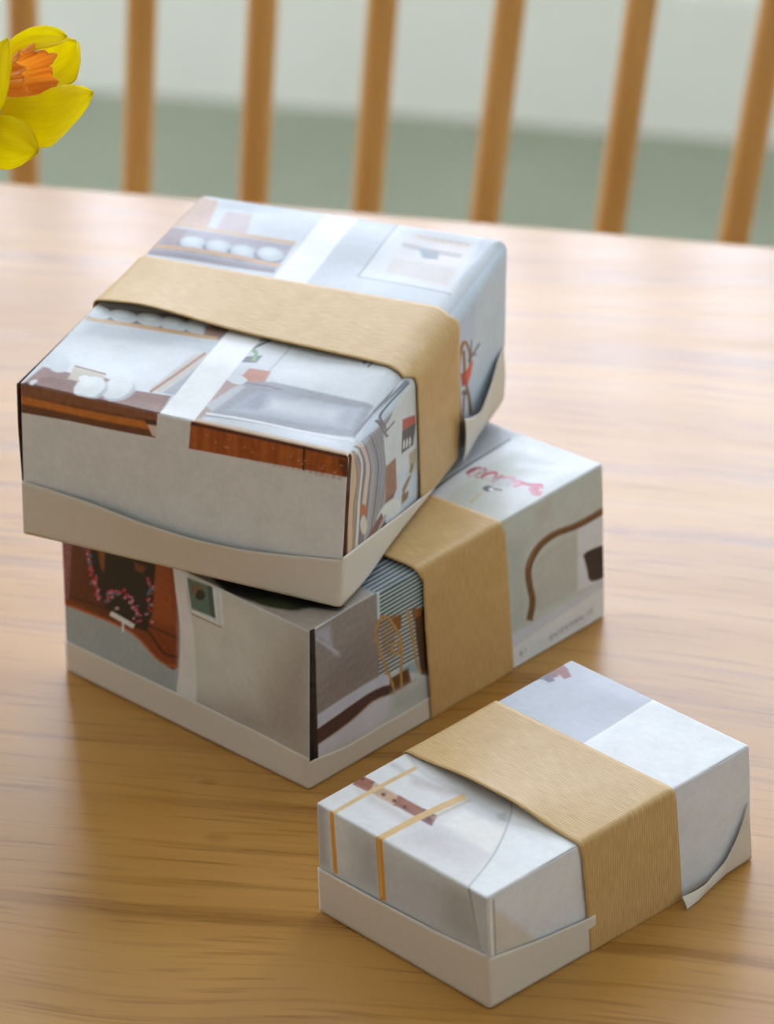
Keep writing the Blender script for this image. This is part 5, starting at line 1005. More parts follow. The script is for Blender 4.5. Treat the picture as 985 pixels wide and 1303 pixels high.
[179,127,57,0.2,1.0,0.254,0.459,0.251,0.453,0.248,0.446,0.245,0.439,0.242,0.431,0.241,0.422,0.24,0.41,0.24,0.397,0.242,0.384,0.244,0.371,0.247,0.358,0.251,0.346,0.256,0.338,0.261,0.331,0.265,0.325,0.27,0.319,0.271,0.334,0.266,0.34,0.262,0.346,0.258,0.352,0.255,0.357,0.253,0.362,0.251,0.369,0.25,0.379,0.249,0.39,0.248,0.401,0.249,0.41,0.25,0.417,0.252,0.424,0.255,0.43,0.258,0.436,0.261,0.443],
[216,170,98,0.2,0.8,0.256,0.454,0.253,0.447,0.25,0.441,0.247,0.434,0.245,0.427,0.243,0.418,0.243,0.407,0.243,0.395,0.244,0.382,0.246,0.37,0.249,0.359,0.252,0.35,0.257,0.342,0.261,0.336,0.266,0.33,0.27,0.324,0.27,0.329,0.266,0.335,0.261,0.341,0.257,0.347,0.253,0.353,0.251,0.36,0.249,0.37,0.247,0.381,0.246,0.393,0.246,0.404,0.246,0.414,0.247,0.422,0.25,0.429,0.253,0.435,0.256,0.442,0.259,0.449],
[179,127,57,0.2,1.0,0.314,0.785,0.317,0.759,0.32,0.735,0.323,0.71,0.326,0.682,0.329,0.65,0.332,0.61,0.335,0.564,0.338,0.516,0.341,0.47,0.344,0.433,0.347,0.405,0.35,0.383,0.354,0.366,0.357,0.35,0.36,0.333,0.367,0.331,0.364,0.349,0.361,0.364,0.358,0.381,0.355,0.4,0.352,0.427,0.349,0.464,0.346,0.509,0.343,0.557,0.34,0.604,0.337,0.644,0.334,0.677,0.331,0.705,0.328,0.73,0.325,0.755,0.322,0.781],
[216,170,98,0.2,0.8,0.316,0.784,0.319,0.758,0.322,0.733,0.326,0.708,0.329,0.68,0.332,0.648,0.335,0.608,0.338,0.562,0.341,0.513,0.344,0.468,0.347,0.431,0.35,0.403,0.353,0.383,0.356,0.366,0.359,0.35,0.362,0.332,0.365,0.331,0.362,0.349,0.359,0.365,0.356,0.382,0.353,0.402,0.349,0.429,0.346,0.466,0.344,0.511,0.341,0.559,0.338,0.606,0.334,0.646,0.331,0.678,0.328,0.707,0.325,0.732,0.322,0.756,0.319,0.782],
[209,212,227,0.3,1.0,0.012,0.442,0.048,0.449,0.085,0.456,0.117,0.461,0.146,0.463,0.171,0.465,0.194,0.464,0.215,0.463,0.235,0.461,0.25,0.45,0.259,0.42,0.262,0.381,0.257,0.356,0.242,0.361,0.218,0.38,0.193,0.394,0.17,0.394,0.145,0.39,0.117,0.381,0.084,0.367,0.048,0.35,0.012,0.333],
[81,53,52,0.3,1.0,0.012,0.353,0.048,0.363,0.084,0.372,0.117,0.381,0.145,0.387,0.17,0.392,0.193,0.394,0.217,0.391,0.238,0.385,0.255,0.374,0.266,0.352,0.273,0.324,0.27,0.306,0.255,0.309,0.231,0.323,0.206,0.329,0.183,0.319,0.159,0.302,0.13,0.286,0.094,0.274,0.053,0.263,0.012,0.253],
[186,147,94,0.2,1.0,0.018,0.243,0.041,0.25,0.065,0.256,0.088,0.263,0.111,0.27,0.131,0.277,0.149,0.286,0.165,0.297,0.179,0.307,0.193,0.316,0.207,0.32,0.22,0.319,0.233,0.314,0.245,0.308,0.257,0.301,0.271,0.297,0.286,0.297,0.301,0.298,0.317,0.301,0.333,0.303,0.349,0.305,0.347,0.313,0.331,0.311,0.315,0.308,0.299,0.306,0.284,0.304,0.269,0.305,0.256,0.308,0.244,0.315,0.231,0.322,0.219,0.327,0.205,0.328,0.191,0.323,0.177,0.315,0.163,0.304,0.147,0.294,0.129,0.285,0.109,0.277,0.086,0.27,0.063,0.264,0.039,0.257,0.016,0.251],
[218,219,231,0.4,1.0,0.012,0.248,0.053,0.257,0.094,0.266,0.13,0.276,0.159,0.29,0.183,0.305,0.206,0.314,0.232,0.313,0.258,0.306,0.275,0.29,0.282,0.26,0.28,0.221,0.27,0.19,0.254,0.173,0.229,0.165,0.193,0.162,0.14,0.167,0.076,0.177,0.012,0.187],
[194,199,194,3,1.0,0.27,0.291,0.4,0.281,0.405,0.112,0.257,0.169],
[207,214,208,0.5,1.0,0.644,1.012,1.023,1.002,1.016,0.214,0.667,0.203],
[196,194,185,2,0.6,0.754,0.948,0.81,0.981,0.814,0.836,0.764,0.847],
[188,196,190,3,0.7,0.643,0.863,0.72,0.783,0.728,0.265,0.667,0.228],
[201,203,197,0.6,1.0,0.74,0.559,0.755,0.607,0.78,0.644,0.845,0.669,0.906,0.64,0.923,0.465,0.906,0.29,0.84,0.266,0.755,0.287],
[229,232,239,0.5,1.0,0.906,0.68,1.02,0.685,1.016,0.24,0.903,0.272],
[118,84,52,0.25,1.0,1.014,0.725,0.985,0.725,0.955,0.723,0.927,0.723,0.901,0.725,0.878,0.731,0.857,0.74,0.836,0.748,0.816,0.751,0.798,0.749,0.782,0.743,0.767,0.733,0.754,0.72,0.743,0.701,0.734,0.678,0.726,0.652,0.721,0.624,0.719,0.593,0.719,0.56,0.721,0.528,0.723,0.497,0.726,0.467,0.729,0.438,0.732,0.412,0.733,0.388,0.732,0.361,0.729,0.334,0.725,0.305,0.722,0.276,0.745,0.243,0.748,0.272,0.752,0.301,0.755,0.331,0.756,0.363,0.755,0.395,0.752,0.425,0.748,0.453,0.746,0.48,0.744,0.509,0.742,0.539,0.742,0.567,0.744,0.592,0.748,0.615,0.755,0.638,0.763,0.658,0.773,0.674,0.784,0.686,0.797,0.695,0.812,0.7,0.828,0.702,0.845,0.699,0.864,0.691,0.887,0.682,0.911,0.676,0.938,0.674,0.967,0.674,0.997,0.675,1.026,0.675],
[164,127,94,0.4,0.8,1.019,0.721,0.99,0.721,0.96,0.719,0.932,0.719,0.905,0.721,0.881,0.728,0.859,0.738,0.838,0.747,0.818,0.75,0.8,0.748,0.783,0.742,0.768,0.732,0.756,0.718,0.746,0.698,0.738,0.672,0.731,0.644,0.724,0.618,0.729,0.609,0.737,0.636,0.743,0.663,0.75,0.688,0.76,0.707,0.772,0.721,0.787,0.731,0.803,0.737,0.821,0.739,0.84,0.735,0.86,0.726,0.883,0.716,0.907,0.71,0.934,0.708,0.963,0.708,0.993,0.709,1.022,0.71],
[51,40,48,0.3,1.0,0.924,0.487,0.93,0.491,0.936,0.495,0.947,0.494,0.97,0.488,0.998,0.477,1.018,0.451,1.025,0.396,1.025,0.326,1.017,0.276,0.998,0.261,0.972,0.266,0.951,0.283,0.942,0.312,0.939,0.353,0.935,0.393],
[216,221,231,0.3,1.0,0.654,0.233,1.016,0.24,1.016,0.188,0.653,0.131],
[235,237,239,0.25,1.0,0.653,0.141,1.016,0.203,1.013,-0.099,0.639,-0.009],
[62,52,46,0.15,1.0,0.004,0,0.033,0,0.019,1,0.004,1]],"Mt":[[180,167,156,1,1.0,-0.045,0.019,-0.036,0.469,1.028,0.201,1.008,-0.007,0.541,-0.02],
[171,173,177,2,1.0,-0.048,0.992,0.564,0.99,0.675,0.991,0.695,0.695,0.704,0.264,0.192,0.632],
[223,222,224,1,1.0,0.701,0.991,0.781,0.812,0.793,0.569,0.735,0.579,0.695,0.695],
[98,100,102,0.25,1.0,0.725,0.617,0.698,0.804,0.68,0.96,0.669,0.966,0.688,0.809,0.714,0.622],
[201,202,192,2.5,1.0,0.779,0.608,0.745,0.788,0.733,0.911,0.836,0.96,0.983,0.939,1.005,0.639],
[239,238,239,3,1.0,0.722,0.983,0.996,0.998,0.946,0.916,0.809,0.871],
[190,194,190,3,0.7,0.763,0.878,0.77,0.929,0.919,0.94,0.831,0.885],
[231,231,231,4,0.9,0.832,0.794,0.963,0.957,0.974,0.834,0.979,0.69],
[169,36,46,0.25,1.0,0.737,0.755,0.736,0.76,0.734,0.766,0.732,0.772,0.732,0.776,0.732,0.78,0.733,0.784,0.736,0.788,0.74,0.792,0.742,0.794,0.732,0.8,0.732,0.799,0.732,0.792,0.732,0.784,0.732,0.775,0.732,0.769,0.733,0.765,0.733,0.761,0.733,0.759,0.748,0.748,0.749,0.751,0.75,0.755,0.75,0.762,0.751,0.77,0.752,0.778,0.753,0.784,0.754,0.789,0.755,0.794,0.757,0.797,0.757,0.798,0.746,0.805,0.747,0.801,0.75,0.791,0.752,0.779,0.755,0.769,0.758,0.761,0.773,0.757,0.773,0.764,0.773,0.772,0.773,0.779,0.773,0.78,0.762,0.785,0.763,0.783,0.766,0.777,0.768,0.771,0.771,0.766,0.786,0.763,0.783,0.768,0.78,0.774,0.777,0.78,0.774,0.785,0.759,0.793,0.757,0.788,0.757,0.78,0.757,0.772,0.757,0.766,0.771,0.76,0.77,0.762,0.768,0.772,0.765,0.784,0.763,0.795,0.76,0.802,0.744,0.811,0.741,0.808,0.74,0.804,0.738,0.799,0.737,0.793,0.736,0.787,0.735,0.779,0.735,0.771,0.734,0.764,0.734,0.76,0.734,0.76,0.749,0.751,0.749,0.753,0.748,0.757,0.748,0.761,0.748,0.767,0.748,0.775,0.748,0.784,0.748,0.792,0.745,0.8,0.73,0.807,0.725,0.804,0.721,0.8,0.718,0.795,0.716,0.79,0.716,0.784,0.717,0.778,0.718,0.772,0.72,0.767,0.722,0.761],
[190,61,73,0.25,1.0,0.782,0.764,0.781,0.769,0.78,0.774,0.779,0.779,0.779,0.783,0.779,0.787,0.781,0.792,0.785,0.797,0.788,0.801,0.792,0.803,0.791,0.804,0.792,0.803,0.798,0.794,0.804,0.784,0.81,0.774,0.821,0.765,0.826,0.769,0.825,0.777,0.823,0.786,0.822,0.795,0.822,0.799,0.823,0.8,0.823,0.799,0.826,0.798,0.83,0.796,0.834,0.794,0.831,0.804,0.828,0.805,0.824,0.807,0.819,0.809,0.813,0.81,0.809,0.808,0.809,0.801,0.81,0.792,0.812,0.783,0.813,0.776,0.816,0.775,0.82,0.774,0.815,0.782,0.809,0.793,0.802,0.803,0.792,0.812,0.782,0.814,0.776,0.811,0.772,0.806,0.769,0.8,0.767,0.795,0.766,0.791,0.766,0.785,0.767,0.78,0.768,0.775,0.769,0.77],
[229,133,152,0.25,1.0,0.828,0.798,0.834,0.801,0.84,0.805,0.846,0.808,0.851,0.81,0.855,0.811,0.854,0.811,0.854,0.811,0.855,0.808,0.857,0.805,0.858,0.801,0.859,0.798,0.858,0.794,0.857,0.79,0.857,0.787,0.869,0.779,0.87,0.783,0.873,0.789,0.875,0.796,0.878,0.803,0.881,0.807,0.883,0.808,0.886,0.808,0.888,0.807,0.888,0.807,0.887,0.809,0.887,0.807,0.886,0.803,0.884,0.798,0.883,0.792,0.881,0.787,0.893,0.78,0.894,0.785,0.896,0.79,0.898,0.795,0.899,0.8,0.898,0.805,0.893,0.812,0.886,0.816,0.88,0.818,0.874,0.818,0.87,0.816,0.867,0.811,0.864,0.804,0.861,0.797,0.859,0.79,0.857,0.787,0.869,0.78,0.869,0.783,0.87,0.787,0.871,0.792,0.87,0.797,0.868,0.801,0.866,0.806,0.863,0.811,0.856,0.818,0.848,0.821,0.842,0.82,0.836,0.818,0.83,0.814,0.823,0.811,0.817,0.808],
[223,109,131,0.25,1.0,0.894,0.804,0.9,0.805,0.907,0.806,0.913,0.807,0.919,0.808,0.926,0.809,0.932,0.812,0.939,0.817,0.945,0.82,0.95,0.823,0.951,0.823,0.949,0.824,0.953,0.819,0.956,0.812,0.958,0.806,0.958,0.802,0.955,0.801,0.948,0.801,0.94,0.801,0.934,0.802,0.94,0.796,0.941,0.796,0.946,0.8,0.952,0.804,0.958,0.808,0.962,0.808,0.962,0.808,0.964,0.806,0.968,0.801,0.97,0.797,0.971,0.795,0.97,0.794,0.966,0.793,0.96,0.793,0.954,0.792,0.948,0.791,0.958,0.78,0.963,0.781,0.969,0.782,0.976,0.782,0.981,0.784,0.984,0.787,0.983,0.794,0.979,0.801,0.973,0.808,0.965,0.815,0.955,0.82,0.948,0.819,0.94,0.815,0.934,0.81,0.928,0.806,0.927,0.8,0.939,0.791,0.947,0.79,0.957,0.789,0.965,0.79,0.97,0.793,0.971,0.8,0.969,0.808,0.964,0.817,0.958,0.825,0.948,0.833,0.939,0.834,0.933,0.831,0.927,0.827,0.921,0.823,0.915,0.821,0.909,0.819,0.903,0.818,0.897,0.817,0.891,0.817,0.884,0.816],
[173,173,173,1.5,0.5,0.786,0.774,0.85,0.82,0.883,0.776,0.826,0.75],
[81,82,84,0.25,1.0,0.85,0.745,0.855,0.739,0.856,0.733,0.853,0.727,0.848,0.724,0.84,0.723,0.832,0.725,0.825,0.729,0.821,0.735,0.82,0.741,0.822,0.746,0.828,0.75,0.835,0.751,0.843,0.749],
[239,233,233,0.25,1.0,0.853,0.742,0.856,0.739,0.857,0.736,0.856,0.734,0.853,0.732,0.85,0.732,0.846,0.733,0.843,0.735,0.84,0.738,0.84,0.741,0.84,0.743,0.843,0.745,0.846,0.745,0.85,0.744],
[119,115,115,0.2,1.0,0.854,0.741,0.88,0.748,0.873,0.756,0.847,0.749],
[205,171,125,0.2,1.0,0.838,0.716,0.851,0.66,0.859,0.657,0.845,0.713],
[149,160,165,0.4,1.0,0.832,0.221,0.811,0.434,1.036,0.397,1.026,0.208],
[53,63,67,0.2,1.0,1.016,0.215,1.015,0.388,1.008,0.391,1.009,0.219],
[190,198,202,0.2,0.7,1.023,0.215,1.022,0.388,1.016,0.391,1.017,0.218],
[53,63,67,0.2,1.0,0.999,0.215,0.998,0.388,0.99,0.392,0.992,0.219],
[190,198,202,0.2,0.7,1.006,0.215,1.005,0.388,0.999,0.391,1.0,0.218],
[53,63,67,0.2,1.0,0.982,0.215,0.981,0.388,0.973,0.392,0.975,0.219],
[190,198,202,0.2,0.7,0.989,0.215,0.988,0.388,0.982,0.391,0.983,0.218],
[53,63,67,0.2,1.0,0.965,0.215,0.963,0.389,0.956,0.393,0.958,0.219],
[190,198,202,0.2,0.7,0.972,0.216,0.97,0.389,0.964,0.392,0.966,0.218],
[53,63,67,0.2,1.0,0.948,0.215,0.946,0.389,0.938,0.393,0.941,0.219],
[190,198,202,0.2,0.7,0.955,0.216,0.953,0.389,0.947,0.392,0.949,0.219],
[53,63,67,0.2,1.0,0.931,0.216,0.928,0.39,0.92,0.393,0.924,0.219],
[190,198,202,0.2,0.7,0.938,0.216,0.935,0.39,0.929,0.393,0.932,0.219],
[53,63,67,0.2,1.0,0.914,0.216,0.911,0.39,0.903,0.394,0.907,0.219],
[190,198,202,0.2,0.7,0.921,0.216,0.918,0.39,0.912,0.393,0.915,0.219],
[53,63,67,0.2,1.0,0.897,0.216,0.893,0.39,0.885,0.394,0.889,0.219],
[190,198,202,0.2,0.7,0.904,0.216,0.9,0.39,0.894,0.394,0.898,0.219],
[53,63,67,0.2,1.0,0.88,0.216,0.876,0.391,0.868,0.395,0.872,0.22],
[190,198,202,0.2,0.7,0.887,0.216,0.883,0.391,0.876,0.394,0.881,0.219],
[53,63,67,0.2,1.0,0.863,0.216,0.858,0.391,0.85,0.395,0.855,0.22],
[190,198,202,0.2,0.7,0.87,0.216,0.865,0.391,0.859,0.394,0.864,0.219],
[53,63,67,0.2,1.0,0.845,0.216,0.84,0.392,0.833,0.395,0.838,0.22],
[190,198,202,0.2,0.7,0.853,0.216,0.848,0.392,0.841,0.395,0.846,0.219],
[42,40,34,1.2,1.0,0.563,0.029,0.593,0.036,0.623,0.042,0.656,0.049,0.693,0.056,0.734,0.063,0.781,0.073,0.843,0.093,0.912,0.115,0.963,0.129,0.984,0.127,0.986,0.116,0.98,0.105,0.964,0.095,0.94,0.083,0.92,0.072,0.91,0.059,0.904,0.046,0.894,0.036,0.877,0.029,0.856,0.024,0.832,0.019,0.805,0.013,0.774,0.007,0.746,0.002,0.721,-0.0,0.698,-0.002,0.675,-0.003],
[57,61,36,0.8,1.0,0.88,0.056,0.883,0.047,0.875,0.037,0.859,0.026,0.837,0.017,0.814,0.012,0.795,0.012,0.783,0.017,0.781,0.026,0.789,0.036,0.805,0.047,0.827,0.056,0.85,0.061,0.869,0.061]],"St":[[186,187,195,0.3,1.0,-0.013,1.009,0.479,1.007,0.505,0.68,0.032,0.451,0.007,0.684],
[239,235,231,0.3,1.0,0.472,1.01,0.498,0.682,0.512,0.677,0.487,1.004],
[142,81,64,0.3,1.0,0.008,0.907,0.004,0.962,0.036,0.958,0.096,0.932,0.087,0.909,0.046,0.918,0.044,0.894],
[93,75,96,0.3,1.0,0.008,0.849,0.008,0.907,0.067,0.885,0.056,0.867,0.019,0.867],
[122,77,83,0.5,1.0,0.01,0.896,0.023,0.916,0.055,0.912,0.043,0.882],
[231,230,229,0.2,1.0,0.484,1.004,0.789,1.072,1.022,1.003,1.063,0.48,1.022,-0.011,0.96,-0.068,0.886,0.013,0.837,0.079,0.789,0.161,0.724,0.237,0.658,0.304,0.605,0.339,0.564,0.376,0.545,0.455,0.535,0.542,0.52,0.613,0.505,0.68],
[207,203,202,3,0.8,0.022,0.336,0.182,0.353,0.577,0.358,0.68,0.266,0.523,0.221],
[211,202,200,5,0.9,0.439,0.144,0.779,0.15,0.867,0.031,0.436,0.015],
[239,232,225,1.5,0.9,0.486,0.158,0.482,0.248,0.712,0.26,0.786,0.154],
[189,182,181,1.2,0.7,0.026,0.263,0.047,0.262,0.067,0.261,0.088,0.26,0.11,0.26,0.135,0.26,0.164,0.26,0.196,0.26,0.229,0.261,0.261,0.262,0.291,0.265,0.319,0.268,0.344,0.273,0.368,0.278,0.392,0.283,0.417,0.288,0.4,0.303,0.375,0.298,0.351,0.293,0.327,0.288,0.302,0.283,0.276,0.28,0.247,0.278,0.215,0.276,0.182,0.276,0.151,0.275,0.122,0.275,0.098,0.275,0.076,0.276,0.056,0.277,0.035,0.278,0.014,0.278],
[199,190,188,1,0.8,0.023,0.332,0.052,0.323,0.081,0.314,0.11,0.305,0.142,0.297,0.179,0.292,0.222,0.289,0.268,0.289,0.316,0.29,0.365,0.291,0.412,0.291,0.404,0.3,0.357,0.3,0.308,0.299,0.26,0.298,0.214,0.299,0.173,0.301,0.139,0.306,0.108,0.314,0.08,0.322,0.051,0.331,0.021,0.34],
[193,179,172,2,0.7,0.195,0.237,0.369,0.265,0.346,0.286,0.171,0.258],
[178,175,172,0.8,0.8,0.605,0.292,0.627,0.316,0.676,0.284,0.642,0.274],
[150,89,64,0.3,1.0,0.013,0.128,0.113,0.131,0.069,0.179,-0.031,0.176],
[193,155,120,0.8,1.0,0.109,0.134,0.261,0.133,0.226,0.175,0.073,0.176],
[154,97,75,0.5,1.0,0.247,0.135,0.406,0.134,0.372,0.176,0.212,0.177],
[132,81,83,0.4,1.0,0.4,0.132,0.476,0.133,0.438,0.178,0.361,0.177],
[199,184,177,2,0.6,0.018,0.121,0.107,0.133,0.404,0.123,0.409,0.09,0.158,0.101],
[97,54,47,0.3,1.0,0.024,0.166,0.026,0.163,0.025,0.161,0.022,0.159,0.017,0.158,0.011,0.159,0.006,0.161,0.002,0.164,-0.0,0.167,0.001,0.169,0.004,0.171,0.009,0.172,0.014,0.171,0.02,0.169],
[97,54,47,0.3,1.0,0.173,0.153,0.175,0.15,0.175,0.147,0.172,0.145,0.167,0.144,0.161,0.145,0.155,0.147,0.151,0.15,0.149,0.153,0.15,0.155,0.153,0.157,0.158,0.158,0.164,0.157,0.169,0.155],
[97,54,47,0.3,1.0,0.24,0.152,0.242,0.149,0.242,0.146,0.238,0.144,0.234,0.144,0.228,0.144,0.223,0.146,0.218,0.149,0.216,0.152,0.217,0.155,0.22,0.156,0.225,0.157,0.231,0.156,0.236,0.154],
[97,54,47,0.3,1.0,0.304,0.149,0.306,0.146,0.306,0.144,0.303,0.142,0.298,0.141,0.292,0.142,0.287,0.144,0.283,0.147,0.281,0.15,0.281,0.152,0.284,0.154,0.289,0.155,0.295,0.154,0.3,0.152],
[97,54,47,0.3,1.0,0.444,0.152,0.445,0.149,0.445,0.146,0.442,0.145,0.437,0.144,0.431,0.145,0.426,0.147,0.422,0.149,0.42,0.152,0.421,0.155,0.424,0.157,0.429,0.157,0.434,0.157,0.44,0.155],
[219,184,129,0.25,1.0,0.12,-0.005,0.119,0.129,0.131,0.299,0.106,0.308,0.095,0.137,0.095,0.002],
[219,179,118,0.25,1.0,0.402,-0.013,0.41,0.124,0.436,0.289,0.398,0.303,0.372,0.137,0.365,-0.0],
[182,155,110,0.8,0.6,0.447,0.156,0.461,0.288,0.442,0.295,0.428,0.162],
[170,169,170,0.3,1.0,0.561,0.374,0.58,0.361,0.599,0.349,0.617,0.338,0.636,0.323,0.657,0.305,0.682,0.281,0.71,0.254,0.738,0.224,0.765,0.193,0.789,0.164,0.811,0.134,0.831,0.101,0.85,0.07,0.866,0.042,0.879,0.021,0.887,0.008,0.893,0.002,0.897,-0.001,0.899,-0.002,0.902,-0.005,0.908,-0.004,0.905,-0.001,0.902,0.001,0.9,0.003,0.895,0.008,0.887,0.02,0.874,0.041,0.858,0.069,0.84,0.1,0.819,0.133,0.797,0.164,0.773,0.193,0.746,0.224,0.717,0.254,0.689,0.282,0.664,0.306,0.642,0.325,0.622,0.34,0.603,0.352,0.585,0.364,0.566,0.377],
[223,219,216,1,1.0,-0.0,0.0,0.001,0.11,0.068,0.099,0.099,0.004]],"Sl":[[189,187,189,2.5,1.0,-0.009,0.999,0.076,1.0,0.089,0.437,-0.007,0.426],
[231,236,239,3,1.0,0.067,1.007,0.181,1.017,0.177,0.498,0.07,0.449],
[194,197,201,5,1.0,0.252,1.021,0.369,1.021,0.383,0.477,0.238,0.494],
[210,214,220,4,1.0,0.415,1.018,0.737,1.035,0.724,0.422,0.411,0.466],
[189,191,192,6,1.0,0.736,0.999,0.983,1.006,0.995,0.454,0.725,0.494],
[231,238,239,4,0.7,0.134,1.013,0.984,1.076,0.982,0.963,0.131,0.904],
[238,170,68,0.2,1.0,0.084,1.006,0.085,0.721,0.091,0.423,0.116,0.447,0.11,0.744,0.108,1.028],
[231,158,58,0.2,1.0,0.359,1.011,0.362,0.744,0.368,0.419,0.406,0.456,0.4,0.78,0.397,1.047],
[239,209,115,0.4,0.7,0.368,1.019,0.372,0.453,0.384,0.464,0.38,1.03],
[149,149,149,0.5,1.0,0.892,1.008,0.898,0.963,0.904,0.919,0.911,0.875,0.917,0.828,0.924,0.777,0.931,0.72,0.939,0.658,0.947,0.594,0.955,0.529,0.963,0.465,0.974,0.479,0.966,0.543,0.958,0.608,0.95,0.672,0.942,0.733,0.935,0.79,0.928,0.842,0.922,0.889,0.916,0.933,0.91,0.977,0.904,1.022],
[208,212,216,0.5,1.0,0.907,1.009,0.987,0.996,0.995,0.482,0.96,0.493]],"Sr":[[223,211,195,1.5,0.9,0.008,0.94,0.195,0.32,0.053,0.417,0.002,0.469],
[239,239,239,6,0.6,0.058,0.903,0.347,0.915,0.356,0.378,0.224,0.35],
[173,165,150,0.3,1.0,0.022,0.954,0.025,0.451,0.03,0.443,0.028,0.947],
[239,239,239,0.3,1.0,0.008,0.967,0.011,0.47,0.022,0.455,0.019,0.952]]}''')


def paint(face, u, v, su, sv, extra=None):
    """ink colours at the points (u, v) of a face whose sides are su x sv millimetres"""
    col = np.tile(np.array(srgb(BASE[face])), (len(u), 1))
    X, Y = u * su, v * sv
    for sh in ART[face]:
        ink, soft, op = np.array(srgb(sh[:3])), sh[3], sh[4]
        px = np.array(sh[5::2]) * su
        py = np.array(sh[6::2]) * sv
        box = (X > px.min() - soft) & (X < px.max() + soft) & (Y > py.min() - soft) & (Y < py.max() + soft)
        idx = np.nonzero(box)[0]
        if not len(idx):
            continue
        x, y = X[idx], Y[idx]
        ins = np.zeros(len(idx), bool)
        d2 = np.full(len(idx), 1e9)
        n = len(px)
        for i in range(n):
            x0, y0, x1, y1 = px[i], py[i], px[(i + 1) % n], py[(i + 1) % n]
            if y0 != y1:
                c = ((y0 > y) != (y1 > y)) & (x < (x1 - x0) * (y - y0) / (y1 - y0) + x0)
                ins ^= c
            dx, dy = x1 - x0, y1 - y0
            t = np.clip(((x - x0) * dx + (y - y0) * dy) / (dx * dx + dy * dy + 1e-12), 0, 1)
            d2 = np.minimum(d2, (x0 + t * dx - x) ** 2 + (y0 + t * dy - y) ** 2)
        sd = np.where(ins, 1, -1) * np.sqrt(d2)
        a = np.clip(sd / (2 * soft) + 0.5, 0, 1)
        a = (a * a * (3 - 2 * a) * op)[:, None]
        col[idx] = col[idx] * (1 - a) + ink * a
    # a photograph's fine tonal unevenness, stronger in the dark inks
    rs = np.random.RandomState(len(face) + ord(face[0]) + ord(face[1]))
    g = np.zeros(len(u))
    for k in range(14):
        an, wl = rs.rand() * 6.283, 0.9 + 3.5 * rs.rand()
        g += np.sin((X * np.cos(an) + Y * np.sin(an)) * 6.283 / wl + rs.rand() * 6.283 + 1.3 * np.sin((X * np.sin(an) - Y * np.cos(an)) * 2.1 / wl))
    lum = col.mean(1)
    return np.clip(col * (1 + (g / 3.7 * (0.012 + 0.16 * np.clip(0.55 - lum, 0, 1)))[:, None]), 0.002, 0.9)


class Box:
    """a paper box with eight measured corners; local millimetres x (0..w, left to right end), y (0..d, front to back), z (0..h)"""

    def __init__(self, key, w, d, h, r1=None):
        hx = HEX[key]
        self.key, self.w, self.d, self.h, self.r1 = key, w, d, h, r1
        self.P = np.array([[[hx[n + 'b'], hx[n + 't']] for n in row] for row in (('L', 'B'), ('F', 'R'))])  # [x][y][z]
        base = (self.P[0, 0, 0] + self.P[1, 0, 0] + self.P[0, 1, 0] + self.P[1, 1, 0]) / 4
        self.org = base

    def map(self, p):
        a, b, c = (p[:, 0] / self.w)[:, None], (p[:, 1] / self.d)[:, None], (p[:, 2] / self.h)[:, None]
        P = self.P
        q = ((1 - a) * (1 - b) * ((1 - c) * P[0, 0, 0] + c * P[0, 0, 1]) + a * (1 - b) * ((1 - c) * P[1, 0, 0] + c * P[1, 0, 1])
             + (1 - a) * b * ((1 - c) * P[0, 1, 0] + c * P[0, 1, 1]) + a * b * ((1 - c) * P[1, 1, 0] + c * P[1, 1, 1]))
        return q - self.org

    def radius(self, y):
        if self.r1 is None:
            return np.full(len(y), 0.7)
        t = np.clip(y / self.d, 0, 1)
        return np.interp(t, *self.r1)

    def fold(self, p, r=0.7, grow=0.0):
        """round the edges of the block"""
        size = np.array([self.w, self.d, self.h])
        c = np.clip(p, r, size - r)
        d = p - c
        n = np.linalg.norm(d, axis=1, keepdims=True)
        q = np.where(n > 1e-9, c + d / np.maximum(n, 1e-9) * r, p)
        if self.r1 is not None:
            R = self.radius(p[:, 1])
            cx, cz = self.w - R, self.h - R
            dx, dz = p[:, 0] - cx, p[:, 2] - cz
            m = (dx > 0) & (dz > 0)
            dy = d[:, 1]
            hy = np.hypot(r, dy)
            mx = np.maximum(dx, dz) - r * (1 - r / hy)
            ln = np.maximum(np.hypot(dx, dz), 1e-9)
            q[m, 0] = (cx + dx / ln * mx)[m]
            q[m, 1] = (c[:, 1] + dy / hy * r)[m]
            q[m, 2] = (cz + dz / ln * mx)[m]
        return q


def wob(x, y, seed, s=1.0):
    k = np.array([[0.11, 0.07], [-0.06, 0.13], [0.19, -0.11], [0.05, 0.23]]) * s
    r = 0
    for i, (a, b) in enumerate(k):
        r = r + np.sin(a * x + b * y + seed * (1.7 + i) + i) / (1 + 0.6 * i)
    return r / 2.4


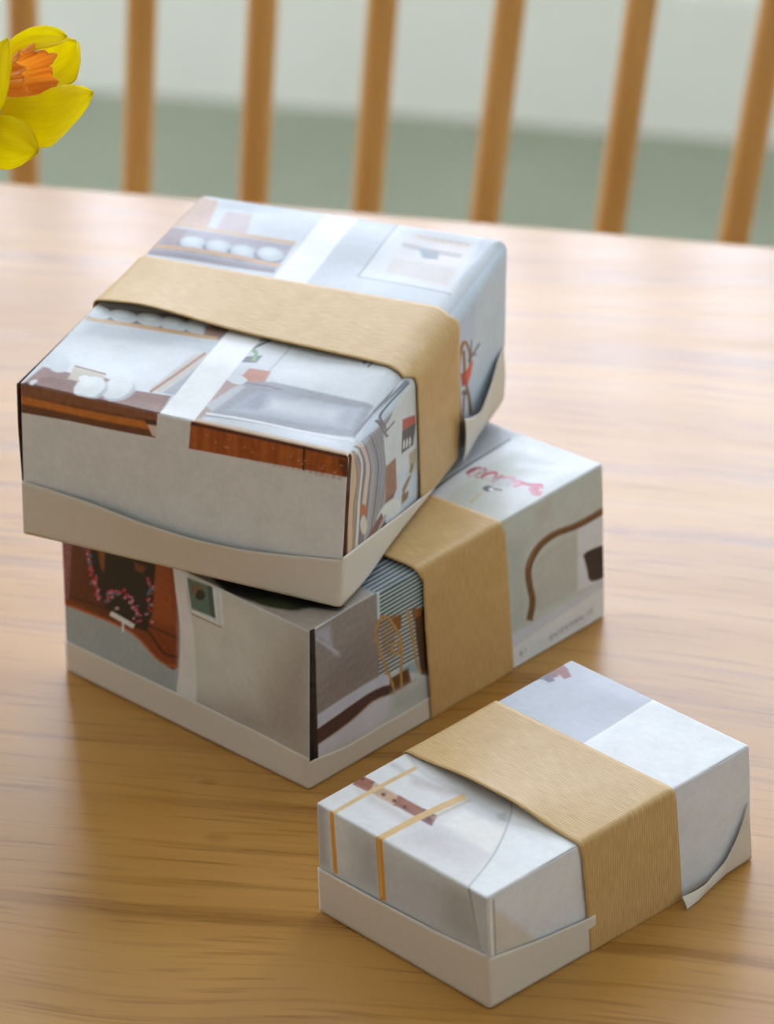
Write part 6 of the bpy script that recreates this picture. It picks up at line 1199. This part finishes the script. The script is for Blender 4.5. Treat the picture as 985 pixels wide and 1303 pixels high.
def body(B, parent, bumps, step=0.3):
    """closed wrapped body of six gridded faces, each carrying its print"""
    w, d, h = B.w, B.d, B.h
    vs, fs, cs, off = [], [], [], 0
    hid = {'back': 'e6e4e0', 'left': 'd8d4cc', 'bottom': '7a5a44'}
    for name, (n1, n2) in dict(t=(w, d), l=(w, h), r=(d, h), back=(h, w), left=(h, d), bottom=(d, w)).items():
        st = step if name in 'tlr' else 2.5
        a = np.linspace(0, n1, int(n1 / st) + 2)
        b = np.linspace(0, n2, int(n2 / st) + 2)
        A, Bb = [q.ravel() for q in np.meshgrid(a, b, indexing='ij')]
        z = np.zeros_like(A)
        p = {'t': (A, Bb, z + h), 'l': (A, z, Bb), 'r': (z + w, A, Bb), 'back': (Bb, z + d, A), 'left': (z, Bb, A), 'bottom': (Bb, A, z)}[name]
        p = np.stack(p, 1)
        nrm = {'t': (0, 0, 1), 'l': (0, -1, 0), 'r': (1, 0, 0), 'back': (0, 1, 0), 'left': (-1, 0, 0), 'bottom': (0, 0, -1)}[name]
        edge = np.clip(np.minimum(np.minimum(A, n1 - A), np.minimum(Bb, n2 - Bb)) / 6, 0, 1)
        q = B.fold(p)
        q = q + np.array(nrm) * (bumps.get(name, lambda x, y: 0 * x)(A, Bb) * (edge if name != 'r' else 1))[:, None]
        vs.append(B.map(q))
        fs.append(grid_faces(len(a), len(b)) + off)
        off += len(A)
        if name in 'tlr':
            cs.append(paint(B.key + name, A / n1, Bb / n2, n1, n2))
        else:
            cs.append(np.tile(np.array(srgb(hid[name])), (len(A), 1)))
    V, F, Cc = np.concatenate(vs), np.concatenate(fs), np.concatenate(cs)
    o = mesh_obj('wrapped_body', V, F, M_PRINT, parent)
    at = o.data.color_attributes.new('print', 'FLOAT_COLOR', 'POINT')
    at.data.foreach_set('color', np.ascontiguousarray(np.c_[Cc, np.ones(len(Cc))], dtype=np.float32).ravel())
    return o


def thicken(o, t):
    m = o.modifiers.new('thickness', 'SOLIDIFY')
    m.thickness = t / 1000
    m.offset = -1
    return o


def band(B, parent, tl, tr, rt, rb, off=0.45, rc=1.4, lift=None, nw=28):
    """closed kraft band around the box; tl, tr, rt, rb are (b0, b1) fractions of the depth at the top's left edge,
    the top's right edge, near the top of the right side and at its foot"""
    w, d, h = B.w, B.d, B.h
    L = [0, h, h + w, h + w + h, 2 * h + 2 * w]          # up the left side, over the top, down the right, back under
    sts = []
    seglen = [h, w, h, w]
    S = np.unique(np.concatenate([np.linspace(0, L[4], 420), np.array(L[:4]) + 1e-6]))
    ys = [tl, tl, tr, rt, rb, ((rb[0] + tl[0]) / 2, (rb[1] + tl[1]) / 2), tl]
    xs = [0, h, h + w, h + w + 4, h + w + h, h + w + h + w / 2, L[4]]
    b0 = np.interp(S, xs, [y[0] for y in ys]) * d
    b1 = np.interp(S, xs, [y[1] for y in ys]) * d
    t = np.linspace(0, 1, nw)
    SS, TT = [q.ravel() for q in np.meshgrid(S, t, indexing='ij')]
    Y = (b0[:, None] * (1 - t) + b1[:, None] * t).ravel()
    x = np.where(SS <= L[1], 0, np.where(SS <= L[2], SS - L[1], np.where(SS <= L[3], w, w - (SS - L[3]))))
    z = np.where(SS <= L[1], SS, np.where(SS <= L[2], h, np.where(SS <= L[3], h - (SS - L[2]), 0)))
    p = np.stack([x, np.clip(Y, 1, d - 1), z], 1)
    q = B.fold(p, 1.0)
    # outward direction in the x-z plane, radiating at the corners
    c = np.stack([np.clip(p[:, 0], rc + 1.2, w - rc - 1.2), np.clip(p[:, 2], rc + 1.2, h - rc - 1.2)], 1)
    R = B.radius(p[:, 1]) if B.r1 is not None else np.full(len(p), rc + 1.2)
    c[:, 0] = np.where((p[:, 0] > w - R) & (p[:, 2] > h - R), w - R, c[:, 0])
    c[:, 1] = np.where((p[:, 0] > w - R) & (p[:, 2] > h - R), h - R, c[:, 1])
    n = np.stack([q[:, 0] - c[:, 0], q[:, 2] - c[:, 1]], 1)
    n /= np.maximum(np.linalg.norm(n, axis=1, keepdims=True), 1e-9)
    g = np.full(len(p), off)
    if lift is not None:
        g = g + lift(SS, TT, L)
    g = g + 0.10 * wob(SS, Y, 2.0)
    q[:, 0] += n[:, 0] * g
    q[:, 2] += n[:, 1] * g
    V = B.map(q)
    F = grid_faces(len(S), nw, flip=True)
    o = mesh_obj('kraft_band', V, F, M_KRAFT, parent, uv=np.stack([Y, SS], 1))
    return thicken(o, 0.22)


def cuff(B, parent, lcurve, rcurve, rend, name, bulge_l, bulge_r, off=0.4, zb=0.3, ns=160, nt=14):
    """folded-up paper margin around the foot of the box: along the left end, round the front corner, along the right side"""
    w, d, h = B.w, B.d, B.h
    lx, lz = np.array(lcurve).T
    rx, rz = np.array(rcurve).T
    S = np.concatenate([np.linspace(0, 1, ns // 2), 1 + np.linspace(0.004, 1, ns // 2)])
    t = np.linspace(0, 1, nt)
    SS, TT = [q.ravel() for q in np.meshgrid(S, t, indexing='ij')]
    onl = SS <= 1
    s2 = np.clip(SS - 1, 0, 1)
    ytop, ybot = rend
    yend = ybot + (ytop - ybot) * TT
    bb = s2 * yend
    zt = np.where(onl, np.interp(SS, lx, lz), np.interp(s2 * ytop, rx, rz)) * h
    Z = zb + (np.maximum(zt, zb + 0.3) - zb) * TT
    rc = 0.9
    x = np.where(onl, SS * w, w)
    y = np.where(onl, 0, bb * d)
    p = np.stack([x, y, Z], 1)
    # round the vertical fold
    c = np.stack([np.clip(p[:, 0], -1, w - rc), np.clip(p[:, 1], rc, 1e6)], 1)
    dv = p[:, :2] - c
    ln = np.maximum(np.linalg.norm(dv, axis=1, keepdims=True), 1e-9)
    n = dv / ln
    g = off + np.where(onl, bulge_l(SS, TT), bulge_r(s2, TT))
    p[:, :2] = c + n * (rc + g[:, None])
    V = B.map(p)
    o = mesh_obj(name, V, grid_faces(len(S), nt), M_WHITE, parent)
    return thicken(o, 0.18)


def flap(B, parent, top, bot, name, n=60, nt=14, belly=0.0):
    """a loose paper flap between two curves of local millimetre points; belly bows it outwards"""
    top, bot = np.array(top, float), np.array(bot, float)
    s = np.linspace(0, 1, n)

    def even(c):
        k = np.r_[0, np.cumsum(np.linalg.norm(np.diff(c, axis=0), axis=1))]
        return np.stack([np.interp(s, k / k[-1], c[:, i]) for i in range(3)], 1)
    T2, B2 = even(top), even(bot)
    for i in range(3):                       # ease the corners of the curves
        T2[1:-1] = (T2[:-2] + 2 * T2[1:-1] + T2[2:]) / 4
        B2[1:-1] = (B2[:-2] + 2 * B2[1:-1] + B2[2:]) / 4
    t = np.linspace(0, 1, nt)
    P = B2[:, None] * (1 - t[None, :, None]) + T2[:, None] * t[None, :, None]
    P[:, :, 0] += belly * np.sin(np.pi * t)[None]
    o = mesh_obj(name, B.map(P.reshape(-1, 3)), grid_faces(n, nt), M_WHITE, parent)
    return thicken(o, 0.18)


def paper_box(B, label):
    return thing('paper_box', label, 'box', Matrix.Translation(B.org), 'gift boxes folded from magazine pages')


sm = lambda x, a, b: np.clip((x - a) / (b - a), 0, 1) ** 2 * (3 - 2 * np.clip((x - a) / (b - a), 0, 1))


def slit(width, depth, z0=0.0):
    """the dark gap where the side sheet meets the end at the front corner; wider towards the foot"""
    def f(y, z):
        ww = width(z)
        return -depth * sm(y, 0.45, 0.75) * (1 - sm(y, ww, ww + 0.35))
    return f


# ---- large box standing on the table
BM = Box('M', 97.0, 124.0, 52.0)
sM = slit(lambda z: 1.5 + 1.6 * (1 - z / 52.0), 20.0)  # slit walls are also painted dark on Mr, standing in for shade
rM = paper_box(BM, 'lower paper box on the table with a brown cabinet picture, other box stacked on it')
body(BM, rM, {'t': lambda x, y: 0.35 * wob(x, y, 1.0, 1.3), 'l': lambda x, z: 0.25 * wob(x, z, 2.2),  # dark strip on Mt is part picture, part painted shadow of the upper box
              'r': lambda y, z: sM(y, z) + 0.25 * wob(y, z, 3.1) * np.clip(np.minimum(y, z) / 8, 0, 1)})  # Mr carries light strokes painted as highlights on its creases
cuff(BM, rM, [[-0.0043, 0.1973], [0.2574, 0.1991], [0.519, 0.2109], [0.7735, 0.2126], [1.0, 0.202]], [[0.0173, 0.1765], [0.1172, 0.1394], [0.2186, 0.1426], [0.3215, 0.1408], [0.3997, 0.1483]], (0.44, 0.44), 'paper_cuff', lambda s, t: 0 * s, lambda s, t: 0 * s, off=0.25)
band(BM, rM, (0.33, 0.60), (0.34, 0.632), (0.362, 0.645), (0.392, 0.671), off=0.55,
     lift=lambda S, t, L: 0.5 * np.exp(-((S - L[2]) / 14) ** 2) * (1 - t))

# ---- box lying across it
BT = Box('T', 96.0, 127.0, 48.5, ([0, 0.06, 0.2, 0.5, 0.8, 0.97, 1], [1.2, 3.0, 6.5, 8.0, 6.0, 4.0, 3.0]))
sT = slit(lambda z: 1.3 + 1.2 * (1 - z / 48.5), 12.0)  # slit walls are painted dark brown on Tr to deepen the shade
rT = paper_box(BT, 'upper paper box with kitchen pictures and a white stripe, stacked askew on the other')
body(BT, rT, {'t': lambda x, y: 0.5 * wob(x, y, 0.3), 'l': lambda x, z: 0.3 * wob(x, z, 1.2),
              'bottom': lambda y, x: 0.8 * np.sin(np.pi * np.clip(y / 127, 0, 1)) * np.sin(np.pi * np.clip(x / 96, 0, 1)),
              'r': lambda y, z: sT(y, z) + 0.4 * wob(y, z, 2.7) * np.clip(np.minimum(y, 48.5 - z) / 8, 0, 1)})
cuff(BT, rT, [[0.0054, 0.3621], [0.2283, 0.3383], [0.3773, 0.3006], [0.5502, 0.2701], [0.6972, 0.2642], [0.8426, 0.2842], [0.9932, 0.3232]], [[-0.0138, 0.3478], [0.1576, 0.2411], [0.3241, 0.1408], [0.5236, 0.0454]], (0.53, 0.27), 'paper_cuff',
     lambda s, t: 2.6 * np.sin(np.pi * np.clip((s - 0.02) / 0.94, 0, 1)) ** 1.3 * t ** 1.2 + 0.2 * t,
     lambda s, t: 0.9 * np.sin(np.pi * np.clip(s, 0, 1)) * (1 - t) + 1.2 * s ** 2 * t)
band(BT, rT, (0.398, 0.648), (0.36, 0.65), (0.40, 0.668), (0.462, 0.698), off=0.5,
     lift=lambda S, t, L: (1.7 * np.exp(-((S - L[1] - 16) / 17) ** 2) + 0.5 * sm(S, L[1], L[1] + 15) * (1 - sm(S, L[2] - 15, L[2] + 5))) * (1 - t) ** 1.5)
flap(BT, rT, [[99.6, 84.57, 15.28], [99.5, 91.59, 12.27], [99.3, 98.83, 10.15], [99.0, 104.04, 11.71], [98.4, 110.07, 13.55], [97.6, 116.59, 16.59], [96.5, 124.84, 17.82]], [[98.49, 87.89, -0.12], [97.09, 101.79, -0.33], [96.51, 115.69, -0.23], [96.1, 127.37, 0.09]], 'paper_flap', belly=0.6)

# the loose edge of the sheet on its hidden left side stands off a little at the front
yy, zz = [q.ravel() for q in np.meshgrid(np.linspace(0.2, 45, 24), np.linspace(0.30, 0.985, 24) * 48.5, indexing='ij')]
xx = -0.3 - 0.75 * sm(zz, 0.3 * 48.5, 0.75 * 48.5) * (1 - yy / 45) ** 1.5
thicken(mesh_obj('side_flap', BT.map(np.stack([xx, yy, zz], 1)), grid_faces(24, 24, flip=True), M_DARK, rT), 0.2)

# ---- small box in front
BS = Box('S', 62.0, 98.5, 34.8)
sS = slit(lambda z: 0.55, 0.6)
rS = paper_box(BS, 'small white paper box alone at the front right, with gold ribbon lines printed on it')
body(BS, rS, {'t': lambda x, y: 0.25 * wob(x, y, 2.0, 1.2), 'l': lambda x, z: 0.2 * wob(x, z, 0.7),
              'r': lambda y, z: sS(y, z) + 0.25 * wob(y, z, 1.3) * np.clip(np.minimum(y, z) / 8, 0, 1)})
cuff(BS, rS, [[-0.0075, 0.4108], [0.354, 0.43], [0.6785, 0.4528], [1.0177, 0.4959]], [[0.0108, 0.464], [0.1669, 0.3885], [0.3702, 0.3226]], (0.385, 0.385), 'paper_cuff', lambda s, t: 0.3 * t * np.sin(np.pi * s),
     lambda s, t: 0.5 * t * np.sin(np.pi * s * 0.6))
band(BS, rS, (0.335, 0.69), (0.332, 0.695), (0.342, 0.701), (0.366, 0.716), off=0.5,
     lift=lambda S, t, L: 2.2 * sm(S, L[1] + 2, L[1] + 26) * (1 - sm(S, L[2] - 26, L[2] - 2)) * (1 - t) ** 2)
flap(BS, rS, [[64.94, 67.92, 3.51], [64.97, 72.7, 3.0], [65.28, 77.21, 3.51], [63.2, 82.96, 3.26], [63.5, 86.66, 5.38], [63.5, 91.09, 9.94], [63.1, 94.15, 13.95], [62.6, 96.73, 18.6]], [[66.86, 67.78, 0.6], [66.06, 73.22, 0.6], [64.53, 79.52, 0.6], [62.9, 87.53, 0.53], [62.45, 97.97, 0.46]], 'torn_flap', belly=0.2)

# ---- page lettering printed upside down on the lower box's margin
def lettering(parent, B, text, right_b, right_c, left_b, left_c, height, name='page_lettering'):
    cu = bpy.data.curves.new(name, 'FONT')
    cu.body = text
    cu.size = 1.0
    cu.space_character = 1.25
    tmp = bpy.data.objects.new(name, cu)
    COL.objects.link(tmp)
    dg = bpy.context.evaluated_depsgraph_get()
    me = bpy.data.meshes.new_from_object(tmp.evaluated_get(dg))
    bpy.data.objects.remove(tmp)
    co = np.empty(len(me.vertices) * 3)
    me.vertices.foreach_get('co', co)
    co = co.reshape(-1, 3)
    wd = co[:, 0].max()
    # upside down: text starts at the right end and runs left, its top towards the foot of the box
    f = co[:, 0] / wd
    b = right_b + (left_b - right_b) * f
    c = right_c + (left_c - right_c) * f - co[:, 1] * height / B.h
    p = np.stack([np.full(len(co), B.w + 0.16), b * B.d, c * B.h], 1)
    me.vertices.foreach_set('co', B.map(p).ravel().astype(np.float32))
    me.materials.clear()
    me.materials.append(M_INK)
    me.update()
    o = bpy.data.objects.new(name, me)
    COL.objects.link(o)
    o.parent = parent
    o['label'] = 'small grey lettering printed upside down'
    return o


lettering(rM, BM, '21 MAGAZINE', 0.955, 0.105, 0.80, 0.085, 2.3)
lettering(rM, BM, '19', 0.722, 0.10, 0.697, 0.097, 2.3)

# ------------------------------------------------------------------ daffodil in a vase left of the frame
FL = json.loads('''{"C": [[-0.09865, 0.93796, 0.19319], [-0.08782, 0.93519, 0.1903], [-0.08182, 0.93984, 0.19041], [-0.0756, 0.94713, 0.19316]], "D": [[-0.10978, 0.93684, 0.18917], [-0.10088, 0.93113, 0.18717], [-0.09491, 0.93122, 0.18529], [-0.0895, 0.93324, 0.18277]], "E": [[-0.10389, 0.93427, 0.18868], [-0.10097, 0.93456, 0.19733], [-0.09946, 0.94037, 0.20359], [-0.09693, 0.94757, 0.20821]], "A": [[-0.10065, 0.94955, 0.1995], [-0.09333, 0.9514, 0.20482], [-0.08734, 0.95423, 0.20577], [-0.08282, 0.95906, 0.20416]], "B": [[-0.09935, 0.96129, 0.19183], [-0.08889, 0.96556, 0.19124], [-0.08294, 0.96623, 0.19448], [-0.08037, 0.96568, 0.19961]], "G": [[-0.1085, 0.95272, 0.19291], [-0.11321, 0.96135, 0.19599], [-0.11649, 0.96577, 0.19976], [-0.11956, 0.96782, 0.20341]], "corona": [[-0.10335, 0.9529, 0.19322], [-0.0835, 0.95164, 0.19709]], "stem": [[-0.10718, 0.94894, 0.1923], [-0.11549, 0.95071, 0.19341], [-0.12478, 0.94894, 0.19027]]}''')
BAS = [Vector(b) for b in json.loads('''[[0.99994, -0.0052, -0.00924], [0.0106, 0.49077, 0.87122], [0.0, 0.87127, -0.4908]]''')]
M_PETAL = petal_material('yellow_petal', 'f4e400', 'fcf000', 'fff420')
M_CORONA = petal_material('orange_corona', (255, 222, 150), (255, 208, 120), (255, 196, 100))
M_STEM = painted_material('green_stem', '6f8f3a', '7f9f48', 60, 0.45)
VASE = Vector((-0.195, 0.955, 0))
vase = thing('vase', 'plain white glazed vase at the left table side holding the daffodil', 'vase', Matrix.Translation(VASE))
prof = [(0.0, 0.0), (0.026, 0.0), (0.031, 0.006), (0.036, 0.03), (0.033, 0.06), (0.022, 0.082), (0.019, 0.095), (0.0225, 0.106),
        (0.0205, 0.106), (0.017, 0.095), (0.02, 0.081), (0.031, 0.058), (0.033, 0.03), (0.028, 0.008), (0.0, 0.005)]
ns = 40
V = [(r * math.cos(2 * math.pi * k / ns), r * math.sin(2 * math.pi * k / ns), z) for r, z in prof for k in range(ns)]
F = [(i * ns + k, i * ns + (k + 1) % ns, (i + 1) * ns + (k + 1) % ns, (i + 1) * ns + k) for i in range(len(prof) - 1) for k in range(ns)]
mesh_obj('body', V, F, M_VASE, vase)

FO = Vector(FL['corona'][0])
flower = thing('daffodil', 'yellow daffodil with a frilled orange trumpet, reaching in from the left', 'flower', Matrix.Translation(FO))


def bez(P, t):
    P = [np.array(p) for p in P]
    t = np.asarray(t)[:, None]
    return (1 - t) ** 3 * P[0] + 3 * (1 - t) ** 2 * t * P[1] + 3 * (1 - t) * t ** 2 * P[2] + t ** 3 * P[3]


def through(P):
    """bezier handles so the curve passes P1 and P2 at 1/3 and 2/3"""
    P = [np.array(p) for p in P]
    a = 27 * P[1] - 8 * P[0] - P[3]
    b = 27 * P[2] - P[0] - 8 * P[3]
    return [P[0], (2 * a - b) / 18, (2 * b - a) / 18, P[3]]


def petal(key, side, width, cup, prof, tip=0.0, n=36, m=21, ruf=0.0004):
    t = np.linspace(0, 1, n)
    C = bez(through(FL[key]), t) - np.array(FO)
    tan = np.gradient(C, axis=0)
    tan /= np.linalg.norm(tan, axis=1, keepdims=True)
    sv = np.array(side[0] * BAS[0] + side[1] * BAS[1] - side[2] * BAS[2])
    sv = sv[None] - tan * (tan @ sv)[:, None]
    sv /= np.linalg.norm(sv, axis=1, keepdims=True)
    nv = np.cross(sv, tan)
    s = np.linspace(-1, 1, m)
    wd = width * np.interp(t, *prof)
    P = (C[:, None] + sv[:, None] * (wd[:, None] * s)[..., None]
         + nv[:, None] * (cup * wd[:, None] * (s ** 2)[None] + ruf * np.sin(9 * s[None] + 7 * t[:, None]) * t[:, None])[..., None])
    uv = np.stack(np.meshgrid(t, s, indexing='ij')[::-1], -1).reshape(-1, 2)
    o = mesh_obj('petal', P.reshape(-1, 3), grid_faces(n, m), M_PETAL, flower, uv=uv)
    return thicken(o, 0.35)


PW = ([0, 0.12, 0.3, 0.5, 0.7, 0.85, 0.95, 1], [0.35, 0.6, 0.9, 1.0, 0.93, 0.68, 0.34, 0.02])
BW = ([0, 0.2, 0.45, 0.7, 0.85, 0.95, 1], [0.3, 0.5, 0.8, 1.0, 0.9, 0.55, 0.1])
petal('C', (0.25, 1, 0.45), 0.0086, 0.25, PW)
petal('D', (0.2, 1, 0.35), 0.0074, 0.15, PW)
petal('E', (1, 0.1, -0.3), 0.0042, -0.3, PW)
petal('A', (-0.1, 1, -0.5), 0.0034, -0.4, PW)
petal('B', (0.3, -1, 0.3), 0.0085, 0.35, BW)
petal('G', (0.6, 0.7, 0.2), 0.0075, 0.2, PW)

# frilled trumpet
c0, c1 = Vector(FL['corona'][0]) - FO, Vector(FL['corona'][1]) - FO
ax = (c1 - c0).normalized()
ax = (ax - BAS[2] * 0.55).normalized()         # its mouth turns a little to the viewer
e1 = ax.cross(Vector((0, 0, 1))).normalized()
e2 = e1.cross(ax).normalized()
n, m = 30, 120
cl = (c1 - c0).length * 0.86
V, UVc = [], []
for i in range(n):
    t = i / (n - 1)
    r = 0.0036 + 0.0022 * t + 0.0009 * max(0, t - 0.7) / 0.3
    for k in range(m):
        th = 2 * math.pi * k / m
        fr = max(0, t - 0.35) / 0.65
        rr = r + fr ** 1.5 * (0.0007 * math.sin(7 * th + 0.7) + 0.0005 * math.sin(15 * th + 2) + 0.0004 * math.sin(27 * th))
        zz = cl * t + fr ** 2 * (0.0011 * math.sin(5 * th) + 0.0006 * math.sin(13 * th + 1) + 0.0003 * math.sin(31 * th))
        V.append(c0 + ax * zz + e1 * rr * math.cos(th) + e2 * rr * math.sin(th))
        UVc.append((k / m * 6, t))
F = [(i * m + k, i * m + (k + 1) % m, (i + 1) * m + (k + 1) % m, (i + 1) * m + k) for i in range(n - 1) for k in range(m)]
thicken(mesh_obj('corona', np.array([tuple(v) for v in V]), np.array(F), M_CORONA, flower, uv=np.array(UVc)), 0.4)
bm = bmesh.new()
add_tube(bm, [c0 - ax * 0.004, c0 + ax * 0.001, c0 + ax * 0.004], [0.0028, 0.0042, 0.0045], 16)
bm_obj('perianth_tube', bm, material('tube_yellow', 'e6cf20', 0.5, 0.3)[0], flower, smooth=True)
bm = bmesh.new()
sp = [Vector(FL['stem'][0]) - FO, Vector(FL['stem'][1]) - FO, Vector(FL['stem'][2]) - FO,
      Vector((-0.146, 0.951, 0.176)) - FO, Vector((-0.170, 0.952, 0.150)) - FO, Vector((-0.187, 0.953, 0.112)) - FO,
      Vector((-0.195, 0.955, 0.05)) - FO, Vector((-0.196, 0.956, 0.0075)) - FO]
pts = []
for i in range(len(sp) - 1):
    for k in range(5):
        pts.append(sp[i].lerp(sp[i + 1], k / 5))
pts.append(sp[-1])
add_tube(bm, pts, [0.0034 if i < 5 else 0.0023 for i in range(len(pts))], 12)
bm_obj('stem', bm, M_STEM, flower, smooth=True)

bpy.context.view_layer.update()
